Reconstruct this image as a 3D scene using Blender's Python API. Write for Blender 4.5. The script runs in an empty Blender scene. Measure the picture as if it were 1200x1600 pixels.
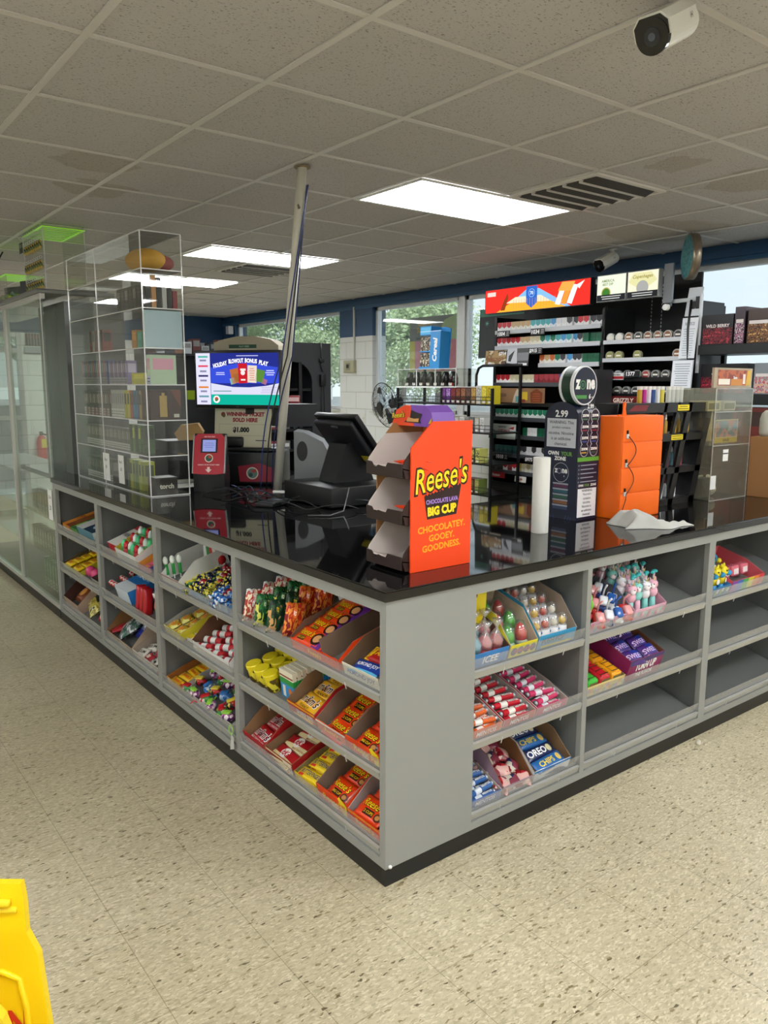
import bpy, bmesh, math, random
from mathutils import Matrix, Vector
random.seed(7)
C = bpy.context.scene.collection
SC = bpy.context.scene
PI = math.pi

# ---------------------------------------------------------------- camera
def make_camera():
    yaw, pitch, roll = 0.9158, -0.1616, 0.0026
    F = Vector((math.cos(pitch)*math.cos(yaw), math.cos(pitch)*math.sin(yaw), math.sin(pitch)))
    R = Vector((math.sin(yaw), -math.cos(yaw), 0))
    U = R.cross(F)
    R2 = R*math.cos(roll)+U*math.sin(roll)
    U2 = -R*math.sin(roll)+U*math.cos(roll)
    m = Matrix((R2, U2, -F)).transposed().to_4x4()
    m.translation = Vector((-1.3258, -1.7152, 1.5135))
    cam = bpy.data.cameras.new('camera')
    o = bpy.data.objects.new('camera', cam); C.objects.link(o)
    o.matrix_world = m
    cam.sensor_fit = 'VERTICAL'; cam.sensor_height = 36; cam.sensor_width = 27
    cam.lens = 1220.4/1600*36
    cam.clip_start = 0.05; cam.clip_end = 200
    SC.camera = o
make_camera()

# ---------------------------------------------------------------- colour management, sky
SC.view_settings.view_transform = 'Standard'
SC.view_settings.look = 'None'
SC.view_settings.gamma = 1
SC.view_settings.use_curve_mapping = False
SC.view_settings.exposure = 0.28
PANEL = 15.5          # strength of the fluorescent ceiling panels
SKY = 1.3           # strength of the overcast sky

def srgb(h):
    h = h.lstrip('#')
    return tuple(((v/12.92) if v <= 0.04045 else ((v+0.055)/1.055)**2.4) for v in (int(h[i:i+2], 16)/255 for i in (0, 2, 4)))

def make_world():
    w = bpy.data.worlds.new('overcast_sky'); SC.world = w; w.use_nodes = True
    n = w.node_tree.nodes; l = w.node_tree.links; n.clear()
    tc = n.new('ShaderNodeTexCoord'); sep = n.new('ShaderNodeSeparateXYZ')
    ramp = n.new('ShaderNodeValToRGB'); e = ramp.color_ramp.elements
    e[0].position = 0.0; e[0].color = (*srgb('#eef2f4'), 1)
    e[1].position = 0.6; e[1].color = (*srgb('#c4d8ea'), 1)
    noise = n.new('ShaderNodeTexNoise'); noise.inputs['Scale'].default_value = 2.2; noise.inputs['Detail'].default_value = 5
    mp = n.new('ShaderNodeMapping'); mp.inputs['Scale'].default_value = (1, 1, 3.5)
    cl = n.new('ShaderNodeValToRGB'); cl.color_ramp.elements[0].position = .42; cl.color_ramp.elements[1].position = .68
    mix = n.new('ShaderNodeMixRGB'); mix.inputs[2].default_value = (*srgb('#f4f7fa'), 1)
    bg = n.new('ShaderNodeBackground'); bg.inputs['Strength'].default_value = SKY
    out = n.new('ShaderNodeOutputWorld')
    l.new(tc.outputs['Generated'], sep.inputs[0]); l.new(sep.outputs[2], ramp.inputs[0])
    l.new(tc.outputs['Generated'], mp.inputs[0]); l.new(mp.outputs[0], noise.inputs[0]); l.new(noise.outputs[0], cl.inputs[0])
    l.new(cl.outputs[0], mix.inputs[0]); l.new(ramp.outputs[0], mix.inputs[1])
    l.new(mix.outputs[0], bg.inputs[0]); l.new(bg.outputs[0], out.inputs[0])
make_world()

# fill sun added under the overcast sky, from behind the shop: it brightens only the trees and ground beyond the windows
_s = bpy.data.lights.new('outdoor_fill_sun', 'SUN'); _s.energy = 3.0; _s.angle = .4; _s.color = (1, .97, .92)
_o = bpy.data.objects.new('outdoor_fill_sun', _s); C.objects.link(_o); _o.rotation_euler = Vector((.5, .42, -.75)).to_track_quat('-Z', 'Y').to_euler()

# ---------------------------------------------------------------- materials
_M = {}
def mat(col, rough=.5, metal=0., spec=.5, emit=0, coat=0, key=None):
    k = (col, rough, metal, spec, emit, coat)
    if k in _M: return _M[k]
    m = bpy.data.materials.new('plain_'+col.strip('#')); m.use_nodes = True
    b = m.node_tree.nodes['Principled BSDF']
    c = (*srgb(col), 1)
    b.inputs['Base Color'].default_value = c
    b.inputs['Roughness'].default_value = rough
    b.inputs['Metallic'].default_value = metal
    b.inputs['Specular IOR Level'].default_value = spec
    if coat: b.inputs['Coat Weight'].default_value = coat; b.inputs['Coat Roughness'].default_value = .1
    if emit:
        b.inputs['Emission Color'].default_value = c; b.inputs['Emission Strength'].default_value = emit
    _M[k] = m
    return m

def foil(col): return mat(col, .28, 0, .6)
def clear(tint='#ffffff', refl=.12, rough=.02, haze=0.0):
    """thin clear plastic or glass: mostly see-through, a little mirror, a little haze of its own colour"""
    k = ('clear', tint, refl, rough, haze)
    if k in _M: return _M[k]
    m = bpy.data.materials.new('clear_'+tint.strip('#')); m.use_nodes = True
    n = m.node_tree.nodes; l = m.node_tree.links; n.clear()
    tr = n.new('ShaderNodeBsdfTransparent'); tr.inputs[0].default_value = (*srgb(tint), 1)
    gl = n.new('ShaderNodeBsdfGlossy'); gl.inputs['Roughness'].default_value = rough
    lw = n.new('ShaderNodeLayerWeight'); lw.inputs[0].default_value = .5
    fr = n.new('ShaderNodeMath'); fr.operation = 'POWER'; fr.inputs[1].default_value = 4.0; l.new(lw.outputs['Facing'], fr.inputs[0])
    ad = n.new('ShaderNodeMath'); ad.operation = 'MULTIPLY_ADD'; ad.inputs[1].default_value = .75; ad.inputs[2].default_value = refl; ad.use_clamp = True
    mx = n.new('ShaderNodeMixShader'); out = n.new('ShaderNodeOutputMaterial')
    l.new(fr.outputs[0], ad.inputs[0]); l.new(ad.outputs[0], mx.inputs[0]); l.new(tr.outputs[0], mx.inputs[1]); l.new(gl.outputs[0], mx.inputs[2])
    last = mx
    if haze:
        df = n.new('ShaderNodeBsdfDiffuse'); df.inputs[0].default_value = (*srgb(tint), 1)
        m2 = n.new('ShaderNodeMixShader'); m2.inputs[0].default_value = haze
        l.new(mx.outputs[0], m2.inputs[1]); l.new(df.outputs[0], m2.inputs[2]); last = m2
    l.new(last.outputs[0], out.inputs[0])
    _M[k] = m
    return m

def patt(cols, scale=60, rough=.35, stretch=(1, 1, 1), kind='voronoi', seed=0):
    """printed wrapper: patches of flat colour in object space"""
    k = ('patt', tuple(cols), scale, rough, stretch, kind, seed)
    if k in _M: return _M[k]
    m = bpy.data.materials.new('printed_wrapper'); m.use_nodes = True
    n = m.node_tree.nodes; l = m.node_tree.links
    b = n['Principled BSDF']; b.inputs['Roughness'].default_value = rough
    tc = n.new('ShaderNodeTexCoord'); mp = n.new('ShaderNodeMapping'); mp.inputs['Scale'].default_value = stretch; mp.inputs['Location'].default_value = (seed*.37, seed*.21, seed*.11)
    if kind == 'voronoi':
        t = n.new('ShaderNodeTexVoronoi'); t.inputs['Scale'].default_value = scale; o = t.outputs['Color']
    else:
        t = n.new('ShaderNodeTexNoise'); t.inputs['Scale'].default_value = scale; t.inputs['Detail'].default_value = 3; o = t.outputs[0]
    r = n.new('ShaderNodeValToRGB'); r.color_ramp.interpolation = 'CONSTANT'
    e = r.color_ramp.elements
    while len(e) < len(cols): e.new(.5)
    N = len(cols)
    for i, c in enumerate(cols):
        e[i].position = i/N if kind == 'voronoi' else (0 if i == 0 else .34+.32*i/N)
        e[i].color = (*srgb(c), 1)
    l.new(tc.outputs['Object'], mp.inputs[0]); l.new(mp.outputs[0], t.inputs['Vector']); l.new(o, r.inputs[0]); l.new(r.outputs[0], b.inputs['Base Color'])
    _M[k] = m
    return m

def nodes_mat(name):
    m = bpy.data.materials.new(name); m.use_nodes = True
    return m, m.node_tree.nodes, m.node_tree.links, m.node_tree.nodes['Principled BSDF']

def lampmat(col, s):
    k = ('lamp', col, s)
    if k in _M: return _M[k]
    m = bpy.data.materials.new('lit_'+col.strip('#')); m.use_nodes = True
    n = m.node_tree.nodes; l = m.node_tree.links; n.clear()
    e = n.new('ShaderNodeEmission'); e.inputs[0].default_value = (*srgb(col), 1); e.inputs[1].default_value = s
    o = n.new('ShaderNodeOutputMaterial'); l.new(e.outputs[0], o.inputs[0])
    _M[k] = m
    return m

# ---------------------------------------------------------------- mesh builder
_T = {}
def textmesh(s, bold=0., shear=0.):
    k = (s, bold, shear)
    if k in _T: return _T[k]
    cu = bpy.data.curves.new('lettering', 'FONT'); cu.body = s; cu.resolution_u = 2
    cu.offset = bold; cu.shear = shear; cu.align_x = 'CENTER'; cu.align_y = 'CENTER'
    o = bpy.data.objects.new('lettering', cu); C.objects.link(o)
    dg = bpy.context.evaluated_depsgraph_get(); ev = o.evaluated_get(dg); me = ev.to_mesh()
    vs = [(v.co.x, v.co.y) for v in me.vertices]; fs = [tuple(p.vertices) for p in me.polygons]
    ev.to_mesh_clear(); bpy.data.objects.remove(o); bpy.data.curves.remove(cu)
    if not vs: vs = [(0, 0)]
    x0 = min(v[0] for v in vs); x1 = max(v[0] for v in vs); y0 = min(v[1] for v in vs); y1 = max(v[1] for v in vs)
    cx, cy = (x0+x1)/2, (y0+y1)/2
    r = ([(x-cx, y-cy) for x, y in vs], fs, x1-x0, y1-y0)
    _T[k] = r
    return r

def T(x=0, y=0, z=0): return Matrix.Translation((x, y, z))
def RX(a): return Matrix.Rotation(math.radians(a), 4, 'X')
def RY(a): return Matrix.Rotation(math.radians(a), 4, 'Y')
def RZ(a): return Matrix.Rotation(math.radians(a), 4, 'Z')
def SX(x, y=1, z=1): return Matrix.Diagonal((x, y, z, 1))
def face(o, u, v):
    """matrix of a flat face: x along u, y along v, z out of it"""
    u = Vector(u).normalized(); v = Vector(v).normalized(); n = u.cross(v)
    m = Matrix((u, v, n)).transposed().to_4x4(); m.translation = Vector(o)
    return m
# faces that look at the viewer in a local frame where x is right, y is deep, z is up
def front(x=0, y=0, z=0): return face((x, y, z), (1, 0, 0), (0, 0, 1))
def topf(x=0, y=0, z=0): return T(x, y, z)
def leftf(x=0, y=0, z=0): return face((x, y, z), (0, -1, 0), (0, 0, 1))
def rightf(x=0, y=0, z=0): return face((x, y, z), (0, 1, 0), (0, 0, 1))

class B:
    def __init__(s): s.v = []; s.f = []; s.mi = []; s.ms = []; s.sm = []
    def m(s, mt):
        if mt not in s.ms: s.ms.append(mt)
        return s.ms.index(mt)
    def add(s, vs, fs, mt, M=None, smooth=False):
        b = len(s.v); i = s.m(mt)
        for v in vs:
            s.v.append(tuple(M @ Vector(v)) if M is not None else tuple(v))
        for f in fs:
            s.f.append(tuple(b+k for k in f)); s.mi.append(i); s.sm.append(smooth)
        return s
    def box(s, x0, x1, y0, y1, z0, z1, mt, M=None, bev=0, seg=2):
        if bev:
            bm = bmesh.new(); bmesh.ops.create_cube(bm, size=1)
            for v in bm.verts:
                v.co = Vector((x0+(v.co.x+.5)*(x1-x0), y0+(v.co.y+.5)*(y1-y0), z0+(v.co.z+.5)*(z1-z0)))
            bmesh.ops.bevel(bm, geom=bm.edges[:], offset=bev, segments=seg, affect='EDGES', profile=.6)
            bm.verts.index_update()
            vs = [tuple(v.co) for v in bm.verts]; fs = [tuple(v.index for v in f.verts) for f in bm.faces]; bm.free()
            return s.add(vs, fs, mt, M, seg > 1)
        vs = [(x0, y0, z0), (x1, y0, z0), (x1, y1, z0), (x0, y1, z0), (x0, y0, z1), (x1, y0, z1), (x1, y1, z1), (x0, y1, z1)]
        return s.add(vs, [(0, 3, 2, 1), (4, 5, 6, 7), (0, 1, 5, 4), (1, 2, 6, 5), (2, 3, 7, 6), (3, 0, 4, 7)], mt, M)
    def prism(s, poly, z0, z1, mt, M=None, cap=None, smooth=False):
        n = len(poly); a = sum(poly[i][0]*poly[(i+1) % n][1]-poly[(i+1) % n][0]*poly[i][1] for i in range(n))
        if a < 0: poly = poly[::-1]
        vs = [(x, y, z0) for x, y in poly]+[(x, y, z1) for x, y in poly]
        s.add(vs, [(i, (i+1) % n, n+(i+1) % n, n+i) for i in range(n)], mt, M, smooth)
        s.add(vs, [tuple(range(n-1, -1, -1)), tuple(range(n, 2*n))], cap or mt, M)
        return s
    def lathe(s, prof, mt, M=None, n=20, smooth=True):
        vs = []; fs = []; k = len(prof)
        for i in range(n):
            a = 2*PI*i/n
            for r, z in prof: vs.append((r*math.cos(a), r*math.sin(a), z))
        for i in range(n):
            for j in range(k-1):
                a = i*k+j; b = ((i+1) % n)*k+j
                fs.append((a, b, b+1, a+1))
        if prof[0][0] > 1e-6: fs.append(tuple(i*k for i in range(n))[::-1])
        if prof[-1][0] > 1e-6: fs.append(tuple(i*k+k-1 for i in range(n)))
        return s.add(vs, fs, mt, M, smooth)
    def cyl(s, r, z0, z1, mt, M=None, n=20, r2=None):
        r2 = r if r2 is None else r2
        return s.prism([(r*math.cos(2*PI*i/n), r*math.sin(2*PI*i/n)) for i in range(n)], z0, z1, mt, M) if r2 == r else s.lathe([(r, z0), (r2, z1)], mt, M, n, False)
    def ball(s, r, mt, M=None, n=12, k=8, sz=1.):
        return s.lathe([(max(r*math.sin(PI*j/k), 0), -r*sz*math.cos(PI*j/k)) for j in range(k+1)], mt, M, n)
    def tube(s, pts, r, mt, M=None, n=8, closed=False):
        pts = [Vector(p) for p in pts]; N = len(pts); vs = []; fs = []
        up = Vector((0, 0, 1)); prev = None
        for i, p in enumerate(pts):
            if closed: d = pts[(i+1) % N]-pts[i-1]
            else: d = pts[min(i+1, N-1)]-pts[max(i-1, 0)]
            d = d.normalized() if d.length > 1e-9 else Vector((0, 0, 1))
            if prev is None:
                a = d.cross(up) if abs(d.z) < .95 else d.cross(Vector((1, 0, 0)))
            else: a = prev-d*prev.dot(d)
            a.normalize(); prev = a; b = d.cross(a)
            for k in range(n):
                t = 2*PI*k/n; vs.append(tuple(p+a*(r*math.cos(t))+b*(r*math.sin(t))))
        for i in range(N if closed else N-1):
            for k in range(n):
                j = (i+1) % N
                fs.append((i*n+k, i*n+(k+1) % n, j*n+(k+1) % n, j*n+k))
        if not closed: fs += [tuple(range(n-1, -1, -1)), tuple((N-1)*n+k for k in range(n))]
        return s.add(vs, fs, mt, M, True)
    # flat print on a face matrix
    def rect(s, x0, x1, y0, y1, mt, M, e=.0004):
        return s.add([(x0, y0, e), (x1, y0, e), (x1, y1, e), (x0, y1, e)], [(0, 1, 2, 3)], mt, M)
    def poly(s, p, mt, M, e=.0004):
        n = len(p); a = sum(p[i][0]*p[(i+1) % n][1]-p[(i+1) % n][0]*p[i][1] for i in range(n))
        if a < 0: p = p[::-1]
        return s.add([(x, y, e) for x, y in p], [tuple(range(n))], mt, M)
    def disc(s, x, y, r, mt, M, e=.0004, n=28, ry=None):
        ry = ry or r
        return s.poly([(x+r*math.cos(2*PI*i/n), y+ry*math.sin(2*PI*i/n)) for i in range(n)], mt, M, e)
    def ring(s, x, y, r0, r1, mt, M, e=.0004, n=32, a0=0, a1=2*PI):
        vs = []; fs = []
        for i in range(n+1):
            a = a0+(a1-a0)*i/n; c, d = math.cos(a), math.sin(a)
            vs += [(x+r0*c, y+r0*d, e), (x+r1*c, y+r1*d, e)]
        fs = [(2*i, 2*i+1, 2*i+3, 2*i+2) for i in range(n)]
        return s.add(vs, fs, mt, M)
    def text(s, t, x, y, h, mt, M, e=.0008, w=None, bold=0., shear=0., rot=0, warp=None, sag=0):
        """lettering centred on (x, y), h tall; squeezed to at most w wide"""
        vs, fs, W, H = textmesh(t, bold, shear)
        k = h/max(H, 1e-6); kx = k
        if w and W*k > w: kx = w/W
        c, d = math.cos(math.radians(rot)), math.sin(math.radians(rot))
        out = []
        for a, b in vs:
            a *= kx; b *= k; b += sag*(a*a)
            X, Y = x+a*c-b*d, y+a*d+b*c
            out.append((X, Y, e+(warp(X, Y) if warp else 0)))
        return s.add(out, fs, mt, M)
    def lines(s, x0, x1, y0, y1, n, mt, M, e=.0006, th=.35, rag=.3):
        """rows of small print, read as bars from where the picture is taken"""
        dy = (y1-y0)/n
        for i in range(n):
            w = (x1-x0)*(1-rag*random.random())
            s.rect((x0+x1-w)/2, (x0+x1+w)/2, y1-dy*(i+.5)-dy*th/2, y1-dy*(i+.5)+dy*th/2, mt, M, e)
        return s
    def mesh(s, name):
        me = bpy.data.meshes.new(name); me.from_pydata(s.v, [], s.f)
        for m_ in s.ms: me.materials.append(m_)
        me.polygons.foreach_set('material_index', s.mi)
        me.polygons.foreach_set('use_smooth', s.sm)
        me.update()
        return me
    def build(s, name, parent=None, M=None):
        o = bpy.data.objects.new(name, s.mesh(name)); C.objects.link(o)
        if parent is not None: o.parent = parent
        if M is not None: o.matrix_local = M if parent is not None else M
        return o

def tag(o, label=None, cat=None, group=None, kind=None):
    if label: o['label'] = label
    if cat: o['category'] = cat
    if group: o['group'] = group
    if kind: o['kind'] = kind
    return o
def thing(name, label, cat, M=None, group=None):
    o = bpy.data.objects.new(name, None); C.objects.link(o); o.empty_display_size = .05
    if M is not None: o.matrix_world = M
    return tag(o, label, cat, group)
def dup(root, M, label=None, group=None):
    r = root.copy(); C.objects.link(r); r.matrix_world = M
    if label: r['label'] = label
    if group: r['group'] = group
    for ch in list(root.children):
        c = ch.copy(); C.objects.link(c); c.parent = r
        for g in list(ch.children):
            d = g.copy(); C.objects.link(d); d.parent = c
    return r
def struct(o): o['kind'] = 'structure'; return o

W_ = mat('#f2f2ee', .55); BK = mat('#101113', .45); WHITE = mat('#ffffff', .5); RED = mat('#c4202a', .4); YEL = mat('#f4d51e', .4)
# ================================================================ THE ROOM
HC = 2.5505; WX = 4.38; BY = 9.9; GX, GY, GS = .118, .232, .6096
def floor_material():
    m, n, l, b = nodes_mat('speckled_floor_tiles')
    tc = n.new('ShaderNodeTexCoord')
    def noise(scale, st, det=3, rot=0.5):
        mp = n.new('ShaderNodeMapping'); mp.inputs['Scale'].default_value = st; mp.inputs['Rotation'].default_value = (0, 0, rot)
        t = n.new('ShaderNodeTexNoise'); t.inputs['Scale'].default_value = scale; t.inputs['Detail'].default_value = det
        l.new(tc.outputs['Object'], mp.inputs[0]); l.new(mp.outputs[0], t.inputs['Vector']); return t.outputs[0]
    def ramp(src, stops):
        r = n.new('ShaderNodeValToRGB'); e = r.color_ramp.elements
        while len(e) < len(stops): e.new(.5)
        for i, (p, c) in enumerate(stops): e[i].position = p; e[i].color = (*srgb(c), 1)
        l.new(src, r.inputs[0]); return r.outputs[0]
    def mul(a, bb, f=1, mode='MULTIPLY'):
        x = n.new('ShaderNodeMixRGB'); x.blend_type = mode; x.inputs[0].default_value = f
        l.new(a, x.inputs[1]); l.new(bb, x.inputs[2]); return x.outputs[0]
    def chips(scale, st, rot, stops):
        mp = n.new('ShaderNodeMapping'); mp.inputs['Scale'].default_value = st; mp.inputs['Rotation'].default_value = (0, 0, rot)
        nz = n.new('ShaderNodeTexNoise'); nz.inputs['Scale'].default_value = 60; nz.inputs['Detail'].default_value = 2
        va = n.new('ShaderNodeVectorMath'); va.operation = 'MULTIPLY_ADD'; va.inputs[1].default_value = (.012,)*3
        l.new(tc.outputs['Object'], nz.inputs['Vector']); l.new(nz.outputs[1], va.inputs[0]); l.new(tc.outputs['Object'], va.inputs[2]); l.new(va.outputs[0], mp.inputs[0])
        t = n.new('ShaderNodeTexVoronoi'); t.inputs['Scale'].default_value = scale; l.new(mp.outputs[0], t.inputs['Vector'])
        sp = n.new('ShaderNodeSeparateColor'); l.new(t.outputs['Color'], sp.inputs[0])
        r = ramp(sp.outputs[0], stops); r.node.color_ramp.interpolation = 'CONSTANT'
        return r
    base = chips(95, (1, 2.7, 1), .5, [(0, '#b0a588'), (.14, '#bdb294'), (.42, '#c4b99b'), (.7, '#ccc1a4'), (.88, '#d8ceb2')])
    dark = chips(70, (1, 3.0, 1), .42, [(0, '#7d7560'), (.007, '#b8b09a'), (.035, '#ffffff')])
    worn = ramp(noise(1.1, (1, 1, 1), 3, 0), [(.3, '#d2cfc8'), (.7, '#ffffff')])
    col = mul(mul(base, dark, .95), worn, .6)
    br = n.new('ShaderNodeTexBrick'); br.offset = 0; br.inputs['Scale'].default_value = 1
    br.inputs['Brick Width'].default_value = .3048; br.inputs['Row Height'].default_value = .3048; br.inputs['Mortar Size'].default_value = .0011
    br.inputs['Color1'].default_value = br.inputs['Color2'].default_value = (1, 1, 1, 1); br.inputs['Mortar'].default_value = (.45, .43, .38, 1)
    mpb = n.new('ShaderNodeMapping'); mpb.inputs['Location'].default_value = (.1, .06, 0)
    l.new(tc.outputs['Object'], mpb.inputs[0]); l.new(mpb.outputs[0], br.inputs['Vector'])
    col = mul(col, br.outputs[0], .75)
    l.new(col, b.inputs['Base Color']); b.inputs['Roughness'].default_value = .33; b.inputs['Specular IOR Level'].default_value = .4
    return m
def ceiling_material():
    m, n, l, b = nodes_mat('fissured_ceiling_tile')
    tc = n.new('ShaderNodeTexCoord')
    mp = n.new('ShaderNodeMapping'); mp.inputs['Scale'].default_value = (1, 1.8, 1); l.new(tc.outputs['Object'], mp.inputs[0])
    t = n.new('ShaderNodeTexNoise'); t.inputs['Scale'].default_value = 95; t.inputs['Detail'].default_value = 2; l.new(mp.outputs[0], t.inputs['Vector'])
    r = n.new('ShaderNodeValToRGB'); e = r.color_ramp.elements; e[0].position = .3; e[0].color = (*srgb('#7d7a76'), 1); e[1].position = .4; e[1].color = (*srgb('#bab7b5'), 1)
    l.new(t.outputs[0], r.inputs[0])
    # water stains with their own shape
    col = r.outputs[0]
    for (sx, sy, rad) in ((-.02, 2.2, .2), (.13, 2.75, .2), (2.15, .55, .13), (2.75, .5, .24), (3.6, 1.55, .4)):
        g = n.new('ShaderNodeTexGradient'); g.gradient_type = 'SPHERICAL'
        mg = n.new('ShaderNodeMapping'); mg.inputs['Location'].default_value = (-sx/rad, -sy/rad, -HC/rad); mg.inputs['Scale'].default_value = (1/rad,)*3
        nz = n.new('ShaderNodeTexNoise'); nz.inputs['Scale'].default_value = 7; l.new(tc.outputs['Object'], nz.inputs['Vector'])
        va = n.new('ShaderNodeVectorMath'); va.operation = 'MULTIPLY_ADD'; va.inputs[1].default_value = (.22,)*3
        l.new(nz.outputs[1], va.inputs[0]); l.new(tc.outputs['Object'], va.inputs[2])
        sb = n.new('ShaderNodeVectorMath'); sb.operation = 'SUBTRACT'; sb.inputs[1].default_value = (.11, .11, .11); l.new(va.outputs[0], sb.inputs[0])
        l.new(sb.outputs[0], mg.inputs[0]); l.new(mg.outputs[0], g.inputs[0])
        rr = n.new('ShaderNodeValToRGB'); q = rr.color_ramp.elements; q[0].position = 0; q[0].color = (1, 1, 1, 1); q[1].position = .3; q[1].color = (*srgb('#d9cfbd'), 1)
        q2 = q.new(.1); q2.color = (*srgb('#d6cab4'), 1)
        l.new(g.outputs[1], rr.inputs[0])
        x = n.new('ShaderNodeMixRGB'); x.blend_type = 'MULTIPLY'; x.inputs[0].default_value = .5
        l.new(col, x.inputs[1]); l.new(rr.outputs[0], x.inputs[2]); col = x.outputs[0]
    l.new(col, b.inputs['Base Color']); b.inputs['Roughness'].default_value = .9
    bp = n.new('ShaderNodeBump'); bp.inputs['Strength'].default_value = .25; bp.inputs['Distance'].default_value = .004
    l.new(t.outputs[0], bp.inputs['Height']); l.new(bp.outputs[0], b.inputs['Normal'])
    return m
def block_material(vert):
    m, n, l, b = nodes_mat('painted_block_wall')
    tc = n.new('ShaderNodeTexCoord'); mp = n.new('ShaderNodeMapping')
    mp.inputs['Rotation'].default_value = (PI/2, 0, 0) if vert == 'y' else (0, PI/2, 0)
    sep = n.new('ShaderNodeSeparateXYZ'); cmb = n.new('ShaderNodeCombineXYZ'); l.new(tc.outputs['Object'], sep.inputs[0])
    l.new(sep.outputs[0 if vert == 'y' else 1], cmb.inputs[0]); l.new(sep.outputs[2], cmb.inputs[1])
    br = n.new('ShaderNodeTexBrick'); br.inputs['Scale'].default_value = 1; br.inputs['Brick Width'].default_value = .406; br.inputs['Row Height'].default_value = .203
    br.inputs['Mortar Size'].default_value = .005; br.inputs['Mortar Smooth'].default_value = .4
    br.inputs['Color1'].default_value = br.inputs['Color2'].default_value = (*srgb('#d6d8d4'), 1); br.inputs['Mortar'].default_value = (*srgb('#b9b9af'), 1)
    l.new(cmb.outputs[0], br.inputs['Vector']); l.new(br.outputs[0], b.inputs['Base Color']); b.inputs['Roughness'].default_value = .55
    bp = n.new('ShaderNodeBump'); bp.inputs['Strength'].default_value = .5; bp.inputs['Distance'].default_value = .006; bp.invert = True
    l.new(br.outputs[1], bp.inputs['Height']); l.new(bp.outputs[0], b.inputs['Normal'])
    return m
X0, Y0 = -4.6, -4.4
struct(B().box(X0, WX+.2, Y0, BY+.2, -.1, 0, floor_material()).build('floor'))
ceil_m = ceiling_material()
struct(B().box(X0, WX+.2, Y0, BY+.2, HC, HC+.1, ceil_m).build('ceiling'))
# ceiling grid: T bars as a moulding of the ceiling
g = B(); bar = mat('#cbc8c2', .35)
i0 = math.ceil((X0-GX)/GS); i1 = int((WX-GX)/GS); j0 = math.ceil((Y0-GY)/GS); j1 = int((BY-GY)/GS)
for i in range(i0, i1+1): g.box(GX+i*GS-.012, GX+i*GS+.012, Y0, BY, HC-.0065, HC-.001, bar)
for j in range(j0, j1+1): g.box(X0, WX, GY+j*GS-.012, GY+j*GS+.012, HC-.0055, HC-.001, bar)
struct(g.build('trim_1'))
BLUE = mat('#1f4468', .45); ALU = mat('#d6d8d6', .35, .3); block_x = block_material('x'); block_y = block_material('y')
SILL = 1.2; HEAD = 2.425
w = B()
win = [(-.9, .3), (.4, 2.9), (2.98, 4.386), (4.48, 5.95), (6.64, 7.98), (8.03, 9.5)]
piers = [(Y0, -.9), (.3, .4), (2.9, 2.98), (4.386, 4.48), (5.95, 6.64), (7.98, 8.03), (9.5, BY+.2)]
w.box(WX, WX+.2, Y0, BY+.2, 0, SILL, block_x)
w.box(WX, WX+.2, Y0, BY+.2, HEAD, HC, BLUE)
for a, c in piers:
    if c-a > .3:
        w.box(WX, WX+.2, a, c, SILL, 2.095, block_x); w.box(WX-.001, WX+.2, a, c, 2.095, HEAD, BLUE)
    else: w.box(WX+.03, WX+.14, a, c, SILL, HEAD, ALU)
w.box(WX-.035, WX, Y0, BY, HC-.1, HC-.045, BLUE)
w.box(WX-.015, WX, Y0, BY, HC-.13, HC-.1, mat('#2a5277', .4))
struct(w.build('wall_right'))
glass = clear('#eef4f6', .03, 0, .07)
for k, (a, c) in enumerate(win):
    f = B(); t = .04
    for (p, q, r, s_) in ((a, a+t, SILL, HEAD), (c-t, c, SILL, HEAD), (a, c, SILL, SILL+t), (a, c, HEAD-t, HEAD)):
        f.box(WX+.05, WX+.11, p, q, r, s_, ALU)
    o = struct(f.build('window_%d' % (k+1)))
    gl = B().box(WX+.078, WX+.084, a+t, c-t, SILL+t, HEAD-t, glass).build('pane', o)
    B().box(WX-.05, WX+.05, a, c, SILL-.02, SILL, mat('#c9c9c2', .5)).build('sill', o)
# back wall with a glazed door in it
w = B()
DX0, DX1, DZ = .35, 1.36, 2.2
w.box(X0, DX0, BY, BY+.2, 0, HC, block_y); w.box(DX1, WX, BY, BY+.2, 0, 2.2, block_y); w.box(DX0, WX, BY, BY+.2, 2.2, HC, BLUE)
w.box(1.9, WX, BY-.002, BY, 2.15, 2.2, BLUE)
struct(w.build('wall_back'))
struct(B().box(X0-.2, X0, Y0, BY+.2, 0, HC, block_x).build('wall_left'))
struct(B().box(X0-.2, WX+.2, Y0-.2, Y0, 0, HC, block_y).build('wall_front'))
f = B()
for (a, c) in ((DX0, DX0+.06), (.87, .93), (DX1-.06, DX1)): f.box(a, c, BY-.03, BY+.05, 0, DZ, mat('#9a9a96', .4, .5))
for z in (0, 1.02, 1.93, 2.14): f.box(DX0+.06, DX1-.06, BY-.02, BY+.04, z, z+.06, mat('#9a9a96', .4, .5))
d = struct(f.build('door_1'))
B().box(DX0+.06, DX1-.06, BY, BY+.008, .06, 2.14, glass).build('pane', d)

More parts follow.
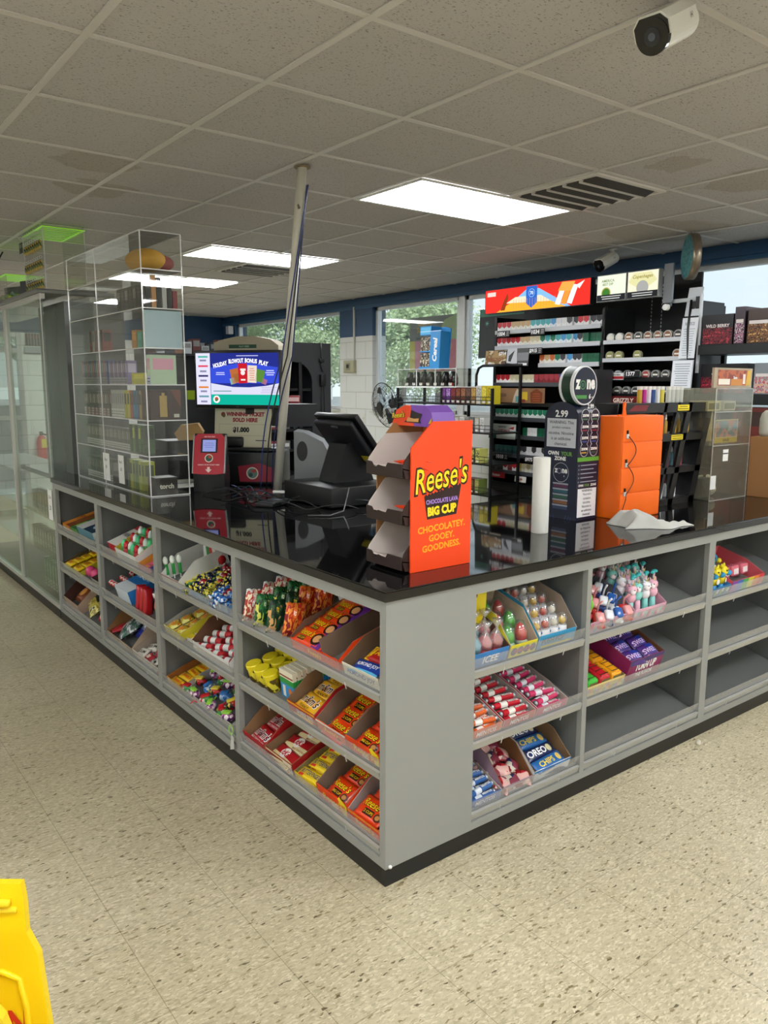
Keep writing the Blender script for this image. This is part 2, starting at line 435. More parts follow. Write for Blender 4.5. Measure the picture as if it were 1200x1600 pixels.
# ---- ceiling light panels
def ceiling_light(i, j, label, group):
    x, y = GX+i*GS, GY+j*GS
    t = thing('ceiling_light', label, 'ceiling light', T(x, y, HC), group)
    f = B(); wd = 2*GS
    fr = mat('#e4e4de', .4)
    for (a, c, p, q) in ((0.012, wd-.012, .012, .035), (.012, wd-.012, GS-.035, GS-.012), (.012, .035, .035, GS-.035), (wd-.035, wd-.012, .035, GS-.035)): f.box(a, c, p, q, -.014, -.007, fr)
    f.build('frame', t)
    B().box(.035, wd-.035, .035, GS-.035, -.0125, -.008, lampmat('#f8fafc', PANEL)).build('diffuser', t)
    d = B()
    for yy in (.16, .45): d.box(.06, wd-.06, yy-.05, yy+.05, -.0135, -.0126, lampmat('#f8fafc', PANEL*1.7))
    d.build('tube_glow', t)
ceiling_light(2, 2, 'large lit white ceiling panel in front of the louvred vent, nearest the red sign', None)
ceiling_light(2, 6, 'lit ceiling panel above the monitor, beside the leaning pole', None)
ceiling_light(2, 9, 'smaller distant lit ceiling panel seen just behind the clear tower', None)
ceiling_light(2, 13, 'farthest lit ceiling panel near the back wall', None)
for (i, j) in ((-7, 10), (-7, 4), (-7, -1), (-3, -3), (-3, -7), (2, -4), (2, -7), (-7, -6), (5, -1)):
    ceiling_light(i, j, 'lit ceiling panel over the shop floor behind the viewer', 'ceiling panels behind the viewer')

def ceiling_vent(i, j, label):
    x, y = GX+i*GS, GY+j*GS
    t = thing('ceiling_vent', label, 'air vent', T(x, y, HC))
    f = B(); g = mat('#d8d4cc', .4); s = GS
    for (a, c, p, q) in ((.012, s-.012, .012, .04), (.012, s-.012, s-.04, s-.012), (.012, .04, .04, s-.04), (s-.04, s-.012, .04, s-.04)): f.box(a, c, p, q, -.018, -.007, g)
    f.build('frame', t)
    B().box(.04, s-.04, .04, s-.04, -.009, -.0075, mat('#3b3833', .9)).build('duct_opening', t)
    for k in range(5):
        yy = .04+(s-.08)*(k+.5)/5
        B().prism([(-.03, 0), (.03, -.02), (.03, -.022), (-.03, -.002)], .04, s-.04, mat('#3f3c38', .5), T(0, yy, -.006) @ face((0, 0, 0), (0, 1, 0), (0, 0, 1))).build('louvre', t)
    for k in range(1, 5):
        yy = .04+(s-.08)*k/5
        B().box(.04, s-.04, yy-.0018, yy+.0018, -.03, -.012, mat('#dcd8d0', .35)).build('louvre_rim', t)
ceiling_vent(3, 1, 'louvred metal ceiling vent beside the large lit panel')
ceiling_vent(3, 7, 'louvred ceiling vent behind the lit panel above the monitor')

# ================================================================ COUNTER
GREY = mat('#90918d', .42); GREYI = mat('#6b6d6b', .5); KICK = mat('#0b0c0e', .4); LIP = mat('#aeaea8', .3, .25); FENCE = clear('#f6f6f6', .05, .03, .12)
SHZ = (.60, .355, .108); TILT = 16; DEP = .36
RUNL = face((0, 0, 0), (0, -1, 0), (1, 0, 0))     # local frame of the run: x right, y into the unit, z up
RUNL = Matrix(((0, 1, 0, 0), (-1, 0, 0, 0), (0, 0, 1, 0), (0, 0, 0, 1)))
RUNR = Matrix.Identity(4)
def cabinet(run, a, c, pa, pc, label, D=.42):
    """unit from a to c along the run (local x), posts pa, pc wide"""
    R = (RUNL if run == 'L' else RUNR) @ T(a, 0, 0); w = c-a
    t = thing('display_cabinet', label, 'display cabinet', R, 'grey open candy cabinets under the black counter')
    f = B()
    f.box(0, pa, 0, .022, .056, .8994, GREY); f.box(w-pc, w, 0, .022, .056, .8994, GREY)
    f.box(pa, w-pc, 0, .022, .862, .8994, GREY)
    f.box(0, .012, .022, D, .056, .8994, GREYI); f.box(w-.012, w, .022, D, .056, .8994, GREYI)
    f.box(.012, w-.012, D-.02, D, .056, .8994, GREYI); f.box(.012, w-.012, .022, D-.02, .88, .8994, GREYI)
    f.box(pa, w-pc, 0, .022, .056, .083, GREY)
    f.build('carcass', t)
    B().box(0, w, 0, .03, 0, .0555, KICK).build('kick_board', t)
    for z in SHZ:
        s = B(); M = T(0, .004, z) @ RX(TILT)
        x0, x1 = .013, w-.013
        if pa > .013: x0 = pa+.001
        if pc > .013: x1 = w-pc-.001
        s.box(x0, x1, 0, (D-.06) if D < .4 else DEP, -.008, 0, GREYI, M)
        s.box(x0, x1, -.004, .006, -.022, .004, LIP, M)
        s.box(x0, x1, .006, .012, -.014, -.008, mat('#dededa', .3), M)
        sh = s.build('shelf', t)
        c_ = B(); c_.box(x0, x1, .0075, .0095, .0, .046, FENCE, M); c_.build('clear_fence', sh)
        for fx in (.25, .8):
            k_ = B(); k_.box(x0+(x1-x0)*fx-.006, x0+(x1-x0)*fx+.006, .02, .04, -.03, -.008, BK, M); k_.box(x0+(x1-x0)*fx-.0015, x0+(x1-x0)*fx+.0015, -.006, -.004, -.035, -.01, ALU, M)
            k_.build('bracket', sh)
    return t
def SH(run, a, k):
    """matrix of a tilted shelf top whose x starts at the bay's own left inner edge"""
    return (RUNL if run == 'L' else RUNR) @ T(a, .016, SHZ[k]) @ RX(TILT)
cabinet('L', -3.46, -2.615, .05, .024, 'grey open cabinet of candy farthest down the left run, against the glass showcase')
cabinet('L', -2.615, -1.768, .026, .024, 'grey open cabinet of candy below the near edge of the clear tower')
cabinet('L', -1.768, -.9625, .024, .018, 'grey open cabinet with mixed lollies and toys, second from the corner')
cabinet('L', -.9625, -.0205, .018, .0085, 'grey open cabinet of chocolate bars, nearest the corner on the left run', .334)
t = thing('corner_cabinet', 'plain grey panelled corner unit of the counter, no shelves', 'cabinet', T(0, 0, 0))
f = B(); f.box(0, .338, 0, .02, .056, .8994, GREY); f.build('front_panel', t)
B().box(0, .338, 0, .02, 0, .0555, KICK).build('kick_board', t)
B().ball(.006, mat('#e8e8e4', .3), T(.006+.01, -.004, .063)).build('bumper', t)
cabinet('R', .338, .926, .022, .0115, 'grey open cabinet of ring pops and rolled sweets, beside the corner panel')
cabinet('R', .926, 1.744, .0135, .026, 'grey open cabinet with unicorn toys, toy buses and an empty bottom shelf')
cabinet('R', 1.744, 2.56, .022, .022, 'grey open cabinet with yellow squeeze toys and two empty shelves')
cabinet('R', 2.56, 3.4, .022, .022, 'grey open cabinet beyond the yellow toys, mostly out of view')
# stone top
def stone_material():
    m, n, l, b = nodes_mat('black_granite')
    tc = n.new('ShaderNodeTexCoord'); t = n.new('ShaderNodeTexVoronoi'); t.inputs['Scale'].default_value = 420
    l.new(tc.outputs['Object'], t.inputs['Vector'])
    r = n.new('ShaderNodeValToRGB'); e = r.color_ramp.elements; e[0].position = 0; e[0].color = (*srgb('#3a3833'), 1); e[1].position = .16; e[1].color = (*srgb('#0d0d0e'), 1)
    l.new(t.outputs['Distance'], r.inputs[0]); l.new(r.outputs[0], b.inputs['Base Color'])
    b.inputs['Roughness'].default_value = .035; b.inputs['Specular IOR Level'].default_value = .5
    nz = n.new('ShaderNodeTexNoise'); nz.inputs['Scale'].default_value = 3; l.new(tc.outputs['Object'], nz.inputs['Vector'])
    rr = n.new('ShaderNodeValToRGB'); q = rr.color_ramp.elements; q[0].color = (.02,)*3+(1,); q[1].color = (.05,)*3+(1,); l.new(nz.outputs[0], rr.inputs[0]); l.new(rr.outputs[0], b.inputs['Roughness'])
    return m
STONE = stone_material(); ZT = .93
bm = bmesh.new()
pl = [(.035, 4.43), (.035, 3.465), (-.01, 3.465), (-.01, -.01), (3.42, -.01), (3.42, 1.07), (1.05, 1.07), (1.05, 4.43)]
vs = [bm.verts.new((x, y, .9)) for x, y in pl]; fc = bm.faces.new(vs)
r = bmesh.ops.extrude_face_region(bm, geom=[fc]); [v.co.__setattr__('z', ZT) for v in r['geom'] if isinstance(v, bmesh.types.BMVert)]
bmesh.ops.recalc_face_normals(bm, faces=bm.faces[:])
bmesh.ops.bevel(bm, geom=[e for e in bm.edges if abs(e.verts[0].co.z-ZT) < 1e-4 and abs(e.verts[1].co.z-ZT) < 1e-4], offset=.004, segments=3, affect='EDGES')
me = bpy.data.meshes.new('countertop'); bm.to_mesh(me); bm.free(); me.materials.append(STONE)
o = bpy.data.objects.new('countertop', me); C.objects.link(o)
tag(o, 'polished black granite countertop running round the corner over the grey cabinets', 'countertop')
# clerk side panels that carry the stone
t = thing('counter_back_panel', 'plain panels carrying the inner edge of the black countertop', 'counter panel')
B().box(1.0, 1.03, 1.05, 4.4, 0, .8994, GREYI).build('side_panel', t); B().box(1.03, 3.4, 1.02, 1.05, 0, .8994, GREYI).build('side_panel', t)
# ================================================================ PRODUCT SHAPES
def pillow(b, L, W, H, m, M=None, crimp=True, prints=(), nx=12, ny=8, stand=False):
    """sealed wrapper lying in x, y; flat crimped ends in x"""
    def env(x, y):
        a = min(1, abs(2*x/L)); c = min(1, abs(2*y/W))
        if crimp: a = min(1, a/.87)
        return (max(0, 1-a**3.5)*max(0, 1-c**4))**.55
    top = lambda x, y: H/2+.0008+(H/2)*env(x, y)
    vs = []; fs = []
    for s_ in (1, -1):
        for j in range(ny+1):
            for i in range(nx+1):
                x = -L/2+L*i/nx; y = -W/2+W*j/ny
                xx = x+(.0018*(-1)**j if crimp and i in (0, nx) else 0)
                vs.append((xx, y, H/2+s_*(.0006+(H/2)*env(x, y))))
    q = (nx+1)*(ny+1)
    for j in range(ny):
        for i in range(nx):
            a = j*(nx+1)+i
            fs.append((a, a+1, a+nx+2, a+nx+1)); fs.append((q+a, q+a+nx+1, q+a+nx+2, q+a+1))
    rim = [i for i in range(nx+1)]+[(nx+1)*j+nx for j in range(1, ny+1)]+[(nx+1)*ny+i for i in range(nx-1, -1, -1)]+[(nx+1)*j for j in range(ny-1, 0, -1)]
    for i in range(len(rim)):
        a, c = rim[i], rim[(i+1) % len(rim)]; fs.append((a, q+a, q+c, c))
    b.add(vs, fs, m, M, True)
    doprints(b, prints, M, lambda x, y: top(x, y), L, W)
    return b
def doprints(b, prints, M, warp=None, L=1, W=1):
    """prints in fractions of the face size"""
    wz = warp or (lambda x, y: 0)
    for k, p in enumerate(prints):
        e = .0005+.00035*k
        if p[0] == 't':
            _, s, x, y, h, col = p[:6]; bold = (p[6]*.6 if len(p) > 6 else .01); sh = p[7] if len(p) > 7 else 0; wmax = p[8] if len(p) > 8 else .85
            b.text(s, x*L, y*W, h*W, mat(col, .4), M, e, wmax*L, bold, sh, warp=warp)
        elif p[0] == 'r':
            _, x0, x1, y0, y1, col = p; n = 6; m = 3; vs = []; fs = []
            for j in range(m+1):
                for i in range(n+1):
                    x = (x0+(x1-x0)*i/n)*L; y = (y0+(y1-y0)*j/m)*W; vs.append((x, y, wz(x, y)+e))
            for j in range(m):
                for i in range(n):
                    a = j*(n+1)+i; fs.append((a, a+1, a+n+2, a+n+1))
            b.add(vs, fs, mat(col, .35), M)
        elif p[0] == 'd':
            _, x, y, r, col = p
            vs = [(x*L, y*W, wz(x*L, y*W)+e)]+[(x*L+r*W*math.cos(a*PI/7), y*W+r*W*math.sin(a*PI/7), wz(x*L+r*W*math.cos(a*PI/7), y*W+r*W*math.sin(a*PI/7))+e) for a in range(14)]
            b.add(vs, [(0, i+1, (i+1) % 14+1) for i in range(14)], mat(col, .35), M)

_P = {}
def put(key, fn, M, name, label, cat, group=None):
    """one thing of a kind; repeats share its mesh"""
    if key in _P:
        o = _P[key].copy(); C.objects.link(o)
        o.matrix_world = M; o.name = name
    else:
        o = fn().build(name, None, M); _P[key] = o
    return tag(o, label, cat, group)

def tray(M, w, d, hf, hb, outer, label, inner='#6d5240', txt=None, tcol='#ffffff', edge=None, group=None, h2=None, extra=None, name='candy_tray', cut=.32, cat='carton'):
    """open display carton: low printed front, sides rising to the back"""
    b = B(); t = .003; o_ = mat(outer, .45) if isinstance(outer, str) else outer; i_ = mat(inner, .7)
    h2 = h2 or hb
    prof = [(0, 0), (d, 0), (d, hb), (cut*d+.02, h2), (0, hf)]
    for x in (0, w-t):
        pa = [(p[0], p[1]) for p in prof]
        P = face((x, 0, 0), (0, 1, 0), (0, 0, 1))
        out0 = x == 0
        b.prism(pa, 0, t, i_, P)
        b.poly([(p[0], p[1]) for p in prof], o_, face((w+.0002 if not out0 else -.0002, 0, 0), (0, 1, 0), (0, 0, 1)) if not out0 else face((-.0002, 0, 0), (0, -1, 0), (0, 0, 1)) @ SX(-1), 0)
    b.box(t, w-t, 0, t, 0, hf, o_); b.box(t, w-t, d-t, d, 0, hb, i_); b.box(t, w-t, t, d-t, 0, .002, i_)
    b.rect(t, w-t, .002, hf-.001, i_, face((w, t+.0003, 0), (-1, 0, 0), (0, 0, 1)), 0)
    F = front(0, -.0002, 0)
    if edge: b.rect(0, w, hf*.82, hf, mat(edge, .4), F)
    if txt: b.text(txt, w/2, hf*.48, hf*.5, mat(tcol, .4), F, .0008, w*.86, .02, .15)
    if extra: extra(b, w, hf, F)
    o = b.build(name, None, M)
    return tag(o, label, cat, group)

def jit(a): return random.uniform(-a, a)
def pile(M, w, d, nx, ny, nz, key, fn, name, label, cat, group, dz=.02, tilt=8, z0=.004, x0=0, y0=.0, jx=.004, jr=5, alt=None, rz=0, lean=0.0):
    """rows of wrappers in a carton, the back rows lying a little on the ones before them"""
    for k in range(nz):
        for j in range(ny):
            for i in range(nx):
                kk = key; ff = fn; ll = label; nn = name
                if alt:
                    q = alt[(i+j*nx+k) % len(alt)]; kk, ff, ll = q[0], q[1], q[2]
                x = x0+w*(i+.5)/nx+jit(jx); y = y0+d*(j+.5)/ny+jit(jx)
                put(kk, ff, M @ T(x, y, z0+k*dz+j*lean) @ RZ(rz+jit(jr)) @ RX(tilt+jit(2)), nn, ll, cat, group)

def bag(L, W, H, col, prints, m=None):
    return lambda: pillow(B(), L, W, H, m or foil(col), None, True, prints)
REE = lambda sub='2 PEANUT BUTTER CUPS', s=.33: [('t', "Reese's", -.02, .16, s*1.18, '#2a1206', .05, .28, .82), ('t', "Reese's", -.02, .16, s, '#ffe21a', .006, .28, .78),
    ('r', -.2, .18, -.34, -.08, '#3a160a'), ('t', sub, -.01, -.21, .12, '#ffd91a', .02, 0, .36), ('d', .34, -.22, .17, '#5a2c14'), ('d', .34, -.22, .1, '#c98d4e')]
P_ORANGE = bag(.125, .082, .018, '#ee4312', REE('2 CUPS'))
P_BIGCUP = bag(.115, .08, .024, '#e83c10', REE('BIG CUP'))
P_LAVA = bag(.115, .078, .022, '#ef4610', [('t', "Reese's", -.1, .2, .42, '#2a1206', .05, .28, .68), ('t', "Reese's", -.1, .2, .36, '#ffe21a', .006, .28, .64), ('r', .18, .5, -.45, .45, '#6a2c92'), ('d', .22, -.05, .24, '#2b120a'), ('d', .22, -.05, .14, '#d9a064'), ('r', -.4, -.05, -.36, -.12, '#2b120a'), ('t', 'BIG CUP', -.22, -.24, .14, '#ffd91a', .02)])
P_MMY = bag(.13, .085, .022, '#f2b51c', [('t', "m&m's", 0, .08, .5, '#ffffff', .09, .1, .78), ('t', "m&m's", 0, .08, .44, '#4a2412', .03, .1, .74), ('t', 'PEANUT', 0, -.3, .13, '#4a2412', .02)])
P_MMR = bag(.13, .085, .02, '#b8121f', [('t', "m&m's", 0, .08, .5, '#ffffff', .09, .1, .78), ('t', "m&m's", 0, .08, .42, '#4a1812', .03, .1, .72), ('t', 'MILK CHOCOLATE', 0, -.3, .1, '#ffffff', .02)])
P_KIT = bag(.15, .07, .018, '#b51a22', [('r', -.5, .5, -.5, -.1, '#ead9a2'), ('d', -.02, .08, .34, '#f6f2ea'), ('t', 'KitKat', -.02, .08, .36, '#c1121f', .05, .2, .5), ('t', 'MILK CHOCOLATE', .2, -.34, .1, '#8a1a1a')])
P_YEL = bag(.13, .045, .017, '#f3d21a', [('t', 'BUTTERFINGER', 0, .05, .42, '#1f2f7a', .03, .1, .8), ('r', -.42, -.2, -.42, -.2, '#d2301a')])
P_ALM = bag(.12, .055, .02, '#eef0ec', [('t', 'ALMOND JOY', 0, .1, .34, '#2a5fb0', .04, .1, .8), ('r', -.5, .5, -.5, -.3, '#6a4a2a')])
P_BLU = bag(.12, .055, .02, '#1f3f9a', [('t', 'ALMOND JOY', 0, .05, .34, '#ffffff', .03, .1, .8), ('r', -.5, .5, -.5, -.3, '#5db7e0')])
P_TAKE = bag(.12, .06, .02, '#b5201f', [('t', 'TAKE 5', 0, .1, .4, '#ffd91a', .04, .1, .7), ('r', -.5, -.3, -.5, .5, '#f2c71a')])
P_PAY = bag(.12, .05, .02, '#e9c51a', [('t', 'PAYDAY', 0, 0, .4, '#b51a22', .04, .1, .7)])
def tag_yellow(b, w, hf, F):
    b.poly([(w*.74, hf*1.05), (w*.82, hf*1.25), (w*1.0, hf*.85), (w*.93, hf*.05), (w*.82, hf*.05)], mat('#f5dc14', .4), F, .001)
    b.rect(w*.82, w*.93, hf*.45, hf*.75, mat('#f0912a', .4), F, .0014)
    b.rect(w*.44, w*.64, hf*.06, hf*.42, mat('#e9c9a0', .4), F, .001)

A = lambda k: SH('L', -.945, k)
# ---- top shelf, nearest left-run cabinet
def pouch(cols, w=.085, h=.125, d=.03, word=None, wc='#ffffff'):
    def f():
        b = B(); M = RX(80)
        pillow(b, h, w, d, patt(cols, 42, .3, (1, 1, .5), 'noise'), T(0, 0, h/2) @ RY(-90) @ RZ(180) @ T(0, 0, -d/2), True)
        b.rect(-w*.42, w*.42, h*.60, h*.86, mat(cols[0], .35), front(0, -d*.56, 0)); 
        if word: b.text(word, 0, h*.73, h*.13, mat(wc, .4), front(0, -d*.56, 0), .001, w*.78, .03, .15)
        b.disc(0, h*.33, w*.27, mat(cols[-1], .35), front(0, -d*.56, 0), .0006)
        return b
    return f
pch = [('pouch_white', pouch(['#e9e9e4', '#c3342a', '#f4e6c8', '#b04030'], word='TRAIL MIX', wc='#c3342a'), 'white and red snack pouch standing behind the clear fence, top left of the chocolate cabinet'),
       ('pouch_green', pouch(['#1d5a32', '#2f7a3c', '#123d22', '#dcdc62'], word='PISTACHIO', wc='#f2f2d0'), 'dark green nut pouch standing in the top row, by the clear fence'),
       ('pouch_peanut', pouch(['#1f3f2a', '#10261a', '#2a5534', '#dba66a'], word='PEANUTS', wc='#f2d21a'), 'dark green pouch with a tan peanut shape, beside the orange pouch'),
       ('pouch_orange', pouch(['#e8742a', '#c22a1c', '#f09a3a', '#8a1a24'], word='GUSHERS', wc='#ffffff'), 'orange and red fruit snack pouch standing before the orange carton')]
for i, (q, u, v) in enumerate(((0, .045, .03), (1, .135, .03), (2, .225, .03), (3, .315, .045))):
    put(pch[q][0], pch[q][1], A(0) @ T(u, v, .004) @ RX(-26+jit(2)) @ RZ(jit(6)), 'snack_pouch', pch[q][2], 'snack pouch', None)
for i, (q, u, v) in enumerate(((0, .05, .10), (0, .06, .155), (1, .14, .10), (1, .15, .155), (2, .23, .10), (3, .24, .155), (0, .09, .21), (1, .18, .21), (3, .27, .21))):
    put(pch[q][0], pch[q][1], A(0) @ T(u, v, .004) @ RX(-26+jit(2)) @ RZ(jit(6)), 'snack_pouch', 'snack pouch in the rows behind the front pouches, top shelf of the chocolate cabinet', 'snack pouch', 'snack pouches behind the front row')
# orange carton of large packs
tray(A(0) @ T(.38, .008, .001), .30, .26, .042, .075, '#ec4a14', 'orange carton on the top shelf holding large orange peanut cup packs, one side empty', txt="Reese's", tcol='#ffe21a', cut=.2)

o = B().box(0, .003, .004, .255, 0, .085, mat('#7a6250', .7)).build('carton_divider', None, A(0) @ T(.58, .008, .004)); tag(o, 'brown card divider standing in the orange carton on the top shelf', 'card divider')
P_LAVB = bag(.185, .078, .026, '#ef4610', [('t', "Reese's", -.18, .12, .42, '#2a1206', .04, .28, .5), ('t', "Reese's", -.18, .12, .37, '#ffe21a', .006, .28, .48), ('r', .2, .5, -.45, .45, '#6a2c92'), ('d', .22, -.02, .34, '#2b120a'), ('d', .22, -.02, .22, '#d9a064'), ('r', -.3, -.08, -.36, -.14, '#2b120a'), ('t', 'BIG CUP', -.19, -.25, .13, '#ffd91a', .02, 0, .2)])
for j in range(4):
    for k in range(2):
        put('lavb', P_LAVB, A(0) @ T(.482+jit(.003), .045+j*.058, .006+k*.028+j*.008) @ RZ(jit(3)) @ RX(14), 'candy_pack', 'orange and purple peanut cup pack stacked in the large orange carton', 'candy bag', 'orange and purple packs in the large orange carton')
o = B().box(0, .11, 0, .004, 0, .13, mat('#ecebe6', .6)).build('display_card', None, A(0) @ T(.33, .27, .0) @ RY(-12)); tag(o, 'white card standing behind the pouches on the top shelf', 'display card')
tray(A(0) @ T(.70, .008, .001), .195, .26, .045, .085, '#e9e4d2', 'cream carton on the top shelf of white, blue and red bars, beside the corner post', inner='#7a6048', txt='ALMOND JOY', tcol='#2a62b4')
al = [('alm', P_ALM, 'white coconut bar with blue lettering in the cream carton'), ('blu', P_BLU, 'dark blue coconut bar in the cream carton'), ('tk', P_TAKE, 'red bar with yellow lettering in the cream carton')]
pile(A(0) @ T(.70, .008, .001), .19, .25, 1, 4, 2, 'alm', P_ALM, 'candy_bar', '', 'candy bar', 'bars in the cream carton on the top shelf', dz=.022, tilt=12, lean=.004, alt=al, jr=10)
# ---- middle shelf
for j in range(3):
    for i in range(3):
        M = A(1) @ T(.045+i*.066+(j % 2)*.015, .05+j*.068, .002)
        if not i+j:
            can0 = thing('gum_canister', '', 'canister', M, 'yellow lidded canisters on the middle shelf')
            B().lathe([(.026, 0), (.029, .006), (.029, .052), (.027, .058)], patt(['#d9c41c', '#5a4a12', '#e8d63a', '#8a6a1a'], 60, .35), None, 22).build('jar', can0)
            B().lathe([(.031, .058), (.0315, .061), (.0315, .074), (.029, .077), (0, .0775)], mat('#e8d420', .35), None, 26, False).build('lid', can0)
            c = can0
        else: c = dup(can0, M)
        c['label'] = 'round canister with a bright yellow lid, beside the striped gum packs'
for k in range(10):
    def stick():
        b = B(); b.box(-.045, .045, 0, .0135, 0, .045, mat('#2b8fd0', .35)); b.box(-.0455, .0455, -.0003, .0138, .045, .062, mat('#2f9a44', .35)); b.box(-.0455, .0455, -.0005, .014, .062, .086, mat('#efe6cf', .4))
        b.rect(-.045, .045, .066, .071, mat('#8a4a2a', .5), front(0, -.0005, 0)); b.rect(-.03, -.012, .006, .04, mat('#f3efe2', .4), front(0, -.0004, 0)); b.disc(.02, .025, .012, mat('#e07a30', .4), front(0, -.0004, 0))
        return b
    put('gumstick', stick, A(1) @ T(.285+k*.005, .045+k*.019, .002) @ RX(-10) @ SX(1.05, 1.1, 1.3), 'candy_pack', 'slim blue and green sweet pack with a cream top, beside the yellow lids', 'candy pack', 'blue and green packs standing in a row')
def share(b, w, hf, F):
    b.text('SHARE SIZE', w*.62, hf*.5, hf*.42, W_, F, .0012, w*.6, .03, .1)
tray(A(1) @ T(.355, .008, .001), .18, .27, .05, .095, '#c6202a', 'red and yellow carton of yellow chocolate sweet bags, middle shelf', inner='#8a6a4c', edge='#f2b51c', extra=share)
pile(A(1) @ T(.36, .012, .001), .17, .23, 1, 3, 2, 'mmy', P_MMY, 'candy_bag', 'yellow chocolate sweet bag with brown lettering in the red and yellow carton', 'candy bag', 'yellow bags in the red carton', dz=.022, tilt=10, lean=.006)
tray(A(1) @ T(.54, .008, .001), .175, .27, .042, .085, '#ee5a1c', 'orange carton with a white rim of cup packs on the middle shelf', inner='#86705c', txt="Reese's", tcol='#ffe21a', edge='#f3efe6')
pile(A(1) @ T(.545, .012, .001), .165, .24, 1, 4, 1, 'or', P_ORANGE, 'candy_bag', 'orange cup pack in the orange carton with the white rim', 'candy bag', 'orange packs in the white rimmed carton', tilt=14, lean=.012, dz=.02)
tray(A(1) @ T(.72, .008, .001), .178, .27, .052, .085, '#ec4812', 'orange big cup carton with a yellow tag on the middle shelf', inner='#86705c', txt="Reese's", tcol='#ffe21a', extra=tag_yellow)
pile(A(1) @ T(.725, .012, .001), .168, .24, 1, 3, 2, 'bc', P_BIGCUP, 'candy_bag', 'orange big cup pack in the yellow tagged carton on the middle shelf', 'candy bag', 'big cup packs on the middle shelf', tilt=12, lean=.006, dz=.022)
# ---- bottom shelf
tray(A(2) @ T(.005, .008, .001), .178, .27, .05, .10, '#b81a22', 'red carton of red chocolate sweet bags, bottom shelf at the far post', inner='#9a7450')
pile(A(2) @ T(.01, .012, .001), .168, .24, 1, 3, 2, 'mmr', P_MMR, 'candy_bag', 'red chocolate sweet bag with white lettering in the red carton', 'candy bag', 'red bags in the red carton', tilt=12, lean=.006, dz=.02)
def newtag(b, w, hf, F): b.rect(w*.66, w*.97, hf*.1, hf*1.0, mat('#f2ead2', .4), F, .001); b.text('NEW', w*.81, hf*.5, hf*.34, mat('#6a1418', .4), F, .0014, w*.26, .03)
tray(A(2) @ T(.19, .008, .001), .19, .27, .055, .07, '#a3161f', 'dark red carton marked NEW of wafer bars, bottom shelf', inner='#8a6a4c', edge='#e8d6a4', extra=newtag)
pile(A(2) @ T(.195, .012, .001), .18, .24, 1, 4, 2, 'kit', P_KIT, 'candy_bar', 'cream and red wafer bar in the carton marked NEW', 'candy bar', 'wafer bars in the carton marked NEW', tilt=10, lean=.004, dz=.02)
tray(A(2) @ T(.388, .008, .001), .15, .27, .035, .05, '#ecca18', 'low yellow carton of yellow candy bars, middle of the bottom shelf', inner='#8a7a4c')
pile(A(2) @ T(.39, .012, .001), .145, .25, 1, 5, 2, 'yel', P_YEL, 'candy_bar', 'yellow crunchy bar with dark lettering in the low yellow carton', 'candy bar', 'yellow bars in the low yellow carton', tilt=6, lean=.003, dz=.018, rz=8)
tray(A(2) @ T(.545, .008, .001), .182, .27, .06, .1, '#ec4812', 'orange big cup carton with a yellow tag on the bottom shelf', inner='#86705c', txt="Reese's", tcol='#ffe21a', extra=tag_yellow)
pile(A(2) @ T(.55, .012, .001), .172, .24, 1, 3, 2, 'bc', P_BIGCUP, 'candy_bag', 'orange big cup pack in the yellow tagged carton on the bottom shelf', 'candy bag', 'big cup packs on the bottom shelf', tilt=14, lean=.008, dz=.026)
tray(A(2) @ T(.732, .008, .001), .168, .27, .05, .1, '#e8401a', 'orange carton of cup packs at the bottom corner of the left run', inner='#a89a94', txt="Reese's", tcol='#ffe21a', edge='#f09a2a')
pile(A(2) @ T(.735, .012, .001), .16, .24, 1, 3, 3, 'or', P_ORANGE, 'candy_bag', 'orange cup pack in the carton at the bottom corner', 'candy bag', 'orange packs in the bottom corner carton', tilt=12, lean=.006, dz=.02)

# ================================================================ second left cabinet
Bb = lambda k: SH('L', -1.745, k)
tray(Bb(0) @ T(.01, .008, .001), .2, .26, .04, .10, '#e8e6e0', 'white carton with tall white side wings at the left of the second cabinet', inner='#d8d6d0', edge='#b8202a')
o = B().poly([(0, 0), (.16, 0), (.12, .19), (.04, .21)], W_, front(0, 0, 0), 0).poly([(0, 0), (.16, 0), (.12, .19), (.04, .21)], W_, face((0, .002, 0), (1, 0, 0), (0, 0, 1)), -.0015).rect(.05, .10, .06, .14, mat('#2a8a44', .4), front(0, -.0008, 0)).poly([(.09, .04), (.12, .06), (.11, .16), (.08, .14)], RED, front(0, -.0012, 0)).build('header_card', None, Bb(0) @ T(.06, .2, .003) @ RX(-10))
tag(o, 'white header card with green and red patches behind the lollies', 'display card')
for k in range(3):
    def lolly():
        b = B(); b.cyl(.003, 0, .08, W_, None, 8); b.ball(.013, mat('#e9efe6', .2), T(0, 0, .088), 10, 7, 1.6); b.box(-.011, .011, -.004, .004, .02, .07, mat('#2a9a44', .3)); return b
    put('lolly_gw', lolly, Bb(0) @ T(.025+.022*k, .03+.022*k, .004) @ RX(-14) @ RY(-18+6*k), 'lollipop', 'white and green lollipop standing at the left post of the second cabinet', 'lollipop', 'white and green lollipops by the post')
for k in range(6):
    def gp():
        b = B(); b.box(-.05, .05, 0, .019, 0, .018, mat('#2d8a3a', .3)); b.box(-.03, .03, -.0004, .0194, -.0001, .0184, mat('#f0dc28', .3)); return b
    put('gum_yg', gp, Bb(0) @ T(.20, .04+k*.03, .01) @ RZ(8), 'gum_pack', 'yellow and green gum stick pack in the row on the top shelf, second cabinet', 'gum pack', 'yellow and green gum packs in a row')
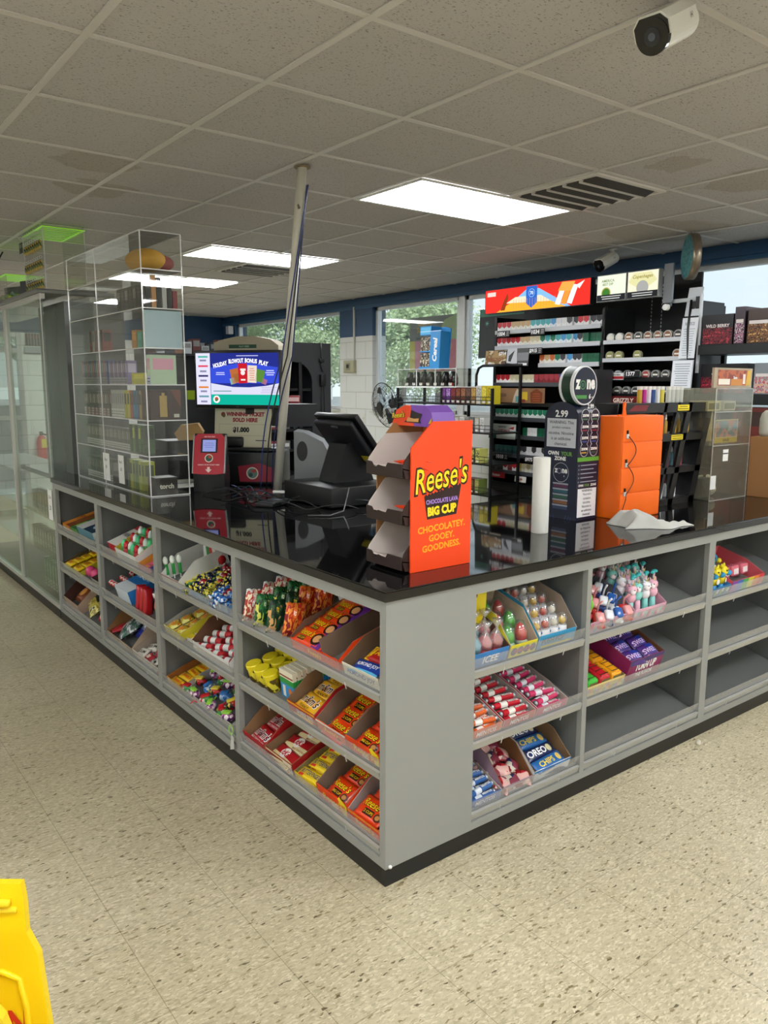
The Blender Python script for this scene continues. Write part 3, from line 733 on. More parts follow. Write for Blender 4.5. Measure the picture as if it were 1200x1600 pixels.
def spiky():
    b = B(); b.ball(.03, mat('#c41f1c', .4), None, 12, 8)
    for k in range(60):
        z = 1-2*(k+.5)/60; a = k*2.4; r = math.sqrt(1-z*z); d = Vector((r*math.cos(a), r*math.sin(a), z))
        b.add([tuple(d*.029+Vector((.003, 0, 0))), tuple(d*.029+Vector((-.002, .003, 0))), tuple(d*.029+Vector((-.002, -.003, 0))), tuple(d*.042)], [(0, 1, 3), (1, 2, 3), (2, 0, 3)], mat('#c41f1c', .4))
    return b
put('spiky', spiky, Bb(0) @ T(.19, .235, .05), 'spiky_ball', 'red spiky rubber ball behind the yellow and green gum packs', 'toy ball', None)
tray(Bb(0) @ T(.285, .008, .001), .40, .27, .03, .05, '#6fa8d8', 'wide blue carton heaped with red and dark wrapped sweets, second cabinet top shelf', inner='#8a9098')
def twist(cols):
    def f():
        b = B(); m = patt(cols, 90, .25); b.ball(.016, m, SX(1.25, 1, 1), 10, 7)
        for s_ in (-1, 1): b.lathe([(.004, 0), (.013, .016)], m, T(s_*.017, 0, 0) @ RY(90*s_), 8)
        return b
    return f
tw = [('tw_red', twist(['#c4202a', '#8a1018', '#f0e6da']), 'red'), ('tw_navy', twist(['#1a2450', '#0e1430', '#e8dc4a']), 'navy'), ('tw_blue', twist(['#5f9fd8', '#2a5fb0', '#e8eef6']), 'light blue'), ('tw_grn', twist(['#2f7a3c', '#e2d048', '#1a4a28']), 'green')]
for j in range(6):
    for i in range(8):
        q = tw[0 if j > 3 or (i*j) % 5 == 1 else (2 if i > 4 and j < 2 else (3 if (i+j) % 4 == 0 else 1))]
        for k in range(2 if j < 5 else 1):
            put(q[0], q[1], Bb(0) @ T(.31+i*.046+jit(.008), .03+j*.042+jit(.008), .02+k*.026) @ RZ(jit(90)), 'wrapped_sweet', q[2]+' wrapped sweet in the heap on the wide blue carton', 'sweet', q[2]+' wrapped sweets in the wide blue carton')
# middle shelf
tray(Bb(1) @ T(.015, .008, .001), .19, .27, .04, .06, '#d8c832', 'pale grey carton edged yellow of yellow packets, second cabinet', inner='#a09f98', edge='#e8e4c0')
P_YP = bag(.075, .06, .02, '', [('d', 0, 0, .25, '#e08a30')], patt(['#d9c832', '#b8961f', '#efe58a', '#c86a2a'], 40, .3))
pile(Bb(1) @ T(.02, .012, .001), .18, .25, 2, 4, 2, 'yp', P_YP, 'sweet_packet', 'small yellow sweet packet in the pale grey carton', 'sweet packet', 'yellow packets in the pale grey carton', tilt=10, dz=.02, jr=25)
for k in range(6):
    def yb():
        b = B(); b.box(-.045, .045, 0, .03, 0, .022, mat('#eeeae0', .4)); b.rect(-.045, -.005, 0, .03, mat('#e8cc28', .4), topf(0, 0, .022)); b.ring(.02, .015, .007, .011, mat('#3a2a20', .4), topf(0, 0, .022), .0008); return b
    put('yb', yb, Bb(1) @ T(.27, .03+k*.04, .003) @ RZ(6+jit(3)), 'candy_box', 'small white and yellow box with a dark ring, beside the brown carton', 'candy box', 'white and yellow boxes in a row')
tray(Bb(1) @ T(.34, .008, .001), .36, .27, .05, .11, '#efece6', 'brown carton with a white notched front of red and white tubes', inner='#6a4630')
for j in range(4):
    for i in range(3):
        def tb():
            b = B(); b.cyl(.016, -.055, .02, mat('#efeeea', .35), RY(90), 16); b.cyl(.0165, .02, .055, RED, RY(90), 16); b.cyl(.0162, -.03, -.012, mat('#c4202a', .4), RY(90), 16); return b
        put('tb', tb, Bb(1) @ T(.40+i*.115+jit(.006), .035+j*.05, .022+.004*j) @ RZ(18+jit(8)), 'candy_tube', 'white and red candy tube lying in the brown carton with the white front', 'candy tube', 'white and red candy tubes')
# bottom shelf
tray(Bb(2) @ T(.015, .008, .001), .17, .27, .03, .04, '#e8b81a', 'low orange and yellow carton of yellow bars at the bottom of the second cabinet', inner='#9a5a20', edge='#d8481a')
pile(Bb(2) @ T(.02, .012, .001), .16, .25, 1, 6, 1, 'fast', bag(.13, .04, .018, '#f0c41c', [('t', "Reese's", 0, .05, .5, '#d8401a', .04, .2, .7)]), 'candy_bar', 'yellow and orange stick bar in the low carton at the bottom of the second cabinet', 'candy bar', 'yellow and orange stick bars', tilt=4, dz=.02)
tray(Bb(2) @ T(.195, .008, .001), .50, .27, .03, .05, '#c9c5be', 'wide grey carton of mixed small toys at the bottom of the second cabinet', inner='#a9a59e')
def capsule(cols, clr):
    def f():
        b = B(); b.ball(.026, patt(cols, 70, .3), SX(1.2, .9, .9), 12, 8); b.tube([(-.04, 0, 0), (-.055, .01, .006), (-.07, .004, 0)], .003, mat(clr, .3)); b.box(-.02, .022, -.012, .012, .018, .026, mat(clr, .3), None, .003); return b
    return f
toys = [('toy_r', capsule(['#c4202a', '#2f8a3a', '#f0e6da'], '#c4202a'), 'red and green'), ('toy_b', capsule(['#e8eaf0', '#3a7ac0', '#9ab8d8'], '#3a7ac0'), 'white and blue'),
        ('toy_p', capsule(['#e89ac0', '#f4e4ea', '#9a4a8a', '#5a2a6a'], '#9ad84a'), 'pink and white'), ('toy_y', capsule(['#e8d048', '#c4202a', '#2a2a2a'], '#e8d048'), 'yellow and red')]
for j in range(4):
    for i in range(6):
        q = toys[2] if i > 4 else toys[(i*2+j*3) % 4]
        put(q[0], q[1], Bb(2) @ T(.23+i*.08+jit(.012), .03+j*.065+jit(.01), .028) @ RZ(jit(80)), 'toy_candy', q[2]+' toy sweet lying in the wide grey carton', 'toy', q[2]+' toy sweets in the grey carton')
def hoop():
    b = B(); b.tube([(.018*math.cos(a*PI/8), 0, .02*math.sin(a*PI/8)+.03) for a in range(16)], .0022, mat('#9fd85a', .3), None, 6, True)
    b.poly([(-.012, -.06), (.022, -.045), (.02, .005), (.0, .012)], mat('#c9c9c4', .5), front(0, 0, 0), .0).poly([(-.012, -.06), (.022, -.045), (.02, .005), (.0, .012)], mat('#c9c9c4', .5), face((0, .0012, 0), (1, 0, 0), (0, 0, 1)), 0); return b
put('hoop', hoop, RUNL @ T(-1.0, -.012, .115), 'price_tag', 'grey price tag on a green loop hanging from the bottom shelf edge', 'price tag', None)

# ================================================================ third left cabinet
Cc = lambda k: SH('L', -2.59, k)
def flatbox(w, d, h, col, prints=(), side=None):
    def f():
        b = B(); b.box(0, w, 0, d, 0, h, mat(col, .4)); 
        if side: b.rect(0, w, 0, h, mat(side, .4), front(0, 0, 0), .0006)
        doprints(b, prints, topf(w/2, d/2, h), None, w, d); return b
    return f
put('rwbox', flatbox(.14, .2, .055, '#e9e6e0', [('r', -.5, .5, .3, .5, '#c4202a'), ('t', 'WARHEADS', 0, 0, .16, '#2a2a2a')], '#c4202a'), Cc(0) @ T(.06, .03, .002) @ RX(4), 'candy_box', 'red and white sweet box in the third cabinet, top shelf', 'candy box', None)
tray(Cc(0) @ T(.235, .008, .001), .30, .27, .06, .09, '#dfe0da', 'clear fronted carton of little bottles with green caps, third cabinet', inner='#c9b93a')
def babyb(liq, cap):
    def f():
        b = B(); b.lathe([(.014, 0), (.018, .004), (.018, .05), (.010, .062)], patt([liq, '#e9efe6', liq, '#c4303a'], 50, .15), None, 14); b.lathe([(.015, .055), (.017, .06), (.014, .08), (.006, .092), (0, .094)], mat(cap, .2), None, 14); return b
    return f
for j in range(3):
    for i in range(6):
        g_ = (i+j) % 3; q = ('bb_g', babyb('#5aa85a', '#4fd08a'), 'green') if g_ == 0 else (('bb_r', babyb('#c4404a', '#c4202a'), 'red') if g_ == 1 else ('bb_c', babyb('#4a9a50', '#e8f0ea'), 'clear'))
        put(q[0], q[1], Cc(0) @ T(.265+i*.048, .035+j*.055+jit(.004), .003+.015*j) @ RX(-15), 'bottle_candy', 'little bottle sweet with a %s cap in the clear fronted carton' % q[2], 'bottle sweet', 'bottle sweets with %s caps' % q[2])
o = B().box(0, .1, 0, .003, 0, .18, mat('#d9c51c', .5)).build('display_card', None, Cc(0) @ T(.5, .25, .002) @ RX(-8)); tag(o, 'yellow display card standing behind the bottle sweets', 'display card')
tray(Cc(0) @ T(.545, .008, .001), .13, .27, .03, .05, '#d85a8a', 'pink carton of pink gum packs, third cabinet top shelf', inner='#e8a03a')
pile(Cc(0) @ T(.55, .012, .001), .12, .25, 1, 6, 1, 'pk', bag(.11, .035, .016, '#e0588c', [('r', -.1, .2, -.5, .5, '#f09a3a')]), 'gum_pack', 'pink and orange gum pack in the pink carton', 'gum pack', 'pink gum packs', tilt=5)
put('navy', flatbox(.1, .24, .03, '#223a8a', [('r', -.5, .5, .25, .5, '#5fb04a'), ('r', -.35, .35, -.3, -.22, '#ffffff'), ('r', -.35, .35, -.15, -.07, '#ffffff'), ('r', -.35, .35, 0, .08, '#ffffff')]), Cc(0) @ T(.685, .02, .003), 'gum_box', 'navy and green striped gum box at the end of the third cabinet top shelf', 'gum box', None)
for k in range(7):
    def rl():
        b = B(); b.ball(.018, patt(['#c4202a', '#e8d0c8', '#3a7a4a'], 60, .2), None, 10, 7); b.cyl(.0025, -.05, -.015, W_, None, 6); return b
    put('rl', rl, Cc(1) @ T(.03+(k % 3)*.04, .05+(k//3)*.06, .055) @ RX(jit(20)), 'lollipop', 'red wrapped lollipop at the far end of the middle shelf, third cabinet', 'lollipop', 'red lollipops')
put('bluebox', flatbox(.2, .24, .075, '#2a7ac0', [('r', -.5, .5, -.5, -.2, '#dfe6ea'), ('t', 'RICE KRISPIES', 0, .1, .16, '#ffffff')], '#d9e2e8'), Cc(1) @ T(.15, .03, .002), 'candy_box', 'large blue and white cereal treat box on the middle shelf, third cabinet', 'candy box', None)
P_BB = bag(.15, .12, .04, '#1f6fbe', [('t', 'MILK', 0, 0, .25, '#ffffff')])
put('bbag', P_BB, Cc(1) @ T(.45, .09, .012) @ RX(35) @ RZ(10), 'candy_bag', 'shiny blue sweet bag leaning beside the large blue box', 'candy bag', None)
for k in range(3): put('rbag', bag(.14, .05, .03, '#b81a24', [('r', -.5, .5, -.1, .1, '#e8c8c0')]), Cc(1) @ T(.50+k*.05, .05, .07) @ RX(-20) @ RY(-90), 'candy_bag', 'slim red sweet bag standing beside the red bottle', 'candy bag', 'slim red bags standing up')
def rbot():
    b = B(); b.lathe([(.024, 0), (.027, .006), (.024, .05), (.027, .075), (.012, .11), (.012, .125)], patt(['#c4302a', '#e0806a', '#a81a1a'], 40, .15), None, 18); b.lathe([(.014, .122), (.014, .145), (0, .147)], mat('#e9e4dc', .3), None, 14); return b
put('rbot', rbot, Cc(1) @ T(.715, .06, .002), 'bottle_candy', 'red bottle sweet with a white cap at the end of the middle shelf, third cabinet', 'bottle sweet', None)
tray(Cc(2) @ T(.01, .008, .001), .39, .27, .04, .11, '#b9a690', 'brown carton of crisp bags at the bottom of the third cabinet', inner='#8a6238')
put('silver', bag(.2, .15, .05, '', [], patt(['#9fa5a6', '#c9cfd0', '#6a7072', '#2f5a48'], 14, .2, (1, 3, 1), 'noise')), Cc(2) @ T(.16, .12, .03) @ RZ(-35) @ RX(20), 'crisp_bag', 'silver crisp bag in the brown carton, third cabinet', 'crisp bag', None)
put('dblue', bag(.17, .13, .045, '#1d2f9a', [('t', 'OREO', 0, 0, .3, '#ffffff')]), Cc(2) @ T(.30, .16, .03) @ RX(25), 'biscuit_bag', 'dark blue biscuit bag beside the silver crisp bag', 'biscuit bag', None)
put('redlong', bag(.2, .06, .03, '#a81a2a', []), Cc(2) @ T(.07, .12, .02) @ RZ(75), 'candy_bag', 'dark red sweet bag lying against the side of the brown carton', 'candy bag', None)
tray(Cc(2) @ T(.41, .008, .001), .36, .27, .04, .06, '#d9d2c6', 'pale carton of white and red packets at the bottom of the third cabinet', inner='#a99a8a')
P_WP = bag(.08, .06, .02, '#e9e6da', [('t', 'GUM', 0, 0, .3, '#20201c', .04)])
P_RP = bag(.08, .055, .02, '#b8303a', [('r', -.2, .2, -.5, .5, '#e8d0c0')])
pile(Cc(2) @ T(.415, .012, .001), .35, .25, 4, 4, 1, 'wp', P_WP, 'sweet_packet', '', 'sweet packet', 'white and red packets in the pale carton', alt=[('wp', P_WP, 'white sweet packet in the pale carton, third cabinet'), ('rp', P_RP, 'red sweet packet in the pale carton, third cabinet')], tilt=12, jr=30)

# ================================================================ farthest left cabinet
Dd = lambda k: SH('L', -3.41, k)
put('obox', flatbox(.16, .25, .04, '#8a4a22', [('r', -.5, -.05, -.5, .5, '#e8932a'), ('t', 'PEEPS', -.25, 0, .1, '#8a2a1a')], '#e8932a'), Dd(0) @ T(.03, .02, .002), 'candy_box', 'brown and orange sweet box at the far end of the top shelf, farthest cabinet', 'candy box', None)
put('gbox', flatbox(.13, .25, .04, '#3f7a3a', [('r', -.4, .4, -.4, -.1, '#8ac04a')], '#5a9a4a'), Dd(0) @ T(.2, .02, .002), 'candy_box', 'green sweet box on the top shelf of the farthest cabinet', 'candy box', None)
put('wbox', flatbox(.3, .24, .07, '#d9dcd8', [('r', -.1, .5, -.5, .2, '#1f3f5a'), ('d', .2, -.15, .2, '#c9dce8')], '#5a8a9a'), Dd(0) @ T(.36, .02, .002), 'candy_box', 'white and teal sweet box on the top shelf of the farthest cabinet', 'candy box', None)
put('greenbag', pouch(['#4f6a2a', '#2a3a1a', '#8a9a3a', '#c8c04a'], .12, .15), Dd(0) @ T(.62, .3, .06) @ RX(-20), 'snack_pouch', 'olive green pouch standing at the back of the farthest cabinet', 'snack pouch', None)
tray(Dd(1) @ T(.02, .008, .001), .34, .27, .03, .05, '#c9c22a', 'yellow carton of yellow bars in the farthest cabinet, middle shelf', inner='#5a4a2a')
pile(Dd(1) @ T(.03, .012, .001), .32, .25, 2, 5, 2, 'yelD', P_PAY, 'candy_bar', 'yellow candy bar in the yellow carton of the farthest cabinet', 'candy bar', 'yellow bars in the farthest cabinet', tilt=6, dz=.02)
for k in range(4): put('egg', lambda: B().ball(.032, mat('#d8487a', .25), SX(1.35, 1, 1), 14, 9), Dd(1) @ T(.43+(k % 2)*.095, .06+(k//2)*.08, .033), 'candy_egg', 'pink egg shaped sweet on the middle shelf of the farthest cabinet', 'candy egg', 'pink candy eggs')
tray(Dd(1) @ T(.60, .008, .001), .16, .26, .05, .06, '#8a8a86', 'grey carton at the end of the middle shelf, farthest cabinet', inner='#5a3a32')
tray(Dd(2) @ T(.01, .008, .001), .30, .27, .06, .12, '#b49a86', 'brown carton of brown bags at the bottom of the farthest cabinet', inner='#4a2418')
put('brbag', bag(.15, .12, .05, '#7a3a1a', [('d', 0, 0, .25, '#d89a4a')]), Dd(2) @ T(.15, .12, .03) @ RX(20), 'snack_bag', 'brown snack bag with an orange spot in the bottom brown carton', 'snack bag', None)
put('gold', bag(.24, .18, .07, '', [('r', -.3, .3, -.05, .12, '#1f1f14')], patt(['#b8a83a', '#8a7a22', '#d9cf7a', '#3a3618'], 22, .25, (1, 1, 1), 'noise')), Dd(2) @ T(.45, .13, .04) @ RZ(-15) @ RX(20), 'snack_bag', 'large gold and black popcorn bag at the bottom of the farthest cabinet', 'snack bag', None)
put('brb', bag(.16, .12, .05, '', [], patt(['#3a6a9a', '#c4303a', '#d9d9d6', '#2a3a4a'], 30, .25)), Dd(2) @ T(.65, .10, .03) @ RX(30), 'snack_bag', 'blue and red snack bag beside the gold popcorn bag', 'snack bag', None)

# ================================================================ right run
R1 = lambda k: SH('R', .36, k)
tray(R1(0) @ T(.005, .008, .001), .165, .24, .055, .09, '#3f86c8', 'blue carton of wrapped frozen drink shaped sweets, top shelf next to the corner panel', inner='#5a3a2a', txt='ICEE', tcol='#ffffff')
def icee(col):
    def f():
        b = B(); b.lathe([(.017, 0), (.023, .05)], patt([col, '#e9eef4', col, col], 40, .3), None, 16); b.lathe([(.026, .05), (.024, .066), (.012, .084), (0, .086)], mat(col, .2), None, 16)
        b.lathe([(.028, .045), (.027, .07), (.008, .1), (.004, .11), (.02, .135)], clear('#f2f0f0', .2, .08, .15), None, 12); return b
    return f
for j in range(3):
    for i in range(3):
        q = (('ic_b', '#2fa8c8', 'blue'), ('ic_r', '#d8586a', 'pink'), ('ic_k', '#c4202a', 'red'))[(i+2*j) % 3]
        put(q[0], icee(q[1]), R1(0) @ T(.033+i*.05, .035+j*.062, .004) @ RX(-10), 'cup_candy', q[2]+' cup sweet with a clear wrapper in the blue carton', 'cup sweet', q[2]+' cup sweets in the blue carton')
o = B().poly([(0, .05), (.02, 0), (.09, 0), (.11, .05), (.115, .19), (0, .19)], mat('#e8d21c', .4), front(0, 0, 0), .0015).poly([(0, .05), (.02, 0), (.09, 0), (.11, .05), (.115, .19), (0, .19)], mat('#b8a51c', .5), face((0, .001, 0), (1, 0, 0), (0, 0, 1)), 0)
o.text('BOTTLE', .055, .165, .02, mat('#20203a', .4), front(0, 0, 0), .002, .09, .03).rect(.012, .08, .14, .148, mat('#3a3a2a', .5), front(0, 0, 0), .002).disc(.03, .1, .009, mat('#5a1a1a', .4), front(0, 0, 0), .002).disc(.06, .1, .009, mat('#5a1a1a', .4), front(0, 0, 0), .002).poly([(.08, .12), (.098, .118), (.1, .18), (.082, .182)], RED, front(0, 0, 0), .002)
o = o.build('header_card', None, R1(0) @ T(.045, .125, .085) @ RX(-16)); tag(o, 'bright yellow header card with dark lettering above the cup sweets', 'display card')
def yprint(b, w, hf, F):
    for k in range(4): b.disc(w*(.16+.23*k), hf*.5, hf*.3, mat('#3a2a5a', .4), F, .001)
    b.text('RING POP', w*.5, hf*.5, hf*.3, mat('#c4202a', .4), F, .0014, w*.8, .03)
tray(R1(0) @ T(.175, .008, .001), .135, .24, .05, .12, '#e6d83a', 'yellow carton of red and green pacifier sweets, between the two blue cartons', inner='#b9a590', extra=yprint)
def ringpop(col):
    def f():
        b = B(); b.lathe([(.006, 0), (.02, .012), (.022, .035), (.012, .062), (0, .07)], mat(col, .1), None, 12); b.lathe([(.022, -.004), (.024, .004), (.010, .012)], mat('#e9efe6', .3), None, 14); b.lathe([(.025, 0), (.026, .045), (.015, .075), (0, .08)], clear('#f4fff4', .15, .05, .05), None, 12); return b
    return f
for j in range(3):
    for i in range(2):
        q = (('rp_g', '#4fa83a', 'green'), ('rp_r', '#d8303a', 'red'))[(i+j) % 2]
        put(q[0], ringpop(q[1]), R1(0) @ T(.21+i*.062, .045+j*.06, .025+.012*j) @ RX(-25), 'ring_pop', q[2]+' jewel shaped sweet under a clear cap in the yellow carton', 'jewel sweet', q[2]+' jewel sweets')
def pushp(b, w, hf, F): b.text('PUSH POP', w*.4, hf*.55, hf*.4, mat('#20305a', .4), F, .0012, w*.6, .03); b.rect(w*.1, w*.9, hf*.1, hf*.25, mat('#d9c84a', .4), F, .001)
tray(R1(0) @ T(.315, .008, .001), .20, .26, .055, .13, '#3a9ac8', 'blue carton of clear capped bottle pops, top shelf beside the empty space', inner='#9a8a7a', extra=pushp)
def pop(col):
    def f():
        b = B(); b.lathe([(.017, 0), (.019, .004), (.019, .05), (.017, .052)], patt([col, '#2a6ab8', '#eef0f2', col], 55, .3), None, 16); b.ball(.014, mat(col, .15), T(0, 0, .066), 12, 8)
        b.lathe([(.019, .05), (.0195, .075), (.014, .092), (0, .098)], clear('#ffffff', .18, .03, .06), None, 14); return b
    return f
for j in range(4):
    for i in range(4):
        q = (('pp_y', '#d9b02a', 'gold'), ('pp_r', '#c84a3a', 'red'), ('pp_c', '#e0d9c8', 'pale'))[(i+j*2) % 3]
        put(q[0], pop(q[1]), R1(0) @ T(.34+i*.046, .035+j*.055, .004+j*.012) @ RX(-16), 'bottle_pop', q[2]+' bottle pop under a clear dome in the blue carton', 'bottle pop', q[2]+' bottle pops')
o = B().poly([(0, 0), (.2, 0), (.17, .05), (.03, .05)], mat('#2f86b8', .4), front(0, 0, 0), .0015).poly([(0, 0), (.2, 0), (.17, .05), (.03, .05)], mat('#8a7a6a', .5), face((0, .001, 0), (1, 0, 0), (0, 0, 1)), 0).text('POPS', .1, .025, .03, W_, front(0, 0, 0), .002, .1, .04).build('header_card', None, R1(0) @ T(.315, .268, .13) @ RX(-20))
tag(o, 'blue header card at the back of the bottle pops', 'display card')
def roll(col, c2, word):
    def f():
        b = B(); m = mat(col, .25); b.cyl(.011, -.055, .055, m, RY(90), 12); b.cyl(.0113, -.03, .0, mat(c2, .3), RY(90), 12)
        for s_ in (-1, 1): b.lathe([(.006, 0), (.011, .01)], mat('#c8ccd2', .25, .6), T(s_*.055, 0, 0) @ RY(90*s_), 10)
        b.text(word, .028, 0, .009, W_, topf(0, 0, .0112), .0004, .045, .03); return b
    return f
def rolltray(M, w, col, c2, word, lab, wlab, front_, rows=7, nz=2):
    tray(M, w, .27, .035, .045, front_, wlab+' carton of rolled sweets on the '+lab, inner='#b9aaa0', txt=word, tcol='#ffffff')
    for k in range(nz):
        for j in range(rows):
            put('roll_'+col, roll(col, c2, word), M @ T(w/2+jit(.006), .02+j*.036+k*.012, .014+k*.021) @ RZ(jit(9)), 'sweet_roll', '%s sweet roll in the %s carton on the %s' % (wlab.split()[0], wlab.split()[0], lab), 'sweet roll', wlab+' rolls on the '+lab)
rolltray(R1(1) @ T(.006, .008, .001), .145, '#e0662a', '#f4efe8', 'MENTOS', 'middle shelf by the corner panel', 'orange', '#e86a3a')
rolltray(R1(1) @ T(.158, .008, .001), .16, '#c4202f', '#f4efe8', 'MENTOS', 'middle shelf by the corner panel', 'red', '#c8404e')
rolltray(R1(1) @ T(.325, .008, .001), .165, '#d43a6a', '#e8e8ee', 'MENTOS', 'middle shelf by the corner panel', 'pink', '#d0507a')
rolltray(R1(2) @ T(.006, .008, .001), .15, '#3a68a8', '#e4eaf2', 'MENTOS', 'bottom shelf by the corner panel', 'blue', '#5a78b8')
tray(R1(2) @ T(.162, .008, .001), .15, .27, .035, .10, '#a88a9a', 'brown carton of red and dark wrapped sweets, bottom shelf', inner='#7a5230')
for j in range(4):
    for i in range(3):
        q = tw[(i+j) % 2]
        put(q[0]+'b', (lambda c=q[2]: pillow(B(), .07, .055, .03, patt({'red': ['#c4303a', '#e8b8b0', '#8a1a24']}.get(c, ['#2a2f5a', '#8a3a4a', '#c9c0b0']), 50, .2))), R1(2) @ T(.185+i*.05, .035+j*.055, .006+.006*j) @ RZ(jit(60)) @ RX(15), 'sweet_packet', q[2]+' shiny sweet packet in the brown carton on the bottom shelf', 'sweet packet', q[2]+' packets in the bottom brown carton')
tray(R1(2) @ T(.318, .008, .001), .20, .27, .045, .10, '#dfe3e6', 'white and blue carton of navy biscuit packs, bottom shelf', inner='#8a6a4a', edge='#2a7ab8')
P_OREO = bag(.16, .05, .024, '#1d2a5a', [('t', 'OREO', -.1, 0, .55, '#ffffff', .04, 0, .6), ('d', .3, 0, .3, '#e8dcae')])
P_CHIP = bag(.16, .05, .024, '#2a6ab0', [('t', 'CHIPS', -.1, 0, .45, '#f2d23a', .04, 0, .6), ('d', .32, 0, .3, '#e8c86a')])
pile(R1(2) @ T(.325, .012, .001), .185, .25, 1, 5, 2, 'oreo', P_OREO, 'biscuit_pack', '', 'biscuit pack', 'packs in the white and blue carton', alt=[('oreo', P_OREO, 'navy biscuit pack in the white and blue carton'), ('chip', P_CHIP, 'blue and yellow biscuit pack in the white and blue carton')], tilt=16, dz=.024, lean=.006)

# ---- second right cabinet
R2 = lambda k: SH('R', .945, k)
def dots(cols):
    def f(b, w, hf, F):
        for k in range(12): b.disc(w*(.06+.08*k), hf*random.uniform(.3, .7), hf*.22, mat(cols[k % len(cols)], .4), F, .001+.0001*k)
    return f
tray(R2(0) @ T(.01, .008, .001), .265, .25, .05, .10, '#c9a0b0', 'pink and grey printed carton of plastic toy sweets, top shelf', inner='#6a6a72', extra=dots(['#e0607a', '#8a9ab0', '#e8e0e0']))
def cone_toy():
    b = B(); b.lathe([(.004, 0), (.022, .075)], mat('#e8c84a', .4), None, 16); b.ball(.027, mat('#7ad03a', .35), T(0, 0, .09), 14, 9); b.ball(.018, mat('#8ae04a', .35), T(.005, 0, .118), 12, 8); b.disc(0, .05, .011, mat('#c4202a', .4), front(0, -.022, 0), .001); return b
for k in range(2): put('cone', cone_toy, R2(0) @ T(.03+.05*k, .04+.07*k, .01) @ RX(-14), 'cone_toy', 'toy sweet shaped like a green ice cream cone', 'toy', 'green cone toys')
def car_toy(c1, c2):
    def f():
        b = B(); b.box(-.035, .035, -.02, .02, 0, .022, mat(c1, .25), None, .007); b.box(-.018, .022, -.017, .017, .02, .04, mat(c2, .2), None, .008)
        for x in (-.02, .02):
            for y in (-.02, .02): b.cyl(.009, -.003, .003, BK, T(x, y, .004) @ RX(90), 12)
        b.tube([(.03, 0, .02), (.05, 0, .04), (.05, 0, .07)], .004, mat(c2, .3)); return b
    return f
for j in range(3):
    for i in range(4):
        q = (('car_r', '#c42a2a', '#e8a0a0', 'red'), ('car_b', '#2a3f7a', '#e9edf2', 'navy'), ('car_w', '#e4e6ea', '#2f62b0', 'white'))[(i+2*j) % 3]
        put(q[0], car_toy(q[1], q[2]), R2(0) @ T(.085+i*.055, .035+j*.07, .03+.012*j) @ RZ(60+jit(30)) @ RY(-35), 'car_toy', q[3]+' plastic toy vehicle heaped in the pink and grey carton', 'toy', q[3]+' toy vehicles in the heap')
o = B().poly([(0, 0), (.25, 0), (.25, .07), (.2, .12), (.06, .12), (0, .05)], patt(['#8a3a5a', '#2a2a4a', '#c890a8', '#3a6a8a'], 25, .4, (1, 1, 1), 'noise'), front(0, 0, 0), .0015).poly([(0, 0), (.25, 0), (.25, .07), (.2, .12), (.06, .12), (0, .05)], mat('#8a7a6a', .6), face((0, .001, 0), (1, 0, 0), (0, 0, 1)), 0).ring(.19, .02, .05, .06, mat('#e8b04a', .4), front(0, 0, 0), .002, a0=0, a1=PI).ring(.19, .02, .062, .07, mat('#c86a9a', .4), front(0, 0, 0), .002, a0=0, a1=PI).build('header_card', None, R2(0) @ T(.02, .26, .095) @ RX(-14))
tag(o, 'dark pink header card with a rainbow behind the toy vehicles', 'display card')
tray(R2(0) @ T(.283, .008, .001), .21, .25, .05, .09, '#e8b8c8', 'pink printed carton of unicorn hand fans, top shelf', inner='#d898ae', extra=dots(['#f4dce4', '#9ad0d8', '#e87aa0']))
def unicorn(c1, c2):
    def f():
        b = B(); m = mat(c1, .35); m2 = mat(c2, .35)
        b.lathe([(.011, 0), (.013, .01), (.012, .06)], m2, None, 14)              # grip
        b.ball(.021, m, T(0, 0, .075) @ SX(1, .9, 1.15), 14, 9)                    # body
        b.ball(.020, m, T(-.004, -.004, .108) @ SX(1.05, 1, .95), 14, 9)            # head
        b.ball(.012, mat('#f4e6ea', .35), T(-.016, -.014, .102), 12, 8)             # muzzle
        b.lathe([(.005, 0), (0, .022)], mat('#f0d890', .3), T(-.006, -.008, .124) @ RX(20), 8)
        for s_ in (-1, 1): b.lathe([(.006, 0), (0, .014)], m, T(s_*.012, .002, .122) @ RY(s_*20), 8); b.ball(.003, BK, T(-.006+s_*.011, -.021, .11), 8, 6)
        b.ball(.010, m2, T(.012, .006, .118), 10, 7); b.ball(.009, m2, T(.017, .008, .104), 10, 7)
        b.cyl(.004, .0, .03, mat('#e8c8d4', .3), T(.0, .0, .13) @ RY(8), 8)
        b.box(-.026, .026, -.006, .006, .152, .160, mat('#3fb8b8', .3), RZ(25), .003); b.ball(.011, mat('#36a8aa', .3), T(.004, 0, .158) @ SX(1.3, 1, .7), 12, 7); return b
    return f
for j in range(4):
    for i in range(4):
        q = (('un_p', '#ecb4c6', '#8ad0cc', 'pink'), ('un_w', '#eeeaf0', '#7fd0c8', 'white'), ('un_t', '#8ad4cc', '#ecb4c6', 'teal'))[(i*2+j) % 3]
        put(q[0], unicorn(q[1], q[2]), R2(0) @ T(.305+i*.05, .04+j*.052, .008+.008*j) @ RX(-16+jit(4)) @ RZ(jit(20)), 'unicorn_toy', q[3]+' unicorn toy with a teal fan on its head in the pink carton', 'toy', q[3]+' unicorn toys')
tray(R2(1) @ T(.01, .008, .001), .235, .27, .045, .05, '#e3cf8a', 'pale yellow carton of toy buses, middle shelf', inner='#9a8a5a', extra=dots(['#c8a0b8', '#e8a84a', '#9ac0a0']))
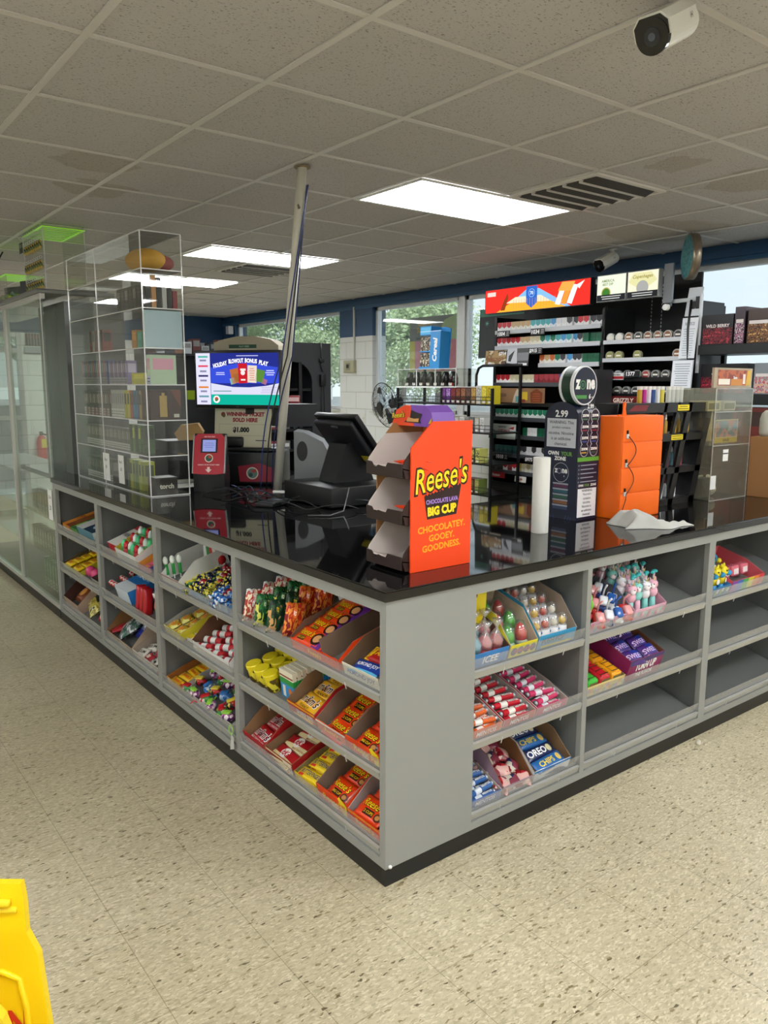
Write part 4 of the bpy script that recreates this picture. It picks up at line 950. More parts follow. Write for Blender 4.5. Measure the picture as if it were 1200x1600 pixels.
def bus(col):
    def f():
        b = B(); b.box(-.031, .031, -.045, .045, .004, .062, mat(col, .25), None, .012, 3)
        for s_ in (-1, 1):
            F = rightf(.0312, 0, 0) if s_ > 0 else leftf(-.0312, 0, 0)
            for k in range(3): b.rect(-.034+.024*k, -.015+.024*k, .03, .048, mat('#6a5a3a', .15), F)
            for y in (-.025, .025): b.cyl(.011, -.004, .004, mat('#1c1c1c', .6), T(s_*.028, y, .008) @ RY(90), 14)
        b.rect(-.024, .024, .028, .052, mat('#6a5a3a', .1), front(0, -.0452, 0)); b.box(-.018, .018, -.036, .036, .061, .066, mat(col, .2), None, .002); [b.rect(-.027, .027, -.032+.026*q, -.028+.026*q, mat('#3a2a1a', .4), topf(0, 0, .0662)) for q in range(3)]; b.disc(-.016, .016, .006, mat('#f4e07a', .3), front(0, -.0455, 0)); b.disc(.016, .016, .006, mat('#f4e07a', .3), front(0, -.0455, 0)); b.rect(-.014, .014, .01, .022, mat('#2a2a2a', .5), front(0, -.0455, 0)); return b
    return f
for i, q in enumerate((('bus_g', '#3fb83a', 'green'), ('bus_r', '#c4202a', 'red'), ('bus_y', '#eda21c', 'yellow'))):
    for j in range(3 if i else 2):
        put(q[0], bus(q[1]), R2(1) @ T(.05+i*.072, .058+j*.092 if i or True else 0, .004) @ RZ(0), 'toy_bus', '%s plastic toy bus in the pale yellow carton' % q[2], 'toy bus', q[2]+' toy buses in a row')
def turnup(b, w, hf, F):
    b.text('TURN UP', w*.5, hf*.62, hf*.36, W_, F, .0012, w*.6, .05, .1); b.text('THE FLAVOR', w*.5, hf*.25, hf*.18, W_, F, .0012, w*.5, .03, .1)
M = R2(1) @ T(.255, .008, .001)
tray(M, .225, .27, .10, .12, '#8a1f5a', 'tall purple carton of chewy sweet packs, middle shelf beside the toy buses', inner='#7a4a2a', extra=turnup, edge='#3a2a6a', cut=.5)

pile(M @ T(.005, .005, 0), .21, .25, 2, 4, 1, 'pur', bag(.1, .07, .03, '#4a2a7a', [('r', -.1, .5, -.2, .4, '#2a3a9a'), ('t', 'SWEET', 0, 0, .3, '#e8c8f0')]), 'candy_bag', 'purple sweet bag in the tall purple carton', 'candy bag', 'purple bags in the tall carton', z0=.075, tilt=20, lean=.004)

# ---- third right cabinet
R3 = lambda k: SH('R', 1.765, k)
tray(R3(0) @ T(.005, .008, .001), .17, .25, .045, .05, '#2f7ab0', 'blue and green printed carton of squeeze animal toys, top shelf of the third side cabinet', inner='#4a8ac0', extra=dots(['#7ab04a', '#d8e0e8', '#3a5a9a']))
def squeeze(c1, c2):
    def f():
        b = B(); m = mat(c1, .35); m2 = mat(c2, .35)
        b.lathe([(.012, 0), (.014, .004), (.013, .03)], m2, None, 14)
        b.ball(.022, m, T(0, 0, .05) @ SX(1, .9, 1.1), 14, 9); b.ball(.024, m, T(0, -.002, .09), 16, 10)
        b.disc(0, 0, .012, mat('#f2efe2', .4), front(0, -.0205, .05), .001)
        for s_ in (-1, 1):
            b.lathe([(.008, 0), (.006, .01), (0, .02)], m, T(s_*.014, 0, .106) @ RY(s_*18), 8); b.ball(.0042, BK, T(s_*.009, -.0225, .095), 8, 6); b.ball(.006, m, T(s_*.024, -.006, .058), 8, 6)
        b.lathe([(.006, 0), (.012, .012), (.010, .022), (0, .028)], m2, T(.02, -.016, .07) @ RX(40), 10)
        return b
    return f
for j in range(3):
    for i in range(3):
        q = ('sq_y', '#ecd81a', '#2f9ad8', 'yellow') if (i+j) % 4 != 3 and j < 2 else ('sq_b', '#1f86b8', '#e8d81a', 'blue')
        put(q[0], squeeze(q[1], q[2]), R3(0) @ T(.035+i*.058, .04+j*.065, .006+j*.03) @ RX(-12) @ RZ(jit(25)), 'squeeze_toy', q[3]+' animal squeeze toy in the blue and green carton', 'toy', q[3]+' squeeze toys')
def rainbow(b, w, hf, F):
    cs = ['#8a4ab0', '#3a6ac8', '#3ab05a', '#e0d82a', '#f08a2a', '#e0404a']
    for k, c in enumerate(cs): b.rect(w*k/6, w*(k+1)/6, 0, hf, mat(c, .35), F, .001)
tray(R3(0) @ T(.18, .008, .001), .28, .25, .055, .08, '#e0505a', 'rainbow fronted carton beside the yellow squeeze toys', inner='#e0606a', extra=rainbow)
for k in range(3):
    def slime():
        b = B(); b.box(-.03, .03, -.02, .02, 0, .05, mat('#d86a7a', .3), None, .008); b.rect(-.02, .02, .01, .035, mat('#f4e8e8', .4), front(0, -.0202, 0)); return b
    put('slime', slime, R3(0) @ T(.23+.08*k, .08, .03) @ RX(-20), 'slime_pack', 'pink sweet pack in the rainbow fronted carton', 'sweet packet', 'pink packs in the rainbow carton')
# ================================================================ ON THE COUNTER
CT = lambda x, y, r=0, z=0: T(x, y, ZT+z) @ RZ(r)
KR = mat('#a8794c', .75); DKB = mat('#2a1712', .5)
# ---- orange peanut butter cup display
t = thing('candy_display_stand', 'tall orange card candy display with three white scoops facing sideways, at the counter corner', 'candy display', CT(0, 0))
f = B(); OR = mat('#ff4a12', .42)
pr = [(.19, .001), (.444, .001), (.444, .471), (.276, .471), (.19, .392)]
f.prism(pr, -.003, .003, OR, face((0, .124, 0), (1, 0, 0), (0, 0, 1)), cap=OR)
F = front(.317, .1208, 0)
f.text("Reese's", -.004, .3, .094, mat('#2a0f06', .4), F, .0006, .238, .055, .3, 7)
f.text("Reese's", -.004, .3, .08, mat('#ffe01a', .4), F, .0012, .224, .008, .3, 7)
zig = [(-.075+.0065*k, .238+(.006 if k % 2 else 0)+.0012*k) for k in range(25)]
f.poly([(-.062, .165), (.062, .172)]+zig[::-1], mat('#2a1010', .4), F, .0009)
f.text('CHOCOLATE LAVA', 0, .222, .015, mat('#b892e8', .4), F, .0015, .135, .03, 0, 2)
f.text('BIG CUP', 0, .192, .03, mat('#ffe01a', .4), F, .0015, .122, .06, 0, 3)
for k, s_ in enumerate(('CHOCOLATEY.', 'GOOEY.', 'GOODNESS.')): f.text(s_, .0, .137-.031*k, .0225, mat('#ffb01a', .4), F, .0006, .2, .03, 0, 3)
f.build('side_panel', t)
g = B(); x_ = face((0, .317, 0), (1, 0, 0), (0, 0, 1))
g.prism([(.205, 0), (.44, 0), (.44, .44), (.275, .46), (.205, .39)], -.002, .002, KR, x_)
g.box(.40, .44, .129, .314, 0, .46, KR); g.box(.205, .4, .129, .314, 0, .003, DKB); g.build('back_panel', t)
WI = mat('#d9cdc6', .6)
for k, z in enumerate((.332, .187, .042)):
    s_ = B()
    M = T(.16, 0, z)
    # sloping white floor and back, cheeks either side, low torn-edge lip
    P = face((0, 0, 0), (1, 0, 0), (0, 0, 1))
    s_.prism([(0, 0), (.13, -.03), (.235, .0), (.235, .08), (.232, .08), (.228, .004), (.13, -.027), (.004, .003)], -.31, -.131, WI, M @ P, smooth=False)
    for y in (.129, .309): s_.prism([(0, .0), (.01, .022), (.075, .095), (.235, .095), (.235, .0), (.13, -.03)], -y-.003, -y, WI if y > .2 else DKB, M @ P)
    lip = [(.129, -.03), (.311, -.03), (.311, .012), (.285, .010), (.275, .0), (.262, -.008), (.25, .002), (.21, -.002), (.2, .012), (.129, .012)]
    s_.prism(lip, -.0015, .0015, DKB, M @ face((.0, 0, 0), (0, -1, 0), (0, 0, 1)) @ SX(-1))
    s_.build('scoop', t)
    h = B(); h.prism([(.015, -.035), (.2, -.055), (.2, -.032), (.13, -.034), (.005, -.005)], -.31, -.13, DKB, M @ P); h.build('scoop_underside', t)
hd = B(); PU = mat('#7a4cae', .42)
hm = T(.29, .247, .452)
prof = [(-.085, -.02), (-.06, .035), (.055, .052), (.085, .02), (.1, -.035)]
hd.prism([(-.1, 0), (-.075, .05), (-.03, .066), (.07, .066), (.1, .045), (.115, 0)], -.09, .0, mat('#ee4a1c', .42), hm @ face((0, 0, 0), (0, -1, 0), (0, 0, 1)) )
hd.prism([(.02, 0), (.0, .067), (.072, .067), (.102, .046), (.117, 0)], -.0915, .002, PU, hm @ face((0, 0, 0), (0, -1, 0), (0, 0, 1)))
HF = hm @ face((-.003, 0, 0), (0, -1, 0), (0, 0, 1))
hd.build('header', t)
hp = B()
hm2 = hm @ face((0.0, 0, 0), (0, -1, 0), (0, 0, 1))
hp.poly([(-.03, .012), (.0, .028), (.005, .052), (.03, .045), (.06, .04), (.05, .022), (.055, .01)], mat('#1c0d08', .3), hm2, .0035)
hp.poly([(-.018, .014), (-.01, .028), (.02, .024), (.045, .026), (.042, .014)], mat('#d09a5a', .5), hm2, .0042)
hp.text("Reese's", -.062, .034, .022, mat('#2a0f06', .4), hm2, .003, .07, .06, .22, 5); hp.text("Reese's", -.062, .034, .018, mat('#ffe01a', .4), hm2, .0036, .064, .01, .22, 5)
hp.poly([(.09, .01), (.1, .022), (.108, .03), (.104, .012)], mat('#d8c01a', .4), hm2, .0036)
hp.build('header_print', t)
for (x, y, z, r, nm) in ((.30, .17, 1.266, 10, 't'), (.27, .17, 1.255, -20, 't'), (.285, .20, 1.262, 30, 't'), (.275, .19, 1.117, 5, 'm')):
    put('or', P_ORANGE, T(x-.03, y, z-.002) @ RZ(-90+r) @ RX(-14) @ SX(.8, .8, .8), 'candy_bag', 'orange cup pack left in the %s scoop of the orange display' % ('top' if nm == 't' else 'middle'), 'candy bag', 'packs in the top scoop' if nm == 't' else None)
# ---- paper towel roll
t = thing('paper_roll', 'tall white paper roll standing upright on the black counter', 'paper roll', CT(1.046, .348))
B().lathe([(.014, .302), (.014, .0), (.033, 0), (.034, .002), (.034, .3), (.033, .302), (.014, .302)], mat('#e9e9e2', .8), None, 36).build('paper', t)
B().lathe([(.0138, .301), (.0138, .001), (.012, .001), (.012, .301), (.0138, .301)], mat('#8a7058', .8), None, 24).build('core', t)
# ---- round topped nicotine pouch dispenser
NV = mat('#141a33', .4); G_ = mat('#6a9a4a', .4); LG = mat('#c9ccd2', .45)
t = thing('pouch_dispenser', 'navy pouch tin dispenser with a round sign, between the paper roll and orange cabinet', 'tobacco display', CT(1.374, .436, 1))
w_, d_ = .150, .185
def arch(w, h, r0=0): 
    c = .075
    return [(0, 0), (w, 0), (w, h-c)]+[(w/2+w/2*math.cos(PI*k/16), h-c+c*math.sin(PI*k/16)) for k in range(1, 16)]+[(0, h-c)]
f = B()
f.prism(arch(d_, .512), 0, w_, NV, face((0, 0, 0), (0, 1, 0), (0, 0, 1)))
L = face((-.0002, d_, 0), (0, -1, 0), (0, 0, 1))
f.rect(.014, d_-.012, .315, .44, LG, L); 
for k, s_ in enumerate(('WARNING: This', 'product contains', 'nicotine. Nicotine', 'is an addictive', 'chemical.')): f.text(s_, d_/2, .424-.0235*k, .0135, mat('#15171c', .5), L, .0009, .145, .01)
f.text('2.99', d_*.5, .461, .031, W_, L, .001, .11, .03)
f.text('OWN', .055, .288, .019, W_, L, .001, .06, .05); f.text('YOUR', .127, .288, .019, G_, L, .001, .062, .05); f.text('ZONE', d_*.5, .266, .018, W_, L, .001, .07, .05)
f.ring(.1, .205, .041, .043, mat('#b8bcc6', .4), L, .001); f.text('z   ne', .1, .212, .02, W_, L, .001, .07, .04); f.ring(.091, .211, .009, .0125, mat('#8a8f9c', .4), L, .0012); f.text('6', .118, .19, .008, W_, L, .001)
for k, c in enumerate(('#5a2a4a', '#2a5a6a', '#2f5a4a', '#8a5a3a', '#3a4a6a')): 
    yb = .138-.024*k; f.rect(.06, .14, yb, yb+.014, mat(c, .4), L, .001); f.rect(.058, .142, yb+.014, yb+.021, mat('#9aa0ac', .4), L, .0012)
for r_ in (.035, .05, .062): f.ring(.1, .022, r_, r_+.0015, mat('#3a5a9a', .4), L, .0014, a0=PI*1.05, a1=PI*1.95)
Rf = front(0, -.0002, 0)
for i in range(2):
    for j in range(4):
        cx, cy = .043+i*.066, .452-.048*j
        c = (('#4a7a5a', '#4a7a5a'), ('#8a2a3a', '#8a2a3a'), ('#2a4a9a', '#2a4a9a'), ('#c8a03a', '#2f5a4a'))[j][i]
        f.disc(cx, cy, .0285, mat('#e4e6ea', .3), Rf, .0008, ry=.031); f.disc(cx, cy, .0265, NV, Rf, .0012, ry=.029); f.rect(cx-.022, cx+.015, cy-.016, cy-.01, mat(c, .4), Rf, .0016); f.text('zone', cx, cy+.003, .012, W_, Rf, .0016, .044, .04)
f.rect(0, w_, .257, .275, mat('#5fa83a', .4), Rf, .0008); f.text('2.99', w_*.5, .494, .02, W_, Rf, .001, .09, .03); 
for k in range(5): f.rect(.024, .135-.02*(k % 2), .238-.018*k, .242-.018*k, mat('#9aa4b4', .5), Rf, .0008); f.disc(.012, .24-.018*k, .004, mat('#6a8a9a', .5), Rf, .0008)
f.text('OWN', .03, .152, .011, W_, Rf, .001, .034, .04); f.text('YOUR', .07, .152, .011, G_, Rf, .001, .036, .04); f.text('ZONE', .117, .152, .011, W_, Rf, .001, .045, .04)
f.rect(.01, w_-.01, .012, .138, mat('#f2f3f4', .5), Rf, .0008)
for k, s_ in enumerate(('WARNING:', 'This product', 'contains', 'nicotine.', 'Nicotine is', 'an addictive', 'chemical.')): f.text(s_, w_/2, .129-.0175*k, .0105, mat('#15171c', .5), Rf, .0014, .115, .01)
f.build('body', t)
h = B(); 
HM = T(.047, .012, .582)
h.cyl(.083, 0, .075, mat('#e9ebee', .35), HM @ face((0, .075, 0), (1, 0, 0), (0, 0, 1)), 40)
h.cyl(.0833, .014, .06, mat('#1f3a2a', .4), HM @ face((0, .075, 0), (1, 0, 0), (0, 0, 1)), 40)
HF = HM @ face((0, -.0002, 0), (1, 0, 0), (0, 0, 1))
HF = HF @ SX(1.27, 1.27, 1); h.disc(0, 0, .061, NV, HF, .0008, 40); h.text('z   ne', 0, .004, .034, W_, HF, .0016, .105, .05); h.ring(-.014, .002, .0115, .0155, mat('#4a8a5a', .3), HF, .0018); h.ring(-.014, .002, .003, .006, mat('#4a8a5a', .3), HF, .0018)
h.poly([(-.05, -.032), (.01, -.032), (.01, -.044), (-.043, -.044)], mat('#4f9a4a', .4), HF, .0014); h.text('6', .026, -.036, .017, W_, HF, .0016, .02, .05); h.text('MG', .042, -.04, .006, W_, HF, .0016, .014)
h.build('round_sign', t)
# ---- orange locking cabinet
t = thing('orange_cabinet', 'tall bright orange locking box with four black cabled latches, beside the navy dispenser', 'storage box', CT(1.539, .333, -1))
OC = mat('#ff6e02', .5)
B().box(0, .29, 0, .122, 0, .452, OC, None, .003).build('body', t)
for k in range(4): B().box(.002, .288, -.004, -.0002, .004+k*.112, .112+k*.112, OC, None, .0012).build('drawer_front', t)
for k, z in enumerate((.37, .245, .118)):
    q = B(); q.box(.020, .036, -.010, -.004, z-.014, z+.006, ALU, None, .002); q.box(.023, .029, -.012, -.0045, z+.006, z+.022, BK, None, .001); q.build('latch', t)
cb = B()
for z0, z1, s_ in ((.37, .245, .055), (.245, .118, .048)):
    cb.tube([(.03+s_*math.sin(PI*k/12), -.013, z0-.005+(z1-z0)*k/12) for k in range(13)], .0018, BK)
cb.tube([(.03, -.013, .112), (.028, -.014, .09), (.014, -.014, .06), (.004, -.012, .03), (.002, -.01, .006)], .0018, BK); cb.build('latch_cable', t)
h = B(); h.box(.01, .05, .03, .04, .452, .458, OC)
h.prism([(0, 0), (.012, 0), (.02, .055), (.014, .06), (.008, .055)], 0, .006, OC, T(.03, .03, .452) @ face((0, 0, 0), (1, 0, 0), (0, 0, 1))); h.prism([(.02, 0), (.04, 0), (.022, .055), (.014, .06)], 0, .006, OC, T(.03, .04, .452) @ face((0, 0, 0), (1, 0, 0), (0, 0, 1))); h.build('handle', t)
# ---- crumpled cloth
def cloth():
    b = B(); nx, ny = 44, 26; vs = []; fs = []
    for j in range(ny+1):
        for i in range(nx+1):
            u, v = i/nx, j/ny
            w = .17*(1-.72*u)+.012*math.sin(14*u)
            x = u*.33+.02*math.sin(6*v+2*u)*(1-u); y = (v-.5)*w+.022*math.sin(7*u+1)
            bulge = max(0, 1-(2*v-1)**4)**.5
            h = bulge*(.042*math.exp(-((u-.2)/.24)**2)+.018*(1-u))+.012*abs(math.sin(9*v+5*u+1))*(1-.5*u)+.010*math.exp(-((v-.35-.3*u)/.07)**2)-.014*math.exp(-((v-.58-.1*u)/.05)**2)*(1-.5*u)+.004*math.sin(31*u+17*v)
            edge = min(1, 7*min(v, 1-v), 7*u, 12*(1-u)); h = max(.0035, h*(.05+.95*edge))
            vs.append((x, y, h))
    for j in range(ny):
        for i in range(nx):
            a = j*(nx+1)+i; fs.append((a, a+1, a+nx+2, a+nx+1))
    n0 = len(vs); vs += [(v[0], v[1], max(.0004, v[2]-.003)) for v in vs]
    fs += [tuple(n0+k for k in f[::-1]) for f in fs]
    rim = [i for i in range(nx+1)]+[(nx+1)*j+nx for j in range(1, ny+1)]+[(nx+1)*ny+i for i in range(nx-1, -1, -1)]+[(nx+1)*j for j in range(ny-1, 0, -1)]
    for i in range(len(rim)): a, c = rim[i], rim[(i+1) % len(rim)]; fs.append((a, n0+a, n0+c, c))
    return b.add(vs, fs, mat('#c6c6c0', .95), None, True)
o = cloth().build('cloth', None, CT(1.405, .235, -31)); tag(o, 'crumpled grey white cleaning cloth lying in front of the orange cabinet', 'cloth')
# ---- black raked rack of small bottles
t = thing('bottle_rack', 'black slanted plastic rack of small bottles behind the orange cabinet', 'display rack', CT(1.55, .46))
BR = mat('#121316', .35)
sh = lambda z: .30*z*.9      # slant
f = B()
for x0, x1 in ((0, .03), (.36, .385), (.47, .49), (.56, .60), (.74, .79)):
    f.prism([(x0, 0), (x1, 0), (x1+sh(.5), .5), (x0+sh(.5), .5)], -.14 if x0 in (0, .74) else -.015, 0, BR, face((0, 0, 0), (1, 0, 0), (0, 0, 1)))
f.build('upright', t)
for z, h_ in ((0, .03), (.155, .03), (.315, .035), (.455, .045)):
    s_ = B(); s_.box(sh(z), .79+sh(z), 0, .14, z, z+h_, BR); s_.build('shelf', t)
s_ = B(); s_.box(0, .79, .141, .146, 0, .05, BR); s_.prism([(.45, .05), (.60, .05), (.74, .47), (.59, .47)], -.145, -.142, mat('#0e1024', .5), face((0, 0, 0), (1, 0, 0), (0, 0, 1))); s_.build('back', t)
Fr = front(0, -.0006, 0); yl = mat('#f0dc1e', .4); yk = mat('#6a5a10', .5)
B().rect(.60, .70, .462, .49, yl, Fr).lines(.605, .695, .465, .487, 2, yk, Fr, .0008).build('label_strip', t)
B().rect(.56, .66, .32, .345, yl, Fr).lines(.565, .655, .322, .343, 2, yk, Fr, .0008).build('label_strip', t)
B().poly([(.2, .465), (.34, .465), (.36, .492), (.25, .492)], mat('#7a1a22', .4), Fr).build('logo_print', t)
def vial(c, cap, gl=.2):
    def f():
        b = B(); b.lathe([(.013, 0), (.014, .004), (.014, .055), (.007, .066), (.007, .07)], mat(c, gl), None, 14); b.lathe([(.009, .068), (.008, .085), (.003, .096)], mat(cap, .3), None, 12); return b
    return f
for (kz, z) in ((0, .031), (1, .186), (2, .351)):
    for k in range(8):
        x = (.40, .428, .455, .503, .532, .615, .645, .675)[k]+sh(z)
        if kz == 2: q = ('vial_gold', vial('#b8923a', '#f0ece0'), 'gold vial with a pale cap on the upper row of the black rack')
        elif kz == 1: q = (('vial_red', vial('#8a3a44', '#c9ccd0'), 'red vial on the middle row of the black rack'), ('vial_teal', vial('#5a8a9a', '#c9ccd0'), 'teal vial on the middle row of the black rack'))[k % 2]
        else: q = ('vial_steel', vial('#dfe3e6', '#7a2a30', .12), 'silver vial with a dark red cap on the bottom row of the black rack')
        put(q[0], q[1], CT(1.55+x, .46, 0, z) @ T(0, .032+.03*(k % 2), 0) @ SX(.85, .85, 1), 'vial', q[2], 'vial', q[2].split(' on ')[0]+'s')
for k, c in enumerate(('#c9a22a', '#b81a8a', '#e9e2ea', '#2a4a8a', '#e8e9ec', '#d8c84a', '#c9ccc4', '#c9ccc4', '#bfc2ba', '#c9ccc4')):
    put('tube'+c, (lambda c=c: B().cyl(.0115, 0, .075, mat(c, .3), None, 14).cyl(.0125, .062, .078, mat('#e4e4e0', .3), None, 14)), CT(1.89+k*.036+(.02 if k > 5 else 0), .50, 0, .501), 'lip_tube', {'#c9a22a': 'mustard', '#b81a8a': 'magenta', '#e9e2ea': 'pale pink', '#2a4a8a': 'blue', '#e8e9ec': 'white', '#d8c84a': 'yellow', '#c9ccc4': 'grey', '#bfc2ba': 'dull grey'}[c]+' tube standing on top of the black slanted rack', 'tube', 'grey tubes on the rack' if c == '#c9ccc4' else None)
# ---- clear box, card, notes
t = thing('clear_display_box', 'tall clear plastic display box beside the brown carton', 'display box', CT(2.385, .40, -1))
CL = clear('#efeee6', .07, .03, .05); f = B()
for a in ((0, .35, 0, .004, 0, .57), (0, .35, .2, .204, 0, .57), (0, .004, .004, .2, 0, .57), (.346, .35, .004, .2, 0, .57), (.004, .346, .004, .2, 0, .004), (.004, .346, .004, .2, .566, .57)): f.box(*a, CL)
f.build('case', t)
e = B(); ed = clear('#f8f8f2', .35, .1, .35)
for x in (0, .347): 
    for y in (-.001, .201): e.box(x, x+.003, y, y+.003, 0, .57, ed)
for z in (0, .28, .45, .567): e.box(0, .35, -.0015, .0015, z, z+.003, ed); e.box(0, .35, .2, .203, z, z+.003, ed)
e.build('polished_edge', t)
for z in (.28, .45): B().box(.005, .345, .005, .199, z, z+.003, CL).build('shelf', t)
n_ = B(); n_.rect(.1, .15, .20, .26, W_, front(0, -.0006, 0)); n_.rect(.1, .148, .236, .242, mat('#3a3a3a', .5), front(0, -.0006, 0), .0008); n_.build('price_note', t); n_ = B(); n_.rect(.0, .05, .06, .13, mat('#e9e9e4', .6), front(0, -.0008, 0)); n_.build('price_note', t)
o = B().box(0, .22, 0, .003, 0, .12, mat('#e9dcae', .5)).rect(.006, .214, .03, .114, patt(['#b9c4c4', '#8a9aa4', '#d8a0a0', '#7fa0b8'], 30, .4), front(0, 0, 0)).rect(0, .22, .0, .026, mat('#d9c22a', .5), front(0, 0, 0)).text('E-PACK', .11, .013, .014, mat('#3a2a1a', .5), front(0, 0, 0), .0008, .15, .04).build('price_card', None, CT(2.47, .44, 0, .29)); tag(o, 'cream card of pod pictures with a yellow foot inside the clear box', 'card')
for k in range(2):
    o = B().box(0, .12, 0, .1, 0, .05, mat(('#d9d4a8', '#c9c4b0')[k], .6)).rect(.01, .11, .008, .04, mat('#8a8a6a', .6), front(0, 0, 0)).build('small_carton', None, CT(2.40+.15*k, .45, 0, .455)); tag(o, ('yellowish', 'greyish')[k]+' small carton in the top of the clear box', 'carton')
put('duck', lambda: B().ball(.035, mat('#d9dacc', .4), T(0, 0, .036) @ SX(1.3, 1, 1), 16, 10).ball(.02, mat('#d9dacc', .4), T(-.012, 0, .075) @ SX(.8, .8, 1.3), 12, 8).ball(.011, mat('#d9dacc', .4), T(-.014, 0, .104), 10, 8), CT(2.55, .5, 0, .006), 'white_ornament', 'small white rounded ornament at the bottom of the clear box', 'ornament')
o = B()
for k in range(9): o.box(.014*k, .014*k+.006, 0, .05, 0, .1, mat('#8a8a84', .5))
o.box(-.004, .124, .05, .054, 0, .11, mat('#b8b8b0', .5)); o = o.build('ribbed_holder', None, CT(2.40, .47, 0, .006)); tag(o, 'grey ribbed holder in the lower left of the clear box', 'holder')
t = thing('counter_sign', 'tan and red framed sign card lying on top of the clear box', 'sign', CT(2.39, .42, 0, .572))
B().box(0, .37, 0, .012, 0, .1, clear('#d9c9ae', .1, .1, .5)).build('frame', t)
q = B(); Fs = front(0, -.0008, 0); q.rect(.035, .34, .012, .09, patt(['#9a4a34', '#b8603a', '#8a3a2a'], 12, .4, (1, 1, 1), 'noise'), Fs); q.rect(.04, .15, .016, .045, mat('#efe6d8', .5), Fs, .001); q.rect(.16, .27, .012, .045, mat('#c9843a', .5), Fs, .001); q.text('Save', .2, .052, .016, W_, Fs, .0012, .08, .04); q.poly([(.305, .012), (.35, .012), (.355, .09), (.32, .09)], mat('#d0a83a', .5), Fs, .0012); q.rect(.275, .3, .02, .07, mat('#e9d9d0', .5), Fs, .0012); q.build('printed_card', t)
# ---- brown carton
t = thing('cardboard_carton', 'plain brown cardboard carton at the far end of the counter', 'carton', CT(2.745, .10, 0))
f = B(); f.box(0, .5, 0, .295, 0, .318, KR, None, .003); f.build('body', t)
B().box(.001, .499, .12, .17, .3182, .3188, mat('#b58a5c', .3)).build('tape', t); B().box(-.001, .0, .12, .17, .25, .318, mat('#b58a5c', .3)).build('tape', t)
o = B().box(0, .16, 0, .12, 0, .03, BK).build('black_tray', None, CT(2.76, .17, 0, .32)); tag(o, 'small black tray on top of the brown carton', 'tray')
o = B().box(0, .2, 0, .1, 0, .035, mat('#2f9fd8', .4)).rect(.02, .18, .005, .02, W_, front(0, 0, 0)).build('blue_box', None, CT(2.93, .18, 0, .32)); tag(o, 'flat sky blue box on the brown carton', 'box')
put('owl', lambda: B().lathe([(.03, 0), (.036, .02), (.036, .09), (.028, .12), (.012, .135), (0, .138)], mat('#b8b8ae', .5), None, 18).disc(-.01, .1, .006, BK, front(0, -.035, 0), .001).disc(.012, .1, .006, BK, front(0, -.035, 0), .001), CT(2.80, .34, 0, .32), 'bear_ornament', 'pale grey figure with black eyes standing on the brown carton', 'ornament')

# ---- leaning white pole with cables
PB = Vector((.745, 1.93, ZT)); PT = Vector((.76, 1.69, HC-.002))
PB = Vector((.79, 2.0, ZT)); PT = Vector((.771, 1.665, HC-.008))
t = thing('pole', 'white utility pole leaning from the counter up to the ceiling', 'pole', Matrix.Translation(PB))
dv = PT-PB
B().tube([(0, 0, 0), tuple(dv*.5), tuple(dv)], .023, mat('#d6d3c4', .5), None, 20).build('tube', t)
B().cyl(.04, -.005, .0, mat('#8a7a5a', .7), Matrix.Translation(dv), 20).build('ceiling_collar', t)
w_ = B()
w_.add([tuple(Vector(p)+dv*.88+Vector((-.02, -.024, 0))) for p in ((0, 0, 0), (.012, -.001, .004), (.02, -.001, .018), (.01, 0, .03), (-.004, 0, .02))], [(0, 1, 2, 3, 4)], mat('#6a6354', .8)); w_.build('scuff_mark', t)
def dotted(p, q, n=14, amp=.01, sag=0, seed=1):
    r = random.Random(seed); p, q = Vector(p), Vector(q)
    return [tuple(p.lerp(q, k/n)+Vector((r.uniform(-amp, amp), r.uniform(-amp, amp), -sag*math.sin(PI*k/n)))) for k in range(n+1)]
for k, c in enumerate(('#1a2a5a', '#16181c', '#2a3a7a')):
    a = PB+dv*.95+Vector((.022, -.020-.006*k, 0)); m_ = PB+dv*.45+Vector((.01-.03*k, -.03, 0)); e_ = PB+Vector((-.03-.035*k, .0, .02))
    pts = [tuple(a.lerp(m_, j/10)) for j in range(10)]+[tuple(m_.lerp(e_, j/8)+Vector((-.035*math.sin(PI*j/8), 0, -.0*j))) for j in range(9)]
    o = B().tube(pts, .0035, mat(c, .4), None, 6).build('cable'); tag(o, ('dark blue cable strapped down the leaning pole', 'black cable strapped down the leaning pole', 'bright blue cable hanging off the leaning pole')[k], 'cable')
# ---- monitor
P0 = Vector((.655, 2.72, 0)); P1 = Vector((.985, 2.27, 0)); e_ = (P1-P0).normalized(); wM = (P1-P0).length
zb, zt = 1.372, 1.71
MF = face((P0.x, P0.y, zb), (e_.x, e_.y, 0), (0, 0, 1)); hM = zt-zb
t = thing('lottery_monitor', 'black framed screen showing a blue holiday lottery advert with a teal foot', 'monitor', MF)
f = B(); f.box(0, wM, 0, hM, -.04, 0, mat('#0b0c0e', .3), None, .004); f.build('casing', t)
s_ = B(); I = Matrix.Identity(4); Ec = lambda c, k=.9: lampmat(c, k)
x0, x1, y0, y1 = .012, wM-.014, .022, hM-.016; ww = x1-x0; hh = y1-y0; X = lambda a: x0+ww*a; Yv = lambda a: y0+hh*a
s_.rect(x0, x1, y0, y1, Ec('#27318a'), I, .001)
s_.poly([(X(.18), Yv(.42)), (X(1), Yv(.42)), (X(1), Yv(.72)), (X(.6), Yv(.82)), (X(.18), Yv(.72))], Ec('#3a50d8'), I, .0013)
s_.rect(x0, X(.175), y0, y1, Ec('#e2e0f4'), I, .0016)
s_.poly([(X(.18), Yv(.2)), (X(1), Yv(.2)), (X(1), Yv(.42)), (X(.85), Yv(.37)), (X(.65), Yv(.34)), (X(.45), Yv(.345)), (X(.18), Yv(.42))], Ec('#dcdcf2'), I, .0016)
